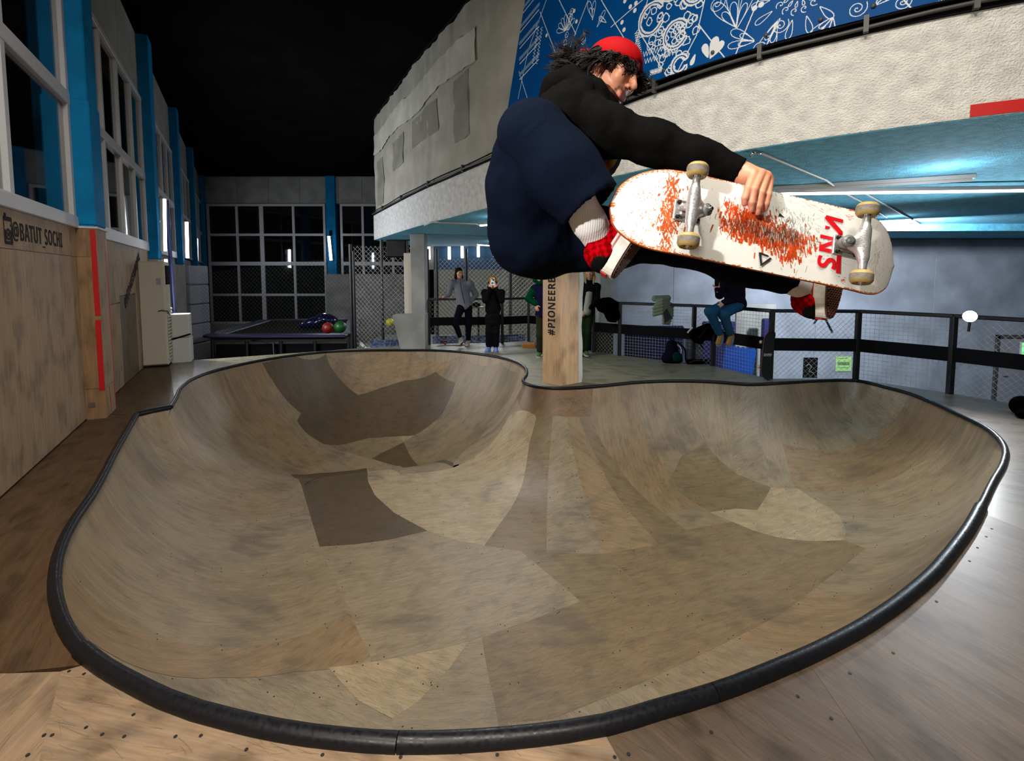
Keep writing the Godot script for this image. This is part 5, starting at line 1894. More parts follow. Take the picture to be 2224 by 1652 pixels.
# ---------------------------------------------------------------- the hall behind
func wall_lamp(label: String, a: Vector3, b: Vector3, r: float, energy: float, towards: Vector3) -> void:
	var o := thing("light_tube", label, "light tube", a, "light tubes of the hall")
	var l := b - a
	part("holder", beam(Vector3.ZERO - towards * r * 1.6, l - towards * r * 1.6, r * 1.6, r * 1.6, 0.0, towards), M.white_paint, o)
	part("tube", tube([Vector3.ZERO, l], r, 10), M.tube_light, o)
	if energy > 0.0:
		var side := AreaLight3D.new()
		side.name = numbered("area_glow")
		side.area_size = Vector2(r * 2.0, l.length())
		side.light_energy = energy
		side.light_color = Color(0.95, 0.97, 1.0)
		side.shadow_enabled = true
		side.set("area_range", 40.0)
		add_child(side)
		var at := (a + b) * 0.5 + towards * (r + 0.02)
		side.look_at_from_position(at, at + towards, Vector3.UP)


func hall_things() -> void:
	var wn := Vector3(0.8747, 0, -0.4847)     # out of the window wall
	var aim := wn
	wall_lamp("upright light tube on the second blue column", Vector3(-6.95, 2.156, -9.75), Vector3(-6.917, 3.185, -9.75), 0.03, 12.0, aim)
	wall_lamp("upright light tube beside the white cabinet", Vector3(-6.908, 0.985, -9.7), Vector3(-6.913, 1.989, -9.7), 0.03, 12.0, aim)
	wall_lamp("upright light tube on the third blue column", Vector3(-9.219, 2.172, -13.8), Vector3(-9.197, 3.181, -13.8), 0.045, 5.0, aim)
	wall_lamp("upright light tube in the corner by the end windows", Vector3(-12.343, 2.135, -19), Vector3(-12.316, 3.119, -19), 0.06, 3.5, aim)
	wall_lamp("slightly tilted upright light tube on the blue pier", Vector3(-8.381, 2.395, -22.5), Vector3(-8.459, 3.495, -22.5), 0.06, 3.0, Vector3(0, 0, 1))
	for p in [[932, 563, "leftmost"], [976, 563, "second"], [1004, 560, "middle"], [1039, 558, "fourth"], [1074, 557, "rightmost"]]:
		var a := at_depth(p[0], p[1], 17.9)
		wall_lamp("%s of the five upright tubes on the blue band beyond the net" % p[2], a, a + Vector3(0, 0.46, 0), 0.05, 2.0, Vector3(0, 0, 1))
	# white cabinet
	var k := thing("cabinet", "tall white cabinet with a slatted side against the plywood wall", "cabinet", Vector3(-6.457, 0, -8.722))
	k.rotation.y = 0.48
	part("body", block(Vector3(-0.22, 0.03, -0.5), Vector3(0.17, 1.92, 0.0), 0.015), M.cream_paint, k)
	part("front_door", block(Vector3(-0.21, 0.05, 0.0), Vector3(0.15, 1.9, 0.02), 0.008), M.cream_paint, k)
	part("plinth", block(Vector3(-0.2, 0.0, -0.48), Vector3(0.16, 0.035, -0.02), 0.0), M.black_matt, k)
	for i in 16:
		part("slat", block(Vector3(0.168, 0.12 + i * 0.06, -0.46), Vector3(0.2, 0.155 + i * 0.06, -0.04), 0.006), M.cream_paint, k)
	part("vent_grille", block(Vector3(0.168, 1.5, -0.44), Vector3(0.185, 1.85, -0.06), 0.004), M.black_matt, k)
	part("handle", tube([Vector3(0.05, 1.02, 0.03), Vector3(0.1, 1.04, 0.05), Vector3(0.19, 1.02, 0.03), Vector3(0.21, 0.95, -0.05)], 0.009, 6), M.cable_grey, k)
	part("sticker", block(Vector3(0.04, 1.5, 0.02), Vector3(0.11, 1.62, 0.022), 0.0), M.pale_grey, k)
	# white crate pair with a black strap
	var wb := thing("white_case", "white case with a black strap beside the cabinet", "case", Vector3(-6.317, 0, -9.145))
	wb.rotation.y = 0.48
	part("lower_box", block(Vector3(-0.16, 0, -0.4), Vector3(0.16, 0.48, 0), 0.012), M.white_paint, wb)
	part("upper_box", block(Vector3(-0.15, 0.485, -0.4), Vector3(0.15, 0.93, -0.02), 0.012), M.white_paint, wb)
	part("strap", beam(Vector3(-0.17, 0.45, 0.004), Vector3(0.17, 0.55, 0.004), 0.01, 0.03), M.black_matt, wb)
	var bp := thing("blue_pole", "thin blue pole standing behind the white cabinet", "pole", Vector3(-6.95, -2.0, -10.0))
	part("rod", tube([Vector3.ZERO, Vector3(-0.1, 5.2, 0)], 0.035, 8), mat("pole_blue", Color(0.02, 0.05, 0.22), 0.6), bp)
	# white sheets hung along the wall beyond the deck
	var cu := thing("wall_curtain", "white sheeting hung along the wall beyond the cabinet", "curtain")
	var st := begin()
	for i in 40:
		for j in 5:
			var q := func(ii: int, jj: int) -> Vector3:
				var s := 7.6 + ii * 0.11
				var w := 0.10 + 0.05 * sin(ii * 1.1) + 0.03 * sin(ii * 2.7)
				var p := Vector2(-3.79, 3.47) + WALL_U * s + Vector2(WALL_U.y, -WALL_U.x) * w
				return Vector3(p.x, lerpf(-2.0, 1.95, jj / 5.0), -p.y)
			quad(st, q.call(i, j), q.call(i, j + 1), q.call(i + 1, j + 1), q.call(i + 1, j), 1)
	part("sheeting", done(st), M.white_wall, cu)
	var pw := thing("padded_wall", "pale padded end panel beside the trampoline", "panel", Vector3(-9.75, 0, -14.6))
	for i in 5:
		part("pad", block(Vector3(-0.2, -1.0 + i * 0.6, -0.9), Vector3(0.05, -0.42 + i * 0.6, 0.0), 0.03), M.pale_grey, pw)
	# trampoline
	var tr := thing("trampoline", "wide dark trampoline with blue pads in front of the end windows", "trampoline", Vector3(0, 0, 0))
	mat("pad_blue", Color(0.03, 0.05, 0.20), 0.5)
	mat("bed_black", Color(0.10, 0.09, 0.07), 0.9)
	M.bed_black.metallic_specular = 0.1
	mat("edge_pale", Color(0.30, 0.28, 0.25), 0.8)
	var f0 := Vector3(-8.3, 0.0, -13.3)
	var f1 := Vector3(-4.6, 0.0, -13.5)
	var b1 := Vector3(-6.0, 0.0, -18.4)
	var b0 := Vector3(-9.2, 0.0, -18.0)
	for e in [[f0, f1], [f1, b1], [b1, b0], [b0, f0]]:
		part("pad", beam(e[0], e[1], 0.5, 0.08, 0.03), M.pad_blue, tr)
		part("edge_tube", tube([e[0] + Vector3(0, -0.1, 0), e[1] + Vector3(0, -0.1, 0)], 0.06, 8), M.edge_pale, tr)
	st = begin()
	quad(st, f0, b0, b1, f1)
	part("bed", done(st), M.bed_black, tr)
	for t in 5:
		var p := f0.lerp(f1, t / 4.0)
		part("leg", tube([p + Vector3(0, -0.1, 0), p + Vector3(0, -2.0, 0)], 0.05, 8), M.black_steel, tr)
	part("skirt", beam(f0 + Vector3(0, -1.1, -0.15), f1 + Vector3(0, -1.1, -0.15), 0.02, 1.7), M.black_matt, tr)
	part("brace", tube([f0.lerp(f1, 0.35) + Vector3(-0.2, -0.1, 0.06), f0.lerp(f1, 0.45) + Vector3(0, -0.2, 0.06), f0.lerp(f1, 0.46) + Vector3(0, -1.6, 0.06)], 0.03, 6), M.black_steel, tr)
	var nt := thing("trampoline_net", "dark safety net strung before the end windows", "net")
	var nz := FastNoiseLite.new()
	nz.seed = 8
	st = begin()
	net_to(st, Vector3(-8.6, -0.1, -13.4), Vector3(-4.5, -0.1, -13.6), Vector3(-4.5, 2.2, -13.6), Vector3(-8.6, 1.75, -13.4), 0.075, 0.0026, true, 0.06, nz)
	stuff(part("net", done(st), M.net_dark, nt))
	for p in [[760, 12.8, 530], [767, 12.8, 545], [828, 12.6, 520], [928, 12.4, 540]]:
		var q := at_depth(p[0], p[2], p[1])
		part("post", tube([Vector3(q.x, -2.0, q.z), q], 0.04, 8), M.black_steel, nt)
	st = begin()
	var q0 := at_depth(770, 560, 12.8)
	var q1 := at_depth(925, 560, 12.4)
	net_to(st, Vector3(q0.x, -0.3, q0.z), Vector3(q1.x, -0.3, q1.z), Vector3(q1.x, 2.5, q1.z), Vector3(q0.x, 2.45, q0.z), 0.09, 0.003, true, 0.12, nz)
	stuff(part("net", done(st), M.net_light, nt))
	var bd := thing("jump_bed", "pale green jump bed with white edge between the net posts", "trampoline", Vector3(-4.1, -0.35, -12.9))
	part("bed", block(Vector3(-0.2, 0.0, -3.2), Vector3(2.2, 0.06, 0.0), 0.02), tinted("bed_green", Color(0.36, 0.38, 0.32), 0.8, T.cloth, 1.0), bd)
	part("edge_tube", tube([Vector3(-0.3, 0.08, -1.0), Vector3(0.2, 0.06, 0.05), Vector3(2.3, 0.06, 0.05)], 0.05, 8), M.white_paint, bd)
	for x in [0.0, 1.1, 2.1]:
		part("leg", tube([Vector3(x, 0, -0.1), Vector3(x, -1.65, -0.1)], 0.04, 6), M.black_steel, bd)
	part("skirt", block(Vector3(0.2, -0.6, -0.1), Vector3(2.2, -0.02, -0.06), 0.0), mat("skirt_blue", Color(0.3, 0.36, 0.5), 0.8), bd)
	# gym balls
	for q in [["red gym ball on the trampoline edge", Vector3(-5.054, 0.238, -13.2), 0.155, Color(0.45, 0.06, 0.02)], ["green gym ball beside the red one", Vector3(-4.712, 0.264, -13.2), 0.165, Color(0.03, 0.28, 0.08)], ["yellow ball on the pale jump bed", Vector3(-3.548, 0.314, -14), 0.12, Color(0.65, 0.6, 0.05)]]:
		var bl := thing("gym_ball", q[0], "ball", q[1], "gym balls")
		var sp := SphereMesh.new()
		sp.radius = q[2]
		sp.height = q[2] * 2.0
		sp.radial_segments = 32
		sp.rings = 16
		part("shell", sp, mat("ball_%s" % q[0].left(3), q[3], 0.45), bl)
		var rb := TorusMesh.new()
		rb.inner_radius = q[2] * 0.985
		rb.outer_radius = q[2] * 1.015
		part("seam", rb, M["ball_%s" % q[0].left(3)], bl)
	var mt := thing("crash_mat", "dark blue shiny mat heaped at the right end of the trampoline", "mat", Vector3(-6.285, 0.171, -15.5))
	var f := Field.new()
	f.egg(Vector3(0, 0, 0), Vector3(0.55, 0.2, 0.4), Basis(Vector3(0, 0, 1), 0.25), Color.WHITE, 0.05)
	f.egg(Vector3(0.35, 0.12, 0), Vector3(0.35, 0.16, 0.35), Basis(Vector3(0, 0, 1), -0.3), Color.WHITE, 0.05)
	part("cover", soft(f, 0.04), mat("mat_shiny", Color(0.04, 0.05, 0.2), 0.15), mt)
	# things on and behind the right fence
	var dr := struct_node("door_1", "grey exit door in the pale wall at the right edge")
	dr.position = Vector3(13.0, -2.0, -12.79)
	part("leaf", block(Vector3(-0.05, 0, 0.0), Vector3(1.0, 2.0, 0.04), 0.006), M.pale_grey, dr)
	part("door_frame", block(Vector3(-0.14, 0, 0), Vector3(-0.05, 2.1, 0.06), 0.006), M.cable_grey, dr)
	part("door_frame", block(Vector3(-0.14, 2.0, 0), Vector3(1.1, 2.1, 0.06), 0.006), M.cable_grey, dr)
	part("door_handle", beam(Vector3(0.06, 1.0, 0.06), Vector3(0.2, 1.0, 0.06), 0.02, 0.02), M.chrome, dr)
	var ex := thing("exit_sign", "small glowing green exit sign on the wall at the right edge", "sign", Vector3(13.607, -0.26, -12.7))
	part("case", box(Vector3(0.3, 0.36, 0.05), 0.01), M.white_paint, ex)
	part("glowing_face", box(Vector3(0.26, 0.32, 0.01), 0.002, Vector3(0, 0, 0.03)), glow("exit_light", Color(0.0, 0.75, 0.3), 1.6), ex)
	var po := thing("poster", "black poster with pale lettering marks on the wall behind the fence", "poster", Vector3(7.972, -0.78, -12.78))
	part("sheet", box(Vector3(0.38, 0.54, 0.006), 0.001), M.black_matt, po)
	part("print", tube([Vector3(-0.1, 0.05, 0.005), Vector3(-0.04, 0.1, 0.005), Vector3(0.03, 0.02, 0.005), Vector3(-0.05, -0.1, 0.005), Vector3(0.09, -0.14, 0.005)], 0.006, 5), M.white_paint, po)
	var gr := thing("paper_notice", "light green paper notice with dark handwriting on the wall", "notice", Vector3(8.854, -0.681, -12.78))
	part("sheet", box(Vector3(0.42, 0.4, 0.006), 0.001), mat("paper_green", Color(0.62, 0.80, 0.50), 0.8), gr)
	st = begin()
	for i in 9:
		var x := -0.16 + i * 0.036
		tube_to(st, PackedVector3Array([Vector3(x, 0.06, 0.005), Vector3(x + 0.006, -0.02, 0.005), Vector3(x + 0.026, -0.03, 0.005), Vector3(x + 0.03, 0.05, 0.005)]), 0.006, 4)
	tube_to(st, PackedVector3Array([Vector3(-0.14, -0.1, 0.005), Vector3(0.15, -0.1, 0.005)]), 0.005, 4)
	tube_to(st, PackedVector3Array([Vector3(-0.17, 0.15, 0.005), Vector3(0.1, 0.16, 0.005)]), 0.006, 4)
	part("handwriting", done(st), mat("ink_green", Color(0.05, 0.1, 0.05), 0.8), gr)
	var tm := thing("wall_marks", "black tape arrow marks on the wall under the skater's shoe", "tape mark", Vector3(0, 0, 0))
	for l in [[Vector3(7.977, 0.529, -12.78), Vector3(8.404, 0.553, -12.78)], [Vector3(8.019, 0.406, -12.78), Vector3(8.181, 0.627, -12.78)], [Vector3(8.279, 0.602, -12.78), Vector3(8.52, 0.16, -12.78)]]:
		part("strip", beam(l[0], l[1], 0.006, 0.05, 0.0, Vector3.UP), M.black_matt, tm)
	# mats beyond the fence
	mat("mat_navy", Color(0.06, 0.06, 0.30), 0.5)
	mat("mat_blue", Color(0.0, 0.30, 0.70), 0.6)
	mat("mat_dark", Color(0.10, 0.10, 0.07), 0.8)
	for q in [["dark blue mats stacked upright behind the hanging jacket", Vector3(3.252, 0.049, -11), 1.35, 0.95, "mat_navy"], ["dark blue mat behind the seated person's feet", Vector3(4.727, 0.124, -11), 0.75, 1.0, "mat_navy"], ["dark olive mat beyond the fence beside the column", Vector3(2.106, 0.096, -11.2), 0.5, 0.8, "mat_dark"], ["narrow blue mat just right of the wooden column", Vector3(1.824, 0.096, -11.6), 0.25, 0.6, "mat_navy"], ["blue strip mat high behind the leaning skateboard", Vector3(5.824, 0.442, -11), 0.22, 0.5, "mat_navy"]]:
		var o := thing("gym_mat", q[0], "mat", q[1], "gym mats beyond the fence")
		part("body", box(Vector3(q[2], q[3] + 1.6, 0.12), 0.03, Vector3(0, -0.8, 0)), M[q[4]], o)
	var jm := thing("foam_tile", "bright blue foam tile with toothed edges leaning beyond the fence", "mat", Vector3(4.817, -0.161, -10.2))
	var poly := PackedVector2Array()
	var hw := 0.33
	for i in 13:
		poly.append(Vector2(-hw + 2 * hw * i / 12.0, 0.30 + (0.03 if i % 2 else 0.0)))
	for i in 9:
		poly.append(Vector2(hw + (0.02 if i % 2 else 0.0), 0.27 - 0.6 * i / 8.0))
	poly.append(Vector2(-hw, -0.4))
	part("tile", prism(poly, 0.03, Transform3D(Basis(Vector3(0, 0, 1), -0.12), Vector3.ZERO)), M.mat_blue, jm)
	var wbx := thing("white_board", "white panel standing beyond the fence behind the seated person", "panel", Vector3(5.764, 0.343, -11.4))
	part("board", box(Vector3(0.95, 2.8, 0.06), 0.01, Vector3(0, -0.75, 0)), M.white_wall, wbx)


func at_depth(px: float, py: float, d: float) -> Vector3:
	# a point of the hall given by its bearing and height angle from where the photographer stands
	var x := (px - 1112.0) / 1050.0
	var y := -(py - 673.42) / 1050.0
	var c := cos(deg_to_rad(4.0))
	var s := sin(deg_to_rad(4.0))
	var t := d / (c + y * s)
	return Vector3(x * t, 1.65 + (y * c - s) * t, -d)


# ---------------------------------------------------------------- lamps and things on the deck
func deck_things() -> void:
	# strobe clamped to the fence at the right
	var sb := thing("strobe", "bright flash lamp clamped on the right fence rail, shining at the bowl", "flash lamp", Vector3(6.038, 1.123, -6.35))
	var aim := (Vector3(1.2, 2.0, -2.2) - sb.position).normalized()
	var bx := Basis.looking_at(aim, Vector3.UP)
	var st := begin()
	lathe_to(st, [Vector2(0.0, -0.12), Vector2(0.045, -0.12), Vector2(0.05, -0.02), Vector2(0.075, 0.03), Vector2(0.08, 0.03), Vector2(0.072, 0.022)], 24, Transform3D(bx * Basis(Vector3.RIGHT, -PI / 2), Vector3.ZERO))
	part("reflector", done(st), M.black_steel, sb)
	st = begin()
	lathe_to(st, [Vector2(0.073, 0.024), Vector2(0.05, 0.034), Vector2(0.0, 0.038)], 24, Transform3D(bx * Basis(Vector3.RIGHT, -PI / 2), Vector3.ZERO))
	part("flash_tube_face", done(st), glow("strobe_light", Color(1.0, 1.0, 1.0), 60.0), sb)
	part("clamp", tube([Vector3(0, -0.05, 0), Vector3(0, -0.2, -0.01)], 0.015, 8), M.black_steel, sb)
	var sl := SpotLight3D.new()
	sl.name = "strobe_light"
	sl.light_color = Color(0.96, 0.98, 1.0)
	sl.light_energy = STROBE
	sl.light_size = 0.06
	sl.spot_angle = 80.0
	sl.spot_angle_attenuation = 1.0
	sl.spot_range = 60.0
	sl.shadow_enabled = true
	add_child(sl)
	sl.look_at_from_position(sb.position + aim * 0.06, sb.position + aim, Vector3.UP)
	# two added fill panels, out of view overhead, put in to brighten the bowl
	for q in [["added unseen fill light panel above the photographer, nearer the windows", Vector3(-0.9, 6.1, -0.9)], ["added unseen fill light panel above the photographer, nearer the gallery", Vector3(0.9, 6.1, 0.5)]]:
		var lp := thing("added_fill_lamp", q[0], "added fill lamp", q[1], "added fill light panels over the deck")
		part("frame", block(Vector3(-0.62, -0.02, -0.62), Vector3(0.62, 0.05, 0.62), 0.01), M.white_paint, lp)
		part("lit_panel", block(Vector3(-0.58, -0.03, -0.58), Vector3(0.58, -0.02, 0.58), 0.0), glow("fill_panel_light", Color(1, 0.97, 0.92), 3.0), lp)
		for k in 4:
			var cx := 0.55 if k & 1 else -0.55
			var cz := 0.55 if k & 2 else -0.55
			part("hanger_wire", tube([Vector3(cx, 0.05, cz), Vector3(cx, 0.2, cz)], 0.004, 5), M.black_steel, lp)
		lamp_area(q[1] + Vector3(0, -0.05, 0), Vector3(0.0, -1.0, -0.0), Vector2(1.16, 1.16), PANEL, Color(1.0, 0.965, 0.90))
	# the photographer's own flash on a stand, left of the camera
	var fp := Vector3(-1.15, 2.45, 0.25)
	var fs := thing("flash_stand", "flash head on a light stand left of the camera", "flash lamp", Vector3(fp.x, 0, fp.z))
	part("pole", tube([Vector3(0, 0.02, 0), Vector3(0, fp.y - 0.08, 0)], 0.014, 8), M.black_steel, fs)
	for k in 3:
		var a := TAU * k / 3.0
		part("leg", tube([Vector3(0, 0.55, 0), Vector3(cos(a) * 0.35, 0.01, sin(a) * 0.35)], 0.01, 6), M.black_steel, fs)
	var faim := (Vector3(0.75, 1.2, -2.6) - fp).normalized()
	var fb := Basis.looking_at(faim, Vector3.UP)
	var hd := part("flash_head", box(Vector3(0.14, 0.1, 0.12), 0.01, Vector3(0, 0, 0.04)), M.black_matt, fs)
	hd.transform = Transform3D(fb, Vector3(0, fp.y, 0))
	var fc := part("flash_window", box(Vector3(0.13, 0.09, 0.006), 0.001, Vector3(0, 0, -0.025)), glow("flash_light", Color(1.0, 0.98, 0.95), 4.0), fs)
	fc.transform = Transform3D(fb, Vector3(0, fp.y, 0))
	var fl := SpotLight3D.new()
	fl.name = "photo_flash_light"
	fl.light_color = Color(1.0, 0.97, 0.93)
	fl.light_energy = FLASH
	fl.light_size = 0.05
	fl.spot_angle = 58.0
	fl.spot_angle_attenuation = 1.0
	fl.spot_range = 60.0
	fl.shadow_enabled = true
	add_child(fl)
	fl.look_at_from_position(fp + faim * 0.06, fp + faim, Vector3.UP)


const FLASH := 8.2
const STROBE := 8.0
const PANEL := 25.0  # strength of the added overhead fill panels


func small_board(called: String, label: String, x: Transform3D, wheel: Material, edge: Material) -> Node3D:
	var o := thing(called, label, "skateboard")
	o.transform = x
	var st := begin()
	var se := begin()
	var th := Vector3(0, -0.011, 0)
	var at := func(u: float, v: float) -> Vector3:
		var p := board_xy(u, v)
		return Vector3(p.x * 0.94, 0.095 - p.z, p.y * 0.94)
	for i in 24:
		var u0 := -1.0 + 2.0 * i / 24
		var u1 := -1.0 + 2.0 * (i + 1) / 24
		for j in 4:
			var v0 := -1.0 + 0.5 * j
			quad(st, at.call(u0, v0), at.call(u0, v0 + 0.5), at.call(u1, v0 + 0.5), at.call(u1, v0), 1)
			quad(se, at.call(u1, v0) + th, at.call(u1, v0 + 0.5) + th, at.call(u0, v0 + 0.5) + th, at.call(u0, v0) + th, 1)
		for s in [-1.0, 1.0]:
			quad(se, at.call(u0, s), at.call(u1, s), at.call(u1, s) + th, at.call(u0, s) + th)
	part("grip_tape", done(st), M.grip_plain, o)
	part("wood_deck", done(se), edge, o)
	for sx in [-1.0, 1.0]:
		part("truck", tube([Vector3(sx * 0.2, 0.05, -0.1), Vector3(sx * 0.2, 0.055, 0.0), Vector3(sx * 0.2, 0.05, 0.1)], 0.013, 8), M.chrome, o)
		part("baseplate", box(Vector3(0.07, 0.03, 0.05), 0.004, Vector3(sx * 0.2, 0.07, 0)), M.black_steel, o)
		for sz in [-1.0, 1.0]:
			st = begin()
			lathe_to(st, [Vector2(0.0, -0.016), Vector2(0.02, -0.016), Vector2(0.027, -0.008), Vector2(0.027, 0.008), Vector2(0.02, 0.016), Vector2(0.0, 0.016)], 16, Transform3D(Basis(Vector3.RIGHT, PI / 2), Vector3(sx * 0.2, 0.028, sz * 0.09)))
			part("wheel", done(st), wheel, o)
	return o


func things_by_fence() -> void:
	mat("grip_plain", Color(0.05, 0.05, 0.05), 0.95)
	mat("wheel_red", Color(0.45, 0.05, 0.06), 0.5)
	mat("wheel_cream", Color(0.72, 0.68, 0.5), 0.5)
	mat("wood_red", Color(0.42, 0.12, 0.08), 0.6)
	var foot := Vector3(-1.429, 0, -11.728)
	small_board("skateboard", "skateboard with red wheels on the deck under the hoodie wearer's foot", Transform3D(Basis(Vector3.UP, 0.12), Vector3(foot.x, 0.0, foot.z)), M.wheel_red, M.wood_red)
	var lean := Vector3(4.061, 0, -7.727)
	var lb := small_board("skateboard", "skateboard standing on end against the fence, black grip to the camera", Transform3D(Basis(Vector3(0, 1, 0), 0.25) * Basis(Vector3(0, 0, 1), -0.06) * Basis(Vector3(1, 0, 0), 0.0) * Basis(Vector3(0.0, 1, 0), Vector3(0, 0, 1), Vector3(1, 0, 0)), Vector3(lean.x, 0.395, lean.z - 0.02)), M.wheel_cream, M.wood_red)
	var lg := part("logo", null, M.white_paint, lb, "pale script on the grip")
	var st := begin()
	for i in 6:
		var z := -0.075 + i * 0.026
		tube_to(st, PackedVector3Array([Vector3(-0.02, 0.098, z), Vector3(0.03, 0.098, z + 0.006), Vector3(-0.01 + 0.01 * (i % 2), 0.098, z + 0.018), Vector3(0.02, 0.098, z + 0.026)]), 0.004, 4)
	lg.mesh = done(st)
	# backpacks
	var bp := thing("backpack", "dark navy backpack with a teal pocket on the deck by the fence", "backpack", Vector3(3.063, 0, -9.096))
	var f := Field.new()
	f.nz = FastNoiseLite.new()
	f.nz.frequency = 1.0
	f.rough = 0.008
	f.rough_freq = 12.0
	f.cap(Vector3(0, 0.1, -0.1), Vector3(0.0, 0.33, -0.1), 0.14, 0.11, lin(0.05, 0.055, 0.09), 0.05)
	f.cap(Vector3(-0.1, 0.08, -0.08), Vector3(0.1, 0.08, -0.08), 0.1, 0.1, lin(0.05, 0.055, 0.09), 0.05)
	f.cuts.append([Vector3(0, 0.003, 0), Vector3.DOWN])
	part("bag", soft(f, 0.018), M.cloth_own, bp)
	f = Field.new()
	f.egg(Vector3(0.06, 0.13, 0.03), Vector3(0.09, 0.10, 0.04), Basis.IDENTITY, lin(0.03, 0.17, 0.17), 0.02)
	part("front_pocket", soft(f, 0.015), M.cloth_own, bp)
	part("strap", tube(curve([Vector3(0.1, 0.4, -0.05), Vector3(0.2, 0.28, 0.03), Vector3(0.22, 0.1, 0.04), Vector3(0.24, 0.02, 0.06)], 4), 0.016, 6), M.black_matt, bp)
	part("piping", tube(curve([Vector3(0.07, 0.36, 0.0), Vector3(0.13, 0.3, 0.03), Vector3(0.13, 0.2, 0.045)], 4), 0.009, 6), M.white_paint, bp)
	part("handle", tube(curve([Vector3(-0.04, 0.44, -0.1), Vector3(0, 0.49, -0.1), Vector3(0.04, 0.44, -0.1)], 4), 0.012, 6), M.black_matt, bp)
	var b2 := thing("backpack", "black backpack hanging on the fence beside the seated person", "backpack", Vector3(3.464, 0.624, -8.8))
	f = Field.new()
	f.nz = FastNoiseLite.new()
	f.nz.frequency = 1.0
	f.rough = 0.012
	f.rough_freq = 14.0
	f.cap(Vector3(-0.08, -0.05, 0), Vector3(0.12, 0.04, 0), 0.13, 0.13, lin(0.035, 0.035, 0.04), 0.05)
	f.cap(Vector3(-0.02, -0.15, 0), Vector3(0.0, -0.05, 0), 0.07, 0.1, lin(0.035, 0.035, 0.04), 0.05)
	part("bag", soft(f, 0.018), M.cloth_own, b2)
	part("strap", tube(curve([Vector3(0.1, 0.12, 0.1), Vector3(0.0, 0.05, 0.16), Vector3(-0.1, -0.1, 0.13)], 4), 0.018, 6), M.black_matt, b2)
	part("bottle", tube([Vector3(-0.27, -0.0, 0.05), Vector3(-0.18, 0.1, 0.05)], 0.016, 8), M.white_paint, b2)
	part("strap", tube(curve([Vector3(-0.05, -0.1, 0.1), Vector3(-0.03, -0.22, 0.08), Vector3(0.02, -0.27, 0.05)], 4), 0.012, 6), M.black_matt, b2)
	var b3 := thing("shoe_bag", "low black bag on the deck under the hanging backpack", "bag", Vector3(3.534, 0, -9.048))
	f = Field.new()
	f.cap(Vector3(-0.18, 0.03, 0), Vector3(0.2, 0.03, -0.02), 0.06, 0.06, lin(0.03, 0.03, 0.035), 0.03)
	f.cuts.append([Vector3(0, 0.002, 0), Vector3.DOWN])
	part("bag", soft(f, 0.018), M.cloth_own, b3)
	part("strap", tube(curve([Vector3(-0.2, 0.03, 0.05), Vector3(-0.05, 0.08, 0.07), Vector3(0.2, 0.03, 0.06)], 4), 0.01, 6), M.black_steel, b3)
	var b4 := thing("knee_pads", "black knee pads on the deck at the right edge of the picture", "knee pads", Vector3(6.027, 0, -5.63))
	f = Field.new()
	f.egg(Vector3(0.02, 0.12, 0), Vector3(0.12, 0.12, 0.12), Basis.IDENTITY, lin(0.03, 0.03, 0.035), 0.04)
	f.egg(Vector3(-0.02, 0.05, 0.1), Vector3(0.13, 0.06, 0.09), Basis.IDENTITY, lin(0.03, 0.03, 0.035), 0.03)
	f.egg(Vector3(0.2, 0.09, 0.02), Vector3(0.12, 0.09, 0.1), Basis.IDENTITY, lin(0.03, 0.03, 0.035), 0.03)
	f.cuts.append([Vector3(0, 0.002, 0), Vector3.DOWN])
	part("pads", soft(f, 0.016), M.cloth_own, b4)
	# puffer jacket over the rail: quilted rows
	var jk := thing("jacket", "olive grey puffer jacket hung over the fence rail", "jacket", Vector3(2.929, 1.147, -9.45))
	f = Field.new()
	var olive := lin(0.44, 0.47, 0.40)
	for i in 9:
		var y := 0.05 - i * 0.056
		var w := 0.19 - 0.035 * maxf(0.0, 2.0 - i) - 0.02 * maxf(0.0, i - 5.0)
		f.cap(Vector3(0.015, y, 0.1), Vector3(w, y + 0.02 - 0.05 * (w / 0.19), 0.07), 0.034, 0.03, olive, 0.004)
	for i in 5:
		var y := 0.04 - i * 0.062
		f.cap(Vector3(-0.02, y + 0.01, 0.1), Vector3(-0.17 + 0.03 * maxf(0.0, 2.0 - i), y - 0.035, 0.07), 0.036, 0.034, olive, 0.004)
	f.cap(Vector3(-0.14, 0.07, 0.0), Vector3(0.12, 0.08, 0.0), 0.06, 0.06, olive, 0.03)
	part("shell", soft(f, 0.013), M.cloth_own, jk)
	st = begin()
	prism_to(st, PackedVector2Array([Vector2(0.0, -0.18), Vector2(0.06, -0.12), Vector2(0.16, -0.3), Vector2(0.02, -0.4)]), 0.01, Transform3D(Basis.IDENTITY, Vector3(0, 0, 0.142)))
	part("lining", done(st), mat("navy_lining", Color(0.06, 0.06, 0.10), 0.6), jk)
	part("zip", tube([Vector3(0.0, 0.1, 0.14), Vector3(-0.01, -0.2, 0.145), Vector3(0.03, -0.42, 0.14)], 0.006, 5), M.cable_grey, jk)
	var bj := thing("jacket", "black jacket heaped on the fence just right of the wooden column", "jacket", Vector3(1.965, 1.05, -10))
	f = Field.new()
	f.nz = FastNoiseLite.new()
	f.nz.frequency = 1.0
	f.rough = 0.02
	f.rough_freq = 10.0
	f.egg(Vector3(0, 0.0, 0), Vector3(0.24, 0.17, 0.12), Basis.IDENTITY, lin(0.03, 0.03, 0.035), 0.04)
	f.egg(Vector3(0.12, -0.2, 0.02), Vector3(0.16, 0.16, 0.09), Basis.IDENTITY, lin(0.03, 0.03, 0.035), 0.06)
	part("cloth", soft(f, 0.02), M.cloth_own, bj)
	# small table with its things
	var tb := thing("side_table", "small table on a thin black frame beside the person filming", "table", Vector3(-0.879, 0, -12.059))
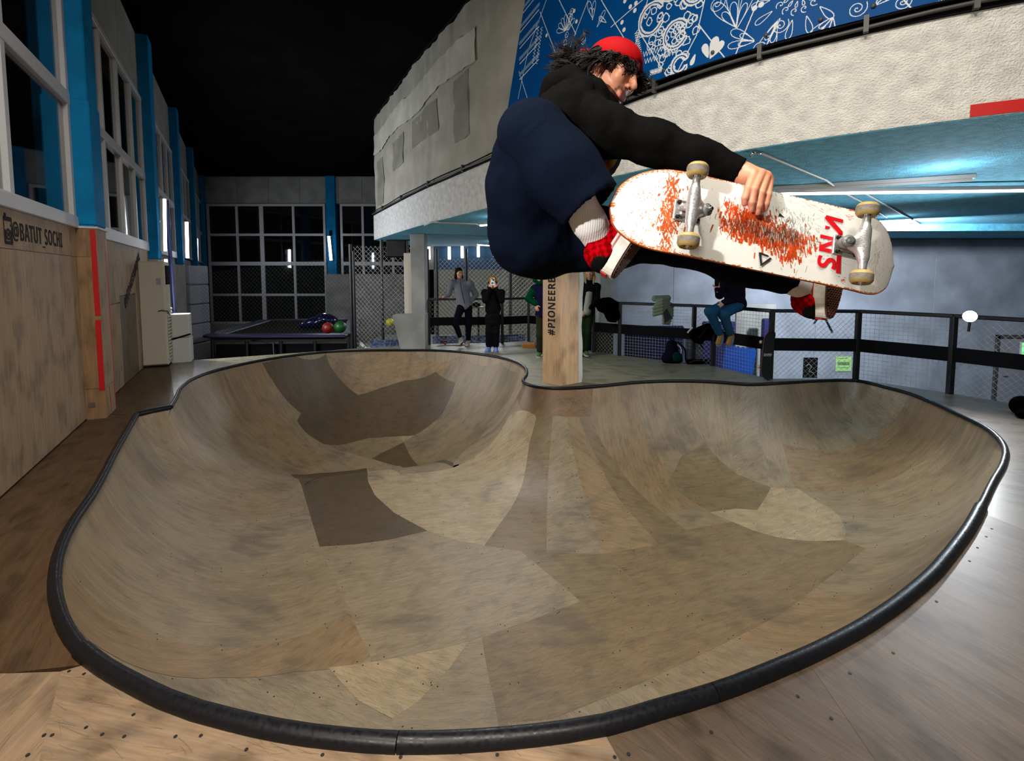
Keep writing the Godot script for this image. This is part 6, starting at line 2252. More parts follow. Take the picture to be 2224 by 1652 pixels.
	part("table_top", block(Vector3(-0.2, 0.86, -0.35), Vector3(0.16, 0.885, 0.05), 0.004), mat("table_brown", Color(0.40, 0.24, 0.16), 0.6), tb)
	for x in [-0.19, 0.03]:
		for z in [-0.33, 0.03]:
			part("leg", beam(Vector3(x, 0.0, z), Vector3(x, 0.86, z), 0.022, 0.022), M.black_steel, tb)
	part("stretcher", beam(Vector3(-0.19, 0.012, 0.03), Vector3(0.03, 0.012, 0.03), 0.022, 0.022), M.black_steel, tb)
	part("stretcher", beam(Vector3(-0.19, 0.42, 0.03), Vector3(0.03, 0.42, 0.03), 0.018, 0.018), M.black_steel, tb)
	var cb := thing("pouch", "small black pouch on the side table", "pouch", tb.position + Vector3(-0.02, 0.885, -0.1))
	f = Field.new()
	f.egg(Vector3(0, 0.05, 0), Vector3(0.11, 0.07, 0.08), Basis.IDENTITY, lin(0.03, 0.03, 0.035), 0.02)
	f.cuts.append([Vector3(0, 0.001, 0), Vector3.DOWN])
	part("bag", soft(f, 0.014), M.cloth_own, cb)
	var cp := thing("cup", "white cup on the edge of the side table", "cup", tb.position + Vector3(-0.16, 0.885, -0.03))
	st = begin()
	lathe_to(st, [Vector2(0.0, 0.0), Vector2(0.028, 0.0), Vector2(0.035, 0.09), Vector2(0.032, 0.09), Vector2(0.026, 0.008), Vector2(0.0, 0.008)], 16)
	part("cup_wall", done(st), M.white_paint, cp)
	# orange block and patterned strip beyond the deck edge
	var ob := thing("foam_block", "orange foam block beyond the deck edge left of the wooden column", "block", Vector3(0.43, 0.02, -11.2))
	part("body", block(Vector3(-0.2, -0.25, -0.3), Vector3(0.12, 0.06, 0.1), 0.02), mat("foam_orange", Color(0.55, 0.32, 0.06), 0.8), ob)
	var ps := thing("patterned_skirt", "pale blue patterned skirting along the hall side of the deck", "skirting", Vector3(0, 0, 0))
	for q in [[Vector3(-3.624, -0.14, -12.3), Vector3(-2.26, -0.098, -12.6)], [Vector3(-2.079, -0.062, -12.6), Vector3(0.341, -0.026, -12.7)]]:
		part("strip", beam(q[0], q[1], 0.02, 0.3), M.pattern_blue, ps)


# ---------------------------------------------------------------- people
func add_head(f: Field, c: Vector3, b: Basis, skin: Color, s := 1.0) -> void:
	# b.z looks out of the face, b.y to the crown, b.x to the person's left
	var P := func(x: float, y: float, z: float) -> Vector3:
		return c + b * (Vector3(x, y, z) * s)
	var lip := skin.lerp(lin(0.66, 0.30, 0.28), 0.65)
	f.egg(P.call(0, 0.030, -0.012), Vector3(0.076, 0.086, 0.096) * s, b, skin, 0.02 * s)
	f.egg(P.call(0, -0.028, 0.022), Vector3(0.060, 0.085, 0.064) * s, b, skin, 0.025 * s)
	f.cap(P.call(-0.030, -0.083, 0.030), P.call(0.030, -0.083, 0.030), 0.030 * s, 0.030 * s, skin, 0.02 * s)
	f.ball(P.call(0, -0.103, 0.062), 0.021 * s, skin, 0.02 * s)
	f.cap(P.call(-0.036, 0.030, 0.074), P.call(0.036, 0.030, 0.074), 0.012 * s, 0.012 * s, skin, 0.012 * s)
	f.cap(P.call(0, 0.018, 0.086), P.call(0, -0.026, 0.109), 0.008 * s, 0.0125 * s, skin, 0.010 * s)
	for x in [-1.0, 1.0]:
		f.ball(P.call(0.012 * x, -0.033, 0.097), 0.0095 * s, skin, 0.006 * s)
		f.ball(P.call(0.038 * x, -0.018, 0.060), 0.026 * s, skin, 0.015 * s)
		f.ball(P.call(0.031 * x, 0.010, 0.070), 0.0135 * s, skin, 0.004 * s)
		f.egg(P.call(0.076 * x, -0.004, -0.012), Vector3(0.012, 0.033, 0.020) * s, b * Basis(Vector3(0, 1, 0), 0.3 * x), skin, 0.008 * s)
		f.paints.append([P.call(0.031 * x, 0.008, 0.083), 0.008 * s, Color(0.02, 0.012, 0.008)])
		f.paints.append([P.call(0.020 * x, 0.030, 0.086), 0.010 * s, Color(0.03, 0.018, 0.012)])
		f.paints.append([P.call(0.036 * x, 0.034, 0.080), 0.010 * s, Color(0.03, 0.018, 0.012)])
	f.cap(P.call(-0.019, -0.061, 0.081), P.call(0.019, -0.061, 0.081), 0.0075 * s, 0.0075 * s, lip, 0.006 * s)
	f.cap(P.call(-0.016, -0.072, 0.081), P.call(0.016, -0.072, 0.081), 0.008 * s, 0.008 * s, lip, 0.006 * s)


func add_hand(f: Field, wrist: Vector3, b: Basis, skin: Color, curl: float, side: float, s := 1.0) -> void:
	# b.z from the wrist to the fingers, b.y out of the back of the hand, thumb on the side of b.x * side
	f.egg(wrist + b * Vector3(0, 0, 0.045) * s, Vector3(0.040, 0.015, 0.048) * s, b, skin, 0.015 * s)
	f.cap(wrist - b.z * 0.03 * s, wrist + b.z * 0.02 * s, 0.026 * s, 0.026 * s, skin, 0.02 * s)
	var ln := [0.072, 0.082, 0.076, 0.060]
	for i in 4:
		var p := wrist + b * Vector3((0.029 - i * 0.0195) * side, 0.002, 0.085) * s
		var d := b.z
		var a := curl
		var l: float = ln[i]
		for k in 3:
			d = (b.z * cos(a) - b.y * sin(a)).normalized()
			var seg: float = l * [0.46, 0.30, 0.24][k] * s
			f.cap(p, p + d * seg, 0.0092 * s - k * 0.0008, 0.0086 * s - k * 0.0008, skin, 0.004)
			p += d * seg
			a += curl * 0.9
	var t := wrist + b * Vector3(0.030 * side, -0.004, 0.030) * s
	var t1 := t + (b * Vector3(0.75 * side, -0.35, 0.65)).normalized() * 0.038 * s
	var t2 := t1 + (b * Vector3(0.25 * side, -0.45, 0.85)).normalized() * 0.030 * s
	f.chain([t, t1, t2], [0.0125 * s, 0.0105 * s, 0.0085 * s], skin, 0.008)


func face_basis(f: Vector3, up: Vector3) -> Basis:
	var z := f.normalized()
	var x := up.cross(z).normalized()
	return Basis(x, z.cross(x), z)


func shoe_simple(parent: Node3D, heel: Vector3, toe: Vector3, up: Vector3, upper: Material, sole: Material) -> void:
	var b := face_basis(toe - heel, up)
	var o := part("shoe", shoe_shape(0.0), upper, parent)
	o.transform = Transform3D(b, heel)
	var s := part("sole", shoe_shape(1.0), sole, o)
	s.position = Vector3.ZERO


var shoe_cache := {}


func foot_outline(n := 28, grow := 0.0) -> PackedVector2Array:
	# (x across, y along); the heel at 0, the toe at 0.285
	var out := PackedVector2Array()
	for i in n:
		var t := TAU * i / n
		var y := 0.1425 - 0.1425 * cos(t)
		var u := y / 0.285
		var w := 0.036 + 0.012 * sin(PI * clampf(u * 1.05, 0, 1)) + 0.010 * smoothstep(0.35, 0.75, u)
		out.append(Vector2(signf(sin(t)) * pow(absf(sin(t)), 0.55) * (w + grow), y + (grow if cos(t) < 0.0 else -grow) * absf(cos(t))))
	return out


func shoe_shape(kind: float) -> ArrayMesh:
	if shoe_cache.has(kind):
		return shoe_cache[kind]
	var m: ArrayMesh
	if kind > 0.5:
		m = prism(foot_outline(24, 0.004), 0.03, Transform3D(Basis(Vector3.RIGHT, Vector3.BACK, Vector3.UP), Vector3(0, 0, -0.02)))
	else:
		var f := Field.new()
		f.cap(Vector3(0, 0.045, 0.03), Vector3(0, 0.04, 0.2), 0.04, 0.042, Color.WHITE, 0.03)
		f.ball(Vector3(0, 0.036, 0.225), 0.036, Color.WHITE, 0.03)
		f.cap(Vector3(0, 0.05, 0.04), Vector3(0, 0.105, 0.045), 0.042, 0.04, Color.WHITE, 0.03)
		f.cuts.append([Vector3(0, 0.008, 0), Vector3(0, -1, 0)])
		m = soft(f, 0.012)
	shoe_cache[kind] = m
	return m


func figure(label: String, J: Dictionary, L: Dictionary) -> Node3D:
	var o := thing("person", label, "person", Vector3.ZERO, "people watching on the deck")
	var skin: Color = lin(0.72, 0.52, 0.42)
	var up: Vector3 = (J.neck - J.pelvis).normalized()
	var across: Vector3 = (J.sr - J.sl).normalized()
	var tb := Basis(across, up, across.cross(up).normalized()).orthonormalized()
	var hb := face_basis(J.face, J.get("head_up", Vector3.UP))
	var W: float = L.get("w", 1.0)
	# skin: one continuous body, with finer grids for head and hands
	var f := Field.new()
	f.chain([J.pelvis, J.chest, J.neck], [0.10, 0.11, 0.05], skin, 0.05)
	f.chain([J.neck, J.head], [0.052, 0.05], skin, 0.02)
	for s in ["l", "r"]:
		f.chain([J.chest, J["s" + s], J["e" + s], J["w" + s]], [0.08, 0.05, 0.04, 0.027], skin, 0.03)
		f.chain([J.pelvis, J["h" + s], J["k" + s], J["a" + s]], [0.09, 0.07, 0.05, 0.035], skin, 0.03)
	var st := begin()
	soft_to(st, f, 0.03)
	f = Field.new()
	add_head(f, J.head, hb, skin, L.get("head", 1.0))
	f.cap(J.neck, J.head - hb.y * 0.03, 0.052, 0.048, skin, 0.02)
	soft_to(st, f, 0.0095, 2)
	for s in ["l", "r"]:
		f = Field.new()
		var hd: Vector3 = J.get("d" + s, (J["w" + s] - J["e" + s]).normalized())
		add_hand(f, J["w" + s], face_basis(hd, J.get("b" + s, tb.z)), skin, L.get("curl", 0.35), 1.0 if s == "l" else -1.0)
		soft_to(st, f, 0.009, 3)
	part("body", done(st), M.skin, o, "skin of face and hands")
	# top
	f = Field.new()
	f.rough = 0.008
	f.rough_freq = 14.0
	f.nz = FastNoiseLite.new()
	f.nz.seed = 3
	f.nz.frequency = 0.9
	var c: Color = L.top
	var sc: Color = L.get("sleeve", c)
	f.egg(J.chest, Vector3(0.19, 0.2, 0.135) * W, tb, c, 0.06)
	f.egg(J.chest.lerp(J.pelvis, 0.55), Vector3(0.175, 0.2, 0.135) * W, tb, c, 0.06)
	f.egg(J.pelvis + up * L.get("hem", 0.0), Vector3(0.18, 0.14, 0.14) * W, tb, c, 0.06)
	f.chain([J.chest + up * 0.1, J.neck - up * 0.01], [0.11, 0.065], c, 0.05)
	for s in ["l", "r"]:
		f.cap(J.chest + up * 0.1, J["s" + s], 0.09, 0.085 * W, c, 0.05)
		f.chain([J["s" + s], J["e" + s], J["w" + s]], [0.082 * W, 0.066 * W, 0.046 * W], sc, 0.03)
	if L.has("hood"):
		f.chain([J.neck + tb * Vector3(-0.09, 0.0, 0.02), J.neck + tb * Vector3(0, 0.02, -0.09), J.neck + tb * Vector3(0.09, 0.0, 0.02)], [0.04, 0.06, 0.04], c, 0.03)
	for p in L.get("paint", []):
		f.paints.append(p)
	part("top", soft(f, 0.02), M.cloth_own, o, L.get("top_label", ""))
	if L.has("bib"):
		var g := Field.new()
		g.cap(J.chest.lerp(J.pelvis, 0.1) + tb.z * 0.09, J.pelvis + tb.z * 0.10, 0.075, 0.085, L.bib, 0.03)
		g.cap(J.chest + tb * Vector3(-0.06, 0.0, 0.1), J.neck + tb * Vector3(-0.08, 0.0, 0.05), 0.025, 0.022, L.bib, 0.02)
		g.cap(J.chest + tb * Vector3(0.06, 0.0, 0.1), J.neck + tb * Vector3(0.08, 0.0, 0.05), 0.025, 0.022, L.bib, 0.02)
		part("bib", soft(g, 0.02), M.cloth_own, o)
	# trousers
	f = Field.new()
	c = L.legs
	f.rough = 0.007
	f.rough_freq = 14.0
	f.nz = FastNoiseLite.new()
	f.nz.seed = 9
	f.nz.frequency = 0.9
	f.egg(J.pelvis, Vector3(0.17, 0.13, 0.135) * W, tb, c, 0.05)
	for s in ["l", "r"]:
		f.chain([J["h" + s], J["k" + s], J["a" + s] + (J["k" + s] - J["a" + s]).normalized() * 0.04], [0.098 * W, 0.075 * W, L.get("cuff", 0.062)], c, 0.04)
	part("trousers", soft(f, 0.02), M.cloth_own, o)
	for s in ["l", "r"]:
		var toe: Vector3 = J["t" + s]
		var dir: Vector3 = toe - J["a" + s]
		dir = dir.normalized()
		var upf: Vector3 = J["k" + s] - J["a" + s]
		upf = upf.normalized()
		var flat: Vector3 = (dir - upf * dir.dot(upf) * L.get("flat", 0.0)).normalized()
		var bb := face_basis(flat, upf)
		shoe_simple(o, J["a" + s] - bb.y * 0.08 - bb.z * 0.05, J["a" + s] - bb.y * 0.08 + bb.z * 0.2, bb.y, L.shoe, L.sole)
	# hair or hat
	f = Field.new()
	var hc: Color = L.hair
	if L.get("hat", "") == "beanie":
		f.egg(J.head + hb * Vector3(0, 0.06, -0.015), Vector3(0.093, 0.10, 0.105), hb, L.hat_colour, 0.02)
		f.chain([J.head + hb * Vector3(-0.08, 0.035, 0.03), J.head + hb * Vector3(0, 0.045, 0.09), J.head + hb * Vector3(0.08, 0.035, 0.03)], [0.016, 0.018, 0.016], L.hat_colour, 0.02)
		f.cuts.append([J.head + hb * Vector3(0, 0.025, 0), -hb.y])
		part("beanie", soft(f, 0.011), M.cloth_own, o)
		f = Field.new()
	if L.get("hat", "") == "hood":
		f.egg(J.head + hb * Vector3(0, 0.015, -0.035), Vector3(0.115, 0.145, 0.125), hb, L.hat_colour, 0.02)
		f.chain([J.head + hb * Vector3(-0.08, -0.1, 0.02), J.neck + tb * Vector3(0, 0, 0.06), J.head + hb * Vector3(0.08, -0.1, 0.02)], [0.05, 0.05, 0.05], L.hat_colour, 0.04)
		f.cuts.append([J.head + hb * Vector3(0, -0.03, 0.12), 0.105])
		part("hood", soft(f, 0.012), M.cloth_own, o)
		f = Field.new()
		f.egg(J.head + hb * Vector3(0, 0.075, 0.02), Vector3(0.08, 0.06, 0.085), hb, hc, 0.02)
	else:
		if L.get("hat", "") == "":
			f.egg(J.head + hb * Vector3(0, 0.05, -0.025), Vector3(0.086, 0.098, 0.10), hb, hc, 0.02)
			f.cuts.append([J.head + hb * Vector3(0, -0.01, 0.14), 0.105])
		for x in [-1.0, 1.0]:
			var lg: float = L.get("hair_long", 0.0)
			if lg > 0.0:
				f.chain([J.head + hb * Vector3(0.07 * x, 0.02, -0.02), J.head + hb * Vector3(0.082 * x, -0.09, -0.01), J.head + hb * Vector3(0.09 * x, -0.09 - lg, 0.02)], [0.03, 0.034, 0.012], hc, 0.02)
		if L.get("hair_long", 0.0) > 0.0:
			f.cap(J.head + hb * Vector3(0, 0.0, -0.07), J.head + hb * Vector3(0, -0.12, -0.07), 0.06, 0.05, hc, 0.02)
	f.rough = 0.006
	f.rough_freq = 40.0
	f.nz = FastNoiseLite.new()
	f.nz.frequency = 1.0
	if f.col.size():
		part("hair", soft(f, 0.010), M.cloth_own, o)
	return o


func people() -> void:
	mat("shoe_beige", Color(0.55, 0.50, 0.42), 0.8)
	mat("shoe_blue", Color(0.36, 0.44, 0.68), 0.7)
	mat("shoe_green", Color(0.16, 0.30, 0.12), 0.8)
	mat("shoe_tan", Color(0.50, 0.36, 0.14), 0.8)
	mat("sole_white", Color(0.70, 0.69, 0.65), 0.7)
	mat("sole_blue", Color(0.35, 0.45, 0.55), 0.7)
	# grey hoodie, leaning on the fence, a foot on a board
	var o := figure("person in a grey zip hoodie leaning on the fence, one foot on a skateboard", {
		"head": Vector3(-1.256, 1.715, -11.5), "face": Vector3(0.55, -0.05, 0.9), "neck": Vector3(-1.263, 1.573, -11.55), "chest": Vector3(-1.198, 1.321, -11.55), "pelvis": Vector3(-1.135, 0.946, -11.55),
		"sl": Vector3(-1.433, 1.486, -11.5), "el": Vector3(-1.518, 1.233, -11.55), "wl": Vector3(-1.589, 1.18, -11.5), "dl": Vector3(-1, 0.0, 0.2), "bl": Vector3(0, 1, 0.2),
		"sr": Vector3(-1, 1.475, -11.55), "er": Vector3(-0.866, 1.207, -11.65), "wr": Vector3(-0.995, 1.043, -11.6), "dr": Vector3(-0.5, -0.8, 0),
		"hl": Vector3(-1.218, 0.906, -11.5), "kl": Vector3(-1.329, 0.55, -11.3), "al": Vector3(-1.218, 0.207, -11.35), "tl": Vector3(-1.245, 0.185, -11.1),
		"hr": Vector3(-1.047, 0.902, -11.55), "kr": Vector3(-1.034, 0.52, -11.5), "ar": Vector3(-1.052, 0.114, -11.55), "tr": Vector3(-1.095, 0.082, -11.3),
	}, {"top": lin(0.40, 0.41, 0.43), "legs": lin(0.07, 0.07, 0.09), "hood": true, "hair": lin(0.13, 0.09, 0.07), "hair_long": 0.05, "shoe": M.shoe_beige, "sole": M.sole_white, "cuff": 0.055, "flat": 1.0,
		"paint": [[Vector3(-1.106, 1.499, -11.4), 0.05, lin(0.35, 0.75, 0.25)]], "top_label": "grey zip hoodie with a lime chest print"})
	part("zip", tube([Vector3(-1.224, 1.52, -11.395), Vector3(-1.181, 1.304, -11.385), Vector3(-1.109, 0.999, -11.4)], 0.006, 5), M.black_matt, o)
	# black clothes, filming with a phone
	figure("person all in black with a mustard beanie filming with a phone", {
		"head": Vector3(-0.423, 1.509, -10.6), "face": Vector3(0.02, -0.05, 1), "neck": Vector3(-0.426, 1.357, -10.65), "chest": Vector3(-0.426, 1.164, -10.65), "pelvis": Vector3(-0.417, 0.767, -10.65),
		"sl": Vector3(-0.598, 1.286, -10.65), "el": Vector3(-0.572, 1.138, -10.35), "wl": Vector3(-0.47, 1.396, -10.28), "dl": Vector3(0.35, 0.9, 0.1), "bl": Vector3(-0.3, 0, 1),
		"sr": Vector3(-0.233, 1.286, -10.65), "er": Vector3(-0.227, 1.138, -10.35), "wr": Vector3(-0.342, 1.396, -10.28), "dr": Vector3(-0.35, 0.9, 0.1), "br": Vector3(0.3, 0, 1),
		"hl": Vector3(-0.489, 0.736, -10.65), "kl": Vector3(-0.508, 0.414, -10.6), "al": Vector3(-0.511, 0.1, -10.65), "tl": Vector3(-0.562, 0.048, -10.45),
		"hr": Vector3(-0.336, 0.736, -10.65), "kr": Vector3(-0.355, 0.414, -10.6), "ar": Vector3(-0.358, 0.1, -10.65), "tr": Vector3(-0.35, 0.056, -10.4),
	}, {"top": lin(0.05, 0.05, 0.055), "legs": lin(0.05, 0.05, 0.055), "hem": -0.12, "hair": lin(0.16, 0.08, 0.05), "hair_long": 0.08, "hat": "beanie", "hat_colour": lin(0.55, 0.36, 0.08), "shoe": M.shoe_blue, "sole": M.sole_blue, "cuff": 0.075, "flat": 1.0, "curl": 0.5})
	var ph := thing("phone", "phone in a black and white patterned case held up to the face", "phone", Vector3(-0.41, 1.543, -10.26))
	part("case", box(Vector3(0.085, 0.155, 0.012), 0.005), M.white_paint, ph)
	for i in 9:
		var r := RandomNumberGenerator.new()
		r.seed = i
		part("print", box(Vector3(r.randf_range(0.012, 0.03), r.randf_range(0.01, 0.03), 0.003), 0.001, Vector3(r.randf_range(-0.028, 0.028), r.randf_range(-0.06, 0.06), 0.0065)), M.black_matt, ph)
	# green hood, hand on hip, half behind the column
	figure("person with green hood and sleeves, hand on hip, left of the wooden column", {
		"head": Vector3(0.545, 1.678, -9.9), "face": Vector3(0.2, -0.1, 1), "neck": Vector3(0.577, 1.518, -9.95), "chest": Vector3(0.645, 1.272, -9.95), "pelvis": Vector3(0.656, 0.873, -9.95),
		"sl": Vector3(0.464, 1.395, -9.95), "el": Vector3(0.332, 1.196, -9.95), "wl": Vector3(0.489, 1.078, -9.85), "dl": Vector3(0.2, -0.9, 0.1), "bl": Vector3(-0.5, 0, 1),
		"sr": Vector3(0.862, 1.395, -9.95), "er": Vector3(0.911, 1.129, -9.95), "wr": Vector3(0.889, 0.848, -9.9),
		"hl": Vector3(0.589, 0.834, -9.95), "kl": Vector3(0.579, 0.439, -9.9), "al": Vector3(0.583, 0.096, -9.95), "tl": Vector3(0.534, 0.042, -9.75),
		"hr": Vector3(0.751, 0.834, -9.95), "kr": Vector3(0.768, 0.439, -9.9), "ar": Vector3(0.793, 0.096, -9.95), "tr": Vector3(0.806, 0.042, -9.75),
	}, {"top": lin(0.06, 0.07, 0.14), "sleeve": lin(0.04, 0.17, 0.09), "legs": lin(0.15, 0.15, 0.10), "hair": lin(0.2, 0.12, 0.07), "hat": "hood", "hat_colour": lin(0.04, 0.18, 0.10), "shoe": M.shoe_green, "sole": M.sole_white, "flat": 1.0, "cuff": 0.075})
	# blonde, right of the column
	figure("blonde person in a black top and white bib just right of the wooden column", {
		"head": Vector3(1.589, 1.725, -9.9), "face": Vector3(-0.3, -0.1, 1), "neck": Vector3(1.589, 1.565, -9.95), "chest": Vector3(1.573, 1.329, -9.95), "pelvis": Vector3(1.53, 0.93, -9.95),
		"sl": Vector3(1.392, 1.442, -9.95), "el": Vector3(1.347, 1.196, -9.95), "wl": Vector3(1.41, 0.975, -9.85),
		"sr": Vector3(1.742, 1.433, -9.95), "er": Vector3(1.736, 1.198, -9.9), "wr": Vector3(1.581, 1.016, -9.8), "dr": Vector3(-0.7, -0.6, 0.1),
		"hl": Vector3(1.445, 0.892, -9.95), "kl": Vector3(1.441, 0.496, -9.9), "al": Vector3(1.433, 0.144, -9.95), "tl": Vector3(1.368, 0.08, -9.75),
		"hr": Vector3(1.587, 0.892, -9.95), "kr": Vector3(1.555, 0.496, -9.9), "ar": Vector3(1.529, 0.125, -9.95), "tr": Vector3(1.536, 0.061, -9.75),
	}, {"top": lin(0.05, 0.05, 0.06), "bib": lin(0.50, 0.50, 0.44), "legs": lin(0.12, 0.17, 0.10), "hair": lin(0.62, 0.50, 0.28), "hair_long": 0.1, "shoe": M.shoe_green, "sole": M.sole_white, "flat": 1.0, "cuff": 0.075})
	# seated on the rail
	figure("person in blue jeans and a dark patterned jumper sitting on the fence rail", {
		"head": Vector3(3.72, 1.985, -8.25), "face": Vector3(-0.5, -0.35, 1), "neck": Vector3(3.772, 1.807, -8.3), "chest": Vector3(3.788, 1.548, -8.3), "pelvis": Vector3(3.871, 1.173, -8.35),
		"sl": Vector3(3.574, 1.666, -8.25), "el": Vector3(3.523, 1.338, -8.2), "wl": Vector3(3.417, 1.436, -8.05), "dl": Vector3(-0.1, 1, 0.1), "bl": Vector3(-0.4, 0.1, 1),
		"sr": Vector3(3.95, 1.666, -8.3), "er": Vector3(3.861, 1.273, -8.25), "wr": Vector3(3.531, 1.221, -8.05), "dr": Vector3(-0.8, -0.6, 0.1), "br": Vector3(0, 0.5, 1),
		"hl": Vector3(3.706, 1.16, -8.3), "kl": Vector3(3.277, 1.071, -8), "al": Vector3(3.521, 0.676, -8.15), "tl": Vector3(3.436, 0.541, -8.05),
		"hr": Vector3(3.865, 1.144, -8.3), "kr": Vector3(3.493, 1.029, -7.95), "ar": Vector3(3.678, 0.675, -8.1), "tr": Vector3(3.591, 0.548, -8),
	}, {"top": lin(0.10, 0.08, 0.12), "legs": lin(0.13, 0.26, 0.37), "hair": lin(0.12, 0.08, 0.06), "shoe": M.shoe_tan, "sole": M.sole_blue, "cuff": 0.065, "curl": 0.6, "w": 1.05})
	var ph2 := thing("phone", "dark phone in the raised hand of the seated person", "phone", Vector3(3.398, 1.559, -8.03))
	part("case", box(Vector3(0.075, 0.15, 0.009), 0.004), M.black_matt, ph2)


# ---------------------------------------------------------------- the skater and the board
func skater() -> void:
	board()
	var o := thing("person", "skater in black hoodie, red cap and navy corduroys grabbing the board in mid-air", "person")
	var skin := lin(0.74, 0.50, 0.39)
	var hoodie := lin(0.07, 0.07, 0.08)
	var navy := lin(0.055, 0.085, 0.16)
	var hs := 0.875
	var hc := Vector3(0.313, 2.283, -1.575)
	var hb := face_basis(Vector3(0.71, -0.36, 0.61), Vector3(0.36, 0.93, 0.0))
	# body: one continuous skin
	var sh := Vector3(0.152, 2.114, -1.44)
	var el := Vector3(0.396, 2.02, -1.38)
	var wr := Vector3(0.614, 1.923, -1.312)
	var chest := Vector3(0.193, 2.099, -1.56)
	var pel := Vector3(0.072, 1.799, -1.58)
	var neck := Vector3(0.224, 2.207, -1.57)
	var f := Field.new()
	f.chain([pel, chest, neck], [0.10, 0.11, 0.05], skin, 0.05)
	f.chain([neck, hc], [0.055, 0.05], skin, 0.02)
	f.chain([chest, sh, el, wr], [0.08, 0.05, 0.04, 0.027], skin, 0.03)
	f.chain([chest, Vector3(0.266, 2.211, -1.66), Vector3(0.168, 1.976, -1.74), Vector3(0.203, 1.84, -1.68)], [0.08, 0.05, 0.04, 0.027], skin, 0.03)
	f.chain([pel, Vector3(0.055, 1.795, -1.54), Vector3(0.065, 2.032, -1.36), Vector3(0.25, 1.753, -1.37)], [0.09, 0.08, 0.055, 0.035], skin, 0.03)
	f.chain([pel, Vector3(0.126, 1.748, -1.6), Vector3(0.483, 1.79, -1.56), Vector3(0.938, 1.621, -1.51)], [0.09, 0.08, 0.055, 0.035], skin, 0.03)
	var st := begin()
	soft_to(st, f, 0.02)
	f = Field.new()
	add_head(f, hc, hb, skin, hs)
	f.cap(neck, hc - hb.y * 0.03, 0.055, 0.05, skin, 0.02)
	var dark := Color(0.05, 0.03, 0.022, 0.85)
	for q in [[-0.024, -0.049, 0.086], [-0.013, -0.047, 0.092], [0.0, -0.049, 0.093], [0.013, -0.047, 0.092], [0.024, -0.049, 0.086]]:
		f.paints.append([hc + hb * (Vector3(q[0], q[1], q[2]) * hs), 0.0095 * hs, dark])
	for q in [[-0.033, -0.053, 0.080], [0.033, -0.053, 0.080], [-0.037, -0.062, 0.074]]:
		f.paints.append([hc + hb * (Vector3(q[0], q[1], q[2]) * hs), 0.010 * hs, dark])
	for q in [[0.0, -0.098, 0.080, 0.024], [-0.028, -0.092, 0.062, 0.026], [0.028, -0.092, 0.062, 0.026], [-0.048, -0.08, 0.035, 0.026]]:
		f.paints.append([hc + hb * (Vector3(q[0], q[1], q[2]) * hs), q[3] * hs, Color(0.10, 0.06, 0.045, 0.4)])
	for x in [-1.0, 1.0]:
		f.paints.append([hc + hb * (Vector3(0.012 * x, -0.038, 0.103) * hs), 0.005 * hs, Color(0.08, 0.02, 0.015)])
	soft_to(st, f, 0.0036, 2)
	# grabbing hand: fingers closed over the edge on to the base of the board
	f = Field.new()
	var k0 := [Vector3(0.625, 1.913, -1.272), Vector3(0.646, 1.916, -1.276), Vector3(0.663, 1.912, -1.28), Vector3(0.672, 1.901, -1.283)]
	f.chain([el, wr], [0.040, 0.030], skin, 0.02)
	f.cap(wr, Vector3(0.621, 1.913, -1.285), 0.026, 0.020, skin, 0.015)
	f.cap(Vector3(0.614, 1.907, -1.295), k0[0], 0.021, 0.0120, skin, 0.012)
	f.cap(wr, k0[1], 0.024, 0.0122, skin, 0.012)
	f.cap(wr, k0[2], 0.023, 0.0118, skin, 0.012)
	f.cap(Vector3(0.631, 1.905, -1.3), k0[3], 0.020, 0.0110, skin, 0.012)
	f.chain([k0[0], Vector3(0.595, 1.871, -1.236), Vector3(0.585, 1.846, -1.231), Vector3(0.587, 1.833, -1.236)], [0.0118, 0.0096, 0.0086, 0.0074], skin, 0.003)
	f.chain([k0[1], Vector3(0.608, 1.867, -1.232), Vector3(0.603, 1.835, -1.231), Vector3(0.605, 1.817, -1.237)], [0.0120, 0.0098, 0.0088, 0.0076], skin, 0.003)
	f.chain([k0[2], Vector3(0.628, 1.86, -1.236), Vector3(0.623, 1.827, -1.235), Vector3(0.624, 1.811, -1.241)], [0.0116, 0.0096, 0.0086, 0.0075], skin, 0.003)
	f.chain([k0[3], Vector3(0.649, 1.855, -1.243), Vector3(0.644, 1.833, -1.241), Vector3(0.644, 1.82, -1.246)], [0.0108, 0.0088, 0.0079, 0.0068], skin, 0.003)
	f.chain([Vector3(0.624, 1.901, -1.31), Vector3(0.674, 1.886, -1.36), Vector3(0.686, 1.864, -1.345)], [0.016, 0.0125, 0.010], skin, 0.01)
	var nail := lin(0.88, 0.62, 0.56)
	for q in [Vector3(0.582, 1.834, -1.226), Vector3(0.6, 1.818, -1.226), Vector3(0.618, 1.812, -1.23), Vector3(0.638, 1.821, -1.236)]:
		f.paints.append([q, 0.0068, nail])
	var red := skin.lerp(lin(0.78, 0.38, 0.32), 0.7)
	red.a = 0.7
	for q in [k0[0], k0[1], k0[2], Vector3(0.585, 1.828, -1.232), Vector3(0.603, 1.811, -1.232), Vector3(0.622, 1.804, -1.236), Vector3(0.642, 1.814, -1.242)]:
		f.paints.append([q, 0.014, red])
	soft_to(st, f, 0.0032, 3)
	# the other hand, behind the body
	f = Field.new()
	add_hand(f, Vector3(0.203, 1.84, -1.68), face_basis(Vector3(0.3, -0.9, 0.1), Vector3(0, 0.1, -1)), skin, 0.4, 1.0)
	soft_to(st, f, 0.007, 4)
	part("body", done(st), M.skin, o, "skin of face and hands")
	# hoodie
	f = Field.new()
	f.rough = 0.008
	f.rough_freq = 11.0
	f.nz = FastNoiseLite.new()
	f.nz.seed = 21
	f.nz.frequency = 0.9
	f.nz.fractal_type = FastNoiseLite.FRACTAL_RIDGED
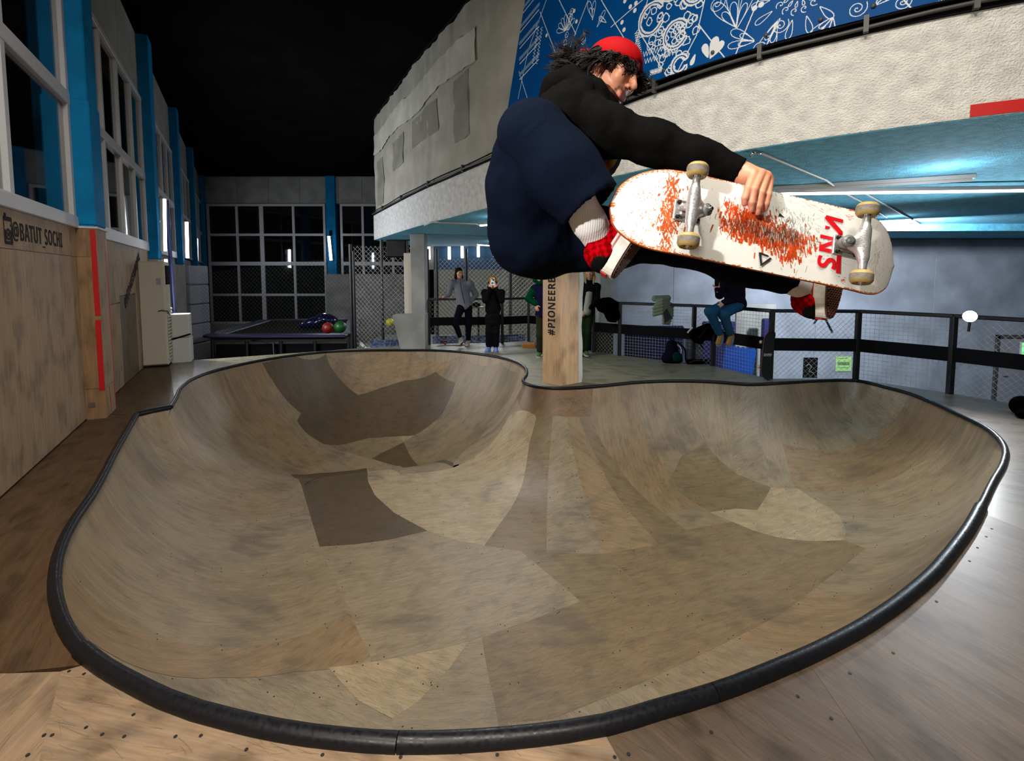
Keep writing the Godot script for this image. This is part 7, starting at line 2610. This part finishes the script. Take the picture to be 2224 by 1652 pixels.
	f.nz.fractal_octaves = 2
	var tb := face_basis(Vector3(0.8, -0.5, 0.35), Vector3(0.45, 0.85, 0.1))
	f.egg(chest, Vector3(0.14, 0.15, 0.12), tb, hoodie, 0.05)
	f.cap(Vector3(0.109, 1.844, -1.59), chest, 0.13, 0.13, hoodie, 0.06)
	f.egg(Vector3(0.264, 2.052, -1.57), Vector3(0.09, 0.12, 0.085), tb, hoodie, 0.06)
	f.cap(chest, Vector3(0.18, 2.168, -1.52), 0.12, 0.065, hoodie, 0.05)
	f.cap(Vector3(0.173, 2.142, -1.5), sh, 0.07, 0.075, hoodie, 0.05)
	f.cap(Vector3(0.213, 2.188, -1.55), Vector3(0.266, 2.211, -1.66), 0.085, 0.085, hoodie, 0.05)
	f.chain([sh, Vector3(0.273, 2.064, -1.41), el, Vector3(0.502, 1.976, -1.35), Vector3(0.583, 1.939, -1.325)], [0.080, 0.070, 0.058, 0.052, 0.044], hoodie, 0.04)
	f.chain([Vector3(0.266, 2.211, -1.66), Vector3(0.168, 1.976, -1.74), Vector3(0.201, 1.856, -1.69)], [0.085, 0.07, 0.05], hoodie, 0.04)
	for q in [[1308, 352, lin(0.75, 0.35, 0.05)], [1322, 340, lin(0.8, 0.5, 0.1)], [1334, 352, lin(0.75, 0.62, 0.2)], [1312, 372, lin(0.6, 0.2, 0.05)], [1298, 362, lin(0.55, 0.5, 0.1)], [1326, 366, lin(0.7, 0.35, 0.08)], [1338, 338, lin(0.8, 0.6, 0.25)]]:
		f.paints.append([at_depth(q[0], q[1], 1.50), 0.020, q[2]])
	part("hoodie", soft(f, 0.0105), M.hoodie_cloth, o, "black hoodie with a flame-coloured chest print")
	f = Field.new()
	f.rough = 0.006
	f.rough_freq = 12.0
	f.nz = FastNoiseLite.new()
	f.nz.seed = 22
	# hood lying on the shoulders
	f.chain([Vector3(0.113, 2.196, -1.53), Vector3(0.132, 2.23, -1.52), Vector3(0.179, 2.248, -1.51), Vector3(0.212, 2.203, -1.47), Vector3(0.219, 2.153, -1.44)], [0.034, 0.036, 0.034, 0.03, 0.024], hoodie, 0.03)
	f.chain([Vector3(0.135, 2.219, -1.57), Vector3(0.193, 2.241, -1.57)], [0.04, 0.04], hoodie, 0.03)
	part("hood", soft(f, 0.009), M.hoodie_cloth, o)
	f = Field.new()
	f.chain([Vector3(0.574, 1.944, -1.328), Vector3(0.606, 1.928, -1.316)], [0.043, 0.038], hoodie, 0.01)
	f.cuts.append([Vector3(0.608, 1.926, -1.315), (Vector3(0.608, 1.926, -1.315) - Vector3(0.558, 1.952, -1.333)).normalized()])
	part("cuff", soft(f, 0.006), M.hoodie_cloth, o)
	# corduroy trousers: seat and thighs, then the near lower leg with its open hem
	f = Field.new()
	f.rough = 0.012
	f.rough_freq = 8.0
	f.nz = FastNoiseLite.new()
	f.nz.seed = 33
	f.nz.frequency = 0.9
	f.nz.fractal_octaves = 2
	f.egg(Vector3(0.059, 1.785, -1.56), Vector3(0.128, 0.128, 0.14), Basis.IDENTITY, navy, 0.06)
	f.chain([Vector3(0.055, 1.787, -1.53), Vector3(0.049, 1.921, -1.45), Vector3(0.061, 2.029, -1.36)], [0.12, 0.115, 0.098], navy, 0.05)
	f.chain([Vector3(0.139, 1.747, -1.58), Vector3(0.281, 1.769, -1.58), Vector3(0.483, 1.797, -1.56), Vector3(0.707, 1.708, -1.53), Vector3(0.867, 1.646, -1.5)], [0.10, 0.095, 0.096, 0.078, 0.064], navy, 0.05)
	f.cuts.append([Vector3(0.865, 1.647, -1.5), (Vector3(0.925, 1.626, -1.5) - Vector3(0.838, 1.656, -1.5)).normalized()])
	st = begin()
	soft_to(st, f, 0.012)
	f = Field.new()
	f.rough = 0.006
	f.rough_freq = 9.0
	f.nz = FastNoiseLite.new()
	f.nz.seed = 34
	f.nz.frequency = 0.9
	var shin := (Vector3(0.219, 1.822, -1.31) - Vector3(0.061, 2.029, -1.36)).normalized()
	f.chain([Vector3(0.058, 2.032, -1.36), Vector3(0.135, 1.934, -1.335), Vector3(0.231, 1.809, -1.305)], [0.100, 0.098, 0.084], navy, 0.04)
	f.cuts.append([Vector3(0.209, 1.834, -1.31), shin])
	f.cuts.append([Vector3(0.209, 1.834, -1.31) + shin * 0.01, 0.074])
	soft_to(st, f, 0.0095, 2)
	part("trousers", done(st), M.corduroy, o, "navy corduroy trousers")
	# socks
	f = Field.new()
	f.chain([Vector3(0.178, 1.849, -1.325), Vector3(0.213, 1.797, -1.345), Vector3(0.242, 1.76, -1.37), Vector3(0.266, 1.728, -1.385)], [0.05, 0.045, 0.040, 0.032], Color.WHITE, 0.02)
	part("sock", soft(f, 0.008), M.sock, o)
	f = Field.new()
	f.chain([Vector3(0.829, 1.657, -1.51), Vector3(0.894, 1.633, -1.51), Vector3(0.946, 1.604, -1.51), Vector3(0.969, 1.578, -1.51)], [0.05, 0.043, 0.040, 0.034], Color.WHITE, 0.02)
	part("sock", soft(f, 0.008), M.sock, o)
	shoe(o, Vector3(0.269, 1.65, -1.325), Vector3(0.419, 1.854, -1.36), Vector3(-0.72, 0.54, -0.42))
	shoe(o, Vector3(0.956, 1.525, -1.46), Vector3(0.993, 1.802, -1.47), Vector3(-0.5, 0.08, -0.86))
	cap_and_hair(o, hc, hb, hs)


func shoe(parent: Node3D, heel: Vector3, toe: Vector3, up: Vector3) -> void:
	var b := face_basis(toe - heel, up)
	var f := Field.new()
	var w := Color.WHITE
	f.cap(Vector3(0, 0.046, 0.036), Vector3(0, 0.046, 0.19), 0.040, 0.042, w, 0.03)
	f.ball(Vector3(0, 0.046, 0.235), 0.037, w, 0.03)
	f.cap(Vector3(0, 0.05, 0.042), Vector3(0, 0.078, 0.05), 0.041, 0.042, w, 0.03)
	f.cap(Vector3(0, 0.06, 0.12), Vector3(0, 0.085, 0.095), 0.03, 0.03, w, 0.03)
	f.cuts.append([Vector3(0, 0.022, 0), Vector3(0, -1, 0)])
	f.cuts.append([Vector3(0, 0.138, 0.045), 0.05])
	var st := begin()
	soft_to(st, f, 0.0055)
	var m := st.commit_to_arrays()
	# colours: red checks, black heel and toe cap, black collar
	var v: PackedVector3Array = m[Mesh.ARRAY_VERTEX]
	var col := PackedColorArray()
	var r1 := lin(0.62, 0.03, 0.08)
	var r2 := lin(0.42, 0.015, 0.045)
	var bk := lin(0.06, 0.06, 0.065)
	for p in v:
		var c := r1 if (int(floor(p.z / 0.013)) + int(floor(p.y / 0.013))) % 2 == 0 else r2
		if p.y < 0.062 * smoothstep(0.055, 0.005, p.z):
			c = bk
		if p.z > 0.20:
			c = bk
		if p.y > 0.095 and p.z > 0.06:
			c = bk
		col.append(c)
	m[Mesh.ARRAY_COLOR] = col
	var am := ArrayMesh.new()
	am.add_surface_from_arrays(Mesh.PRIMITIVE_TRIANGLES, m)
	st = begin()
	st.create_from(am, 0)
	st.index()
	st.generate_normals()
	var x := Transform3D(b, heel)
	var up_ := part("shoe", st.commit(), M.cloth_own, parent, "red checked slip-on shoe with white rubber side")
	up_.transform = x
	var flat := Transform3D(Basis(Vector3.RIGHT, Vector3.BACK, Vector3.UP), Vector3(0, -0.004, 0))
	part("midsole", prism(foot_outline(40, 0.004), 0.044, flat), M.rubber_white, up_)
	part("stripe", prism(foot_outline(40, 0.0052), 0.0045, flat.translated(Vector3(0, 0.033, 0))), M.stripe_red, up_)
	part("outsole", prism(foot_outline(40, 0.0), 0.005, flat.translated(Vector3(0, -0.005, 0))), M.gum, up_)
	# waffle tread: crossing ribs on the outsole
	st = begin()
	var outl := foot_outline(40, -0.004)
	for s in [-1.0, 1.0]:
		for i in range(-8, 30):
			var a := Vector2(-0.08, i * 0.014)
			var c := a + Vector2(0.16, 0.16 * s)
			for seg in Geometry2D.intersect_polyline_with_polygon(PackedVector2Array([a, c]), outl):
				beam_to(st, Vector3(seg[0].x, -0.0095, seg[0].y), Vector3(seg[-1].x, -0.0095, seg[-1].y), 0.0028, 0.004)
	part("tread", done(st), M.gum_light, up_)
	part("heel_badge", box(Vector3(0.03, 0.02, 0.004), 0.001, Vector3(0, 0.018, -0.006)), M.stripe_red, up_)
	part("side_label", box(Vector3(0.002, 0.03, 0.008), 0.0005, Vector3(0.042, 0.075, 0.115)), M.black_matt, up_)


func cap_and_hair(o: Node3D, c: Vector3, b: Basis, s: float) -> void:
	var red := Color(0.55, 0.0, 0.02)
	var cap := mat("cap_red", red, 0.75)
	cap.metallic_specular = 0.2
	var P := func(x: float, y: float, z: float) -> Vector3:
		return c + b * (Vector3(x, y, z) * s)
	# worn back to front: the strap and its opening over the forehead, the peak at the nape
	var f := Field.new()
	f.egg(P.call(0, 0.044, -0.010), Vector3(0.089, 0.084, 0.108) * s, b, red, 0.02)
	f.cuts.append([P.call(0, 0.034, 0), (b * Vector3(0, -1, 0.08)).normalized()])
	f.cuts.append([P.call(0, 0.026, 0.112), 0.040 * s])
	f.cuts.append([P.call(0, 0.01, -0.02), 0.062 * s])
	part("cap", soft(f, 0.005), cap, o, "red cap worn backwards")
	f = Field.new()
	f.egg(P.call(0, 0.028, -0.125), Vector3(0.078, 0.010, 0.075) * s, b * Basis(Vector3.RIGHT, -0.35), red, 0.01)
	f.egg(P.call(0, 0.036, -0.10), Vector3(0.07, 0.010, 0.05) * s, b * Basis(Vector3.RIGHT, -0.15), red, 0.02)
	part("peak", soft(f, 0.005), cap, o)
	var arc := []
	for i in 13:
		var a := lerpf(-0.62, 0.62, i / 12.0)
		arc.append(P.call(sin(a) * 0.088, 0.040, cos(a) * 0.106 - 0.006))
	var st := begin()
	for i in 12:
		for k in 2:
			beam_to(st, arc[i], arc[i + 1], 0.004, 0.016, 0.0, b.y)
	part("strap", done(st), cap, o)
	# hair: wavy locks of several strands
	var r := RandomNumberGenerator.new()
	r.seed = 15
	st = begin()
	for i in 150:
		var a := r.randf_range(-PI, PI)
		var side := absf(a)
		var y := r.randf_range(0.015, 0.05)
		if side < 0.3 or (side < 0.8 and r.randf() < 0.4):
			continue
		var l := r.randf_range(0.085, 0.15)
		var to := Vector3(sin(a) * 0.35, -0.75, -0.75)
		if side < 0.75:
			l = r.randf_range(0.018, 0.034)
			to = Vector3(sin(a) * 0.9 - 0.25, -0.75, -0.1)
		elif side < 1.25:
			l = r.randf_range(0.03, 0.055)
			to = Vector3(sin(a) * 0.3, -0.8, -0.55)
		if side > 1.9 and r.randf() < 0.12:
			to = Vector3(sin(a) * 0.5, 0.45, -0.9)
			l = r.randf_range(0.06, 0.10)
		var root := Vector3(sin(a) * 0.081, y, cos(a) * 0.098 - 0.012)
		var out := Vector3(sin(a), 0, cos(a))
		var ph := r.randf() * TAU
		var amp := r.randf_range(0.008, 0.019)
		var turns := r.randf_range(6.0, 12.0)
		to = (to + Vector3(r.randfn(0, 0.3), r.randfn(0, 0.35), r.randfn(0, 0.3))).normalized()
		for k in 8:
			var off := Vector3(r.randfn(0, 0.004), r.randfn(0, 0.004), r.randfn(0, 0.004))
			var pts := PackedVector3Array()
			var rad := []
			for q in 11:
				var t := q / 10.0
				var p := root + off * (0.6 + t) + out * (0.006 + 0.028 * sin(t * 2.6)) + (Vector3(0, -1, 0) * (1.0 - t) + to * t).normalized() * l * t * (0.9 + 0.03 * k)
				p += Vector3(cos(ph + t * turns), sin(ph + t * turns), sin(ph + 1.5 + t * turns)) * amp * t
				pts.append(c + b * (p * s))
				rad.append(lerpf(0.0025, 0.0005, t * t) * s)
			tube_to(st, pts, rad, 4, false, false, 1)
	part("hair", done(st), M.hair_dark, o, "dark wavy hair")


func board_xy(u: float, v: float, up := 0.0) -> Vector3:
	# u along, v across (-1..1 of half width), z towards the base side
	var L := 0.425
	var W := 0.1085
	var x := u * L
	var ax := absf(x)
	var hw := W
	if ax > L - 0.155:
		var t := (ax - (L - 0.155)) / 0.155
		hw = W * sqrt(maxf(0.0, 1.0 - pow(t, 2.4)))
	var z := 0.0
	if ax > 0.235:
		var t := ax - 0.235
		z = -(t * t) * 1.35 - t * 0.06
	z -= 0.005 * v * v
	return Vector3(x, v * hw, z + up)


func board() -> void:
	var o := thing("skateboard", "white scratched skateboard seen from below, held by the skater", "skateboard")
	var c := Vector3(0.681, 1.767, -1.272)
	var x := (Vector3(0.904, 1.728, -1.295) - Vector3(0.454, 1.814, -1.242)).normalized()
	var y := (Vector3(0.441, 1.903, -1.19) - Vector3(0.418, 1.729, -1.16)).normalized()
	var z := x.cross(y).normalized()
	y = z.cross(x)
	o.transform = Transform3D(Basis(x, y, z), c)
	# colours of the base: white paint scraped to the wood, black and grey rubs
	var im := Image.create(1400, 400, false, Image.FORMAT_RGB8)
	im.fill(Color(0.86, 0.86, 0.845))
	var r := RandomNumberGenerator.new()
	r.seed = 77
	var rub := func(n: int, cu: float, cv: float, su: float, sv: float, ang: float, da: float, long: float, thick: int, tone: Color, alpha: float) -> void:
		for i in n:
			var p := Vector2((0.5 + (cu + r.randfn(0.0, su)) / 0.85) * 1400.0, (0.5 - (cv + r.randfn(0.0, sv)) / 0.217) * 400.0)
			var a := ang + r.randfn(0.0, da)
			var l := int(r.randf_range(0.3, 1.0) * long)
			var th := r.randi_range(1, thick)
			var t := tone.lerp(tone.darkened(0.35), r.randf())
			for k in l:
				p += Vector2.from_angle(a)
				var px := Vector2i(p)
				if px.x < 0 or px.y < 0 or px.x + th >= 1400 or px.y >= 399:
					continue
				for j in th:
					im.set_pixel(px.x + j, px.y, im.get_pixel(px.x + j, px.y).lerp(t, alpha))
	var org := Color(0.80, 0.33, 0.10)
	var org2 := Color(0.86, 0.27, 0.05)
	rub.call(200, -0.02, -0.004, 0.06, 0.012, 1.5, 0.15, 60, 18, Color(0.88, 0.42, 0.20), 0.35)
	rub.call(60, -0.07, 0.03, 0.035, 0.010, 1.5, 0.15, 44, 16, Color(0.88, 0.42, 0.20), 0.35)
	rub.call(330, -0.285, 0.0, 0.013, 0.055, 1.5, 0.35, 34, 9, org, 0.9)
	rub.call(160, -0.30, 0.0, 0.035, 0.06, 1.4, 0.5, 14, 3, org, 0.8)
	rub.call(90, -0.36, 0.0, 0.02, 0.05, 1.2, 0.8, 14, 3, org, 0.7)
	rub.call(500, -0.235, 0.0, 0.02, 0.06, 1.5, 0.2, 14, 2, Color(0.45, 0.45, 0.44), 0.35)
	rub.call(700, -0.02, -0.005, 0.058, 0.014, 1.5, 0.2, 40, 11, org2, 0.9)
	rub.call(260, -0.07, 0.03, 0.035, 0.012, 1.5, 0.2, 30, 9, org2, 0.9)
	rub.call(150, 0.05, -0.035, 0.02, 0.02, 1.4, 0.2, 44, 9, org2, 0.9)
	rub.call(60, -0.13, 0.04, 0.008, 0.012, 1.45, 0.25, 20, 5, org2, 0.8)
	rub.call(330, -0.01, 0.0, 0.05, 0.012, 1.5, 0.2, 34, 7, Color(0.30, 0.15, 0.11), 0.45)
	rub.call(340, 0.04, 0.02, 0.04, 0.03, 1.4, 0.3, 34, 5, Color(0.45, 0.45, 0.45), 0.4)
	rub.call(160, -0.01, 0.0, 0.06, 0.014, 1.5, 0.2, 30, 4, Color(0.80, 0.78, 0.74), 0.7)
	rub.call(240, 0.14, 0.0, 0.035, 0.035, 0.2, 0.4, 30, 2, Color(0.5, 0.5, 0.5), 0.35)
	rub.call(120, 0.0, 0.0, 0.2, 0.06, 0.4, 0.8, 40, 1, Color(0.5, 0.5, 0.5), 0.25)
	rub.call(46, 0.35, 0.0, 0.02, 0.05, 1.3, 0.5, 20, 2, org, 0.7)
	rub.call(26, 0.32, 0.01, 0.012, 0.03, 1.9, 0.3, 70, 2, Color(0.5, 0.46, 0.42), 0.5)
	rub.call(16, 0.215, 0.087, 0.006, 0.004, 0.2, 0.3, 16, 5, org, 0.8)
	rub.call(16, 0.215, -0.088, 0.006, 0.004, 0.5, 0.3, 16, 6, org, 0.8)
	rub.call(30, 0.12, 0.09, 0.07, 0.006, 0.3, 0.2, 30, 2, org, 0.6)
	# chipped rim
	for i in 1500:
		var a := r.randf() * TAU
		var p := Vector2(cos(a), sin(a))
		var u := signf(p.x) * pow(absf(p.x), 0.5)
		var e := board_xy(u, signf(p.y) if absf(u) < 0.99 else p.y)
		var deep := r.randf() * r.randf() * (18.0 if u < -0.6 else 7.0)
		var q := Vector2((0.5 + e.x / 0.85) * 1400.0, (0.5 - e.y / 0.217) * 400.0)
		q = q.lerp(Vector2(700, 200), 0.0) - (q - Vector2(clampf(q.x, 260, 1140), 200)).normalized() * deep
		im.fill_rect(Rect2i(int(q.x) - 3, int(q.y) - 2, r.randi_range(3, 9), r.randi_range(2, 6)), org.lerp(Color(0.7, 0.42, 0.2), r.randf()))
	var bm := mat("board_base", Color.WHITE, 0.22)
	bm.albedo_texture = ImageTexture.create_from_image(im)
	bm.clearcoat_enabled = true
	bm.clearcoat = 0.4
	var wood := mat("board_wood", Color(0.62, 0.30, 0.11), 0.5)
	var grip := tinted("grip", Color(0.05, 0.05, 0.05), 0.95, T.cloth, 6.0)
	var st := begin()
	var sg := begin()
	var se := begin()
	var NU := 72
	var NV := 12
	var th := Vector3(0, 0, -0.011)
	for i in NU:
		for j in NV:
			var u0 := -1.0 + 2.0 * i / NU
			var u1 := -1.0 + 2.0 * (i + 1) / NU
			var v0 := -1.0 + 2.0 * j / NV
			var v1 := -1.0 + 2.0 * (j + 1) / NV
			var q := [board_xy(u0, v0), board_xy(u0, v1), board_xy(u1, v1), board_xy(u1, v0)]
			st.set_smooth_group(1)
			for k in [0, 1, 2, 0, 2, 3]:
				st.set_uv(Vector2(0.5 + q[k].x / 0.85, 0.5 - q[k].y / 0.217))
				st.add_vertex(q[k])
			quad(sg, q[3] + th, q[2] + th, q[1] + th, q[0] + th, 1)
		for s in [-1.0, 1.0]:
			var a := board_xy(-1.0 + 2.0 * i / NU, s)
			var d := board_xy(-1.0 + 2.0 * (i + 1) / NU, s)
			var bulge := Vector3(0, s * 0.002, -0.0055)
			if s > 0.0:
				quad(se, a, a + bulge, d + bulge, d, 1)
				quad(se, a + bulge, a + th, d + th, d + bulge, 1)
			else:
				quad(se, d, d + bulge, a + bulge, a, 1)
				quad(se, d + bulge, d + th, a + th, a + bulge, 1)
	part("painted_base", done(st), bm, o, "white painted base with orange scrapes")
	part("grip_tape", done(sg), grip, o)
	part("wood_edge", done(se), wood, o)
	# lettering: the letters run down the board with a long bar beside them
	var lred := mat("logo_red", Color(0.78, 0.02, 0.09), 0.35)
	var lg := part("logo", null, lred, o, "red logo lettering")
	st = begin()
	var flat := func(p: Array) -> void:
		prism_to(st, PackedVector2Array(p), 0.0012, Transform3D(Basis.IDENTITY, Vector3(0, 0, 0.0002)))
	flat.call([Vector2(0.143, 0.066), Vector2(0.147, 0.075), Vector2(0.197, 0.073), Vector2(0.197, 0.064), Vector2(0.165, 0.065)])
	flat.call([Vector2(0.143, 0.066), Vector2(0.165, 0.0655), Vector2(0.199, 0.040), Vector2(0.199, 0.030), Vector2(0.192, 0.029)])
	flat.call([Vector2(0.187, 0.034), Vector2(0.199, 0.036), Vector2(0.203, -0.074), Vector2(0.191, -0.074)])
	flat.call([Vector2(0.147, 0.046), Vector2(0.160, 0.046), Vector2(0.160, 0.041), Vector2(0.153, 0.038), Vector2(0.147, 0.038)])
	lg.mesh = done(st)
	for q in [["N", -0.002, 0.160], ["S", -0.053, 0.160]]:
		var t := part("letter", words(q[0], 0.076, 0.001), lred, lg)
		t.transform = Transform3D(Basis(Vector3(0, -0.95, 0), Vector3(0.95, 0, 0), Vector3(0, 0, 1)), Vector3(q[2], q[1], 0.001))
	var mk := part("printed_mark", null, M.ink, o)
	st = begin()
	prism_to(st, PackedVector2Array([Vector2(-0.034, -0.062), Vector2(-0.024, -0.098), Vector2(-0.020, -0.094), Vector2(-0.028, -0.066)]), 0.001)
	prism_to(st, PackedVector2Array([Vector2(-0.024, -0.098), Vector2(0.004, -0.074), Vector2(0.0, -0.070), Vector2(-0.021, -0.090)]), 0.001)
	prism_to(st, PackedVector2Array([Vector2(-0.030, -0.062), Vector2(-0.006, -0.066), Vector2(-0.006, -0.070), Vector2(-0.030, -0.067)]), 0.001)
	mk.mesh = done(st)
	part("printed_mark", prism([Vector2(0.012, 0.052), Vector2(0.028, 0.043), Vector2(0.010, 0.044)], 0.001), M.ink, o)
	truck(o, -0.243, -1.0)
	truck(o, 0.208, 1.0)


func truck(o: Node3D, x: float, out: float) -> void:
	# kingpin towards the middle of the board, pivot towards its end
	var t := Node3D.new()
	t.name = "truck" if out < 0.0 else "truck_001"
	o.add_child(t)
	t.position = Vector3(x, 0, 0)
	var steel := mat("truck_metal", Color(0.70, 0.70, 0.71), 0.35, 0.75)
	steel.roughness_texture = T.metal
	steel.uv1_triplanar = true
	steel.uv1_scale = Vector3(9, 9, 9)
	steel.roughness = 0.8
	var st := begin()
	box_to(st, Vector3(-0.037, -0.027, 0), Vector3(0.037, 0.027, 0.007), 0.003)
	box_to(st, Vector3(-0.024, -0.017, 0.007), Vector3(0.026, 0.017, 0.018), 0.006)
	part("baseplate", done(st), steel, t)
	for sx in [-0.027, 0.027]:
		for sy in [-0.019, 0.019]:
			st = begin()
			lathe_to(st, [Vector2(0.0055, 0.006), Vector2(0.0055, 0.010), Vector2(0.0035, 0.010), Vector2(0.0035, 0.016), Vector2(0, 0.016)], 6, Transform3D(Basis(Vector3.RIGHT, PI / 2), Vector3(sx, sy, 0)), false)
			part("bolt", done(st), M.black_steel, t)
	# hanger: a tapering axle housing with a boss for the pivot and a ring for the kingpin
	var f := Field.new()
	var w := Color.WHITE
	f.cap(Vector3(0.011 * out, -0.066, 0.052), Vector3(0.011 * out, 0.066, 0.052), 0.0098, 0.0098, w, 0.01)
	f.cap(Vector3(0.011 * out, -0.035, 0.050), Vector3(0.011 * out, 0.035, 0.050), 0.0115, 0.0115, w, 0.015)
	f.cap(Vector3(0.004 * out, -0.018, 0.045), Vector3(-0.016 * out, 0.0, 0.036), 0.012, 0.014, w, 0.012)
	f.cap(Vector3(0.004 * out, 0.018, 0.045), Vector3(-0.016 * out, 0.0, 0.036), 0.012, 0.014, w, 0.012)
	f.cap(Vector3(0.008 * out, 0, 0.045), Vector3(0.026 * out, 0, 0.020), 0.012, 0.008, w, 0.01)
	part("hanger", soft(f, 0.0042), steel, t)
	st = begin()
	var kx := Transform3D(Basis(Vector3(0, 1, 0), -0.35 * out) * Basis(Vector3.RIGHT, PI / 2), Vector3(-0.018 * out, 0, 0.014))
	lathe_to(st, [Vector2(0.015, 0.0), Vector2(0.015, 0.010), Vector2(0.0165, 0.012), Vector2(0.0165, 0.022), Vector2(0.014, 0.025), Vector2(0.014, 0.034), Vector2(0.0155, 0.034), Vector2(0.0155, 0.037), Vector2(0.0, 0.037)], 20, kx)
	part("bushing", done(st), M.bush, t)
	st = begin()
	lathe_to(st, [Vector2(0.009, 0.037), Vector2(0.009, 0.045), Vector2(0.0048, 0.045), Vector2(0.0048, 0.050), Vector2(0, 0.050)], 6, kx, false)
	part("kingpin_nut", done(st), M.chrome, t)
	for s in [-1.0, 1.0]:
		st = begin()
		var R := 0.0262
		var h := 0.0165
		var wx := Transform3D(Basis.IDENTITY, Vector3(0.011 * out, s * 0.089, 0.052))
		lathe_to(st, [Vector2(0.009, -h * 0.8), Vector2(0.014, -h * 0.8), Vector2(0.019, -h), Vector2(R - 0.006, -h), Vector2(R - 0.002, -h * 0.72), Vector2(R, -h * 0.45)], 36, wx)
		lathe_to(st, [Vector2(R, h * 0.45), Vector2(R - 0.002, h * 0.72), Vector2(R - 0.006, h), Vector2(0.019, h), Vector2(0.014, h * 0.8), Vector2(0.009, h * 0.8)], 36, wx)
		var wh := part("wheel", done(st), M.urethane, t)
		st = begin()
		lathe_to(st, [Vector2(R, -h * 0.45), Vector2(R, h * 0.45)], 36, wx)
		part("tread", done(st), M.urethane_worn, wh)
		st = begin()
		lathe_to(st, [Vector2(0.0, -0.020), Vector2(0.0035, -0.020), Vector2(0.0035, -0.017), Vector2(0.0065, -0.017), Vector2(0.0065, -0.012), Vector2(0.010, -0.012), Vector2(0.010, 0.012), Vector2(0.0065, 0.012), Vector2(0.0065, 0.017), Vector2(0.0035, 0.017), Vector2(0.0035, 0.020), Vector2(0.0, 0.020)], 12, wx)
		part("bearing", done(st), M.chrome, wh)
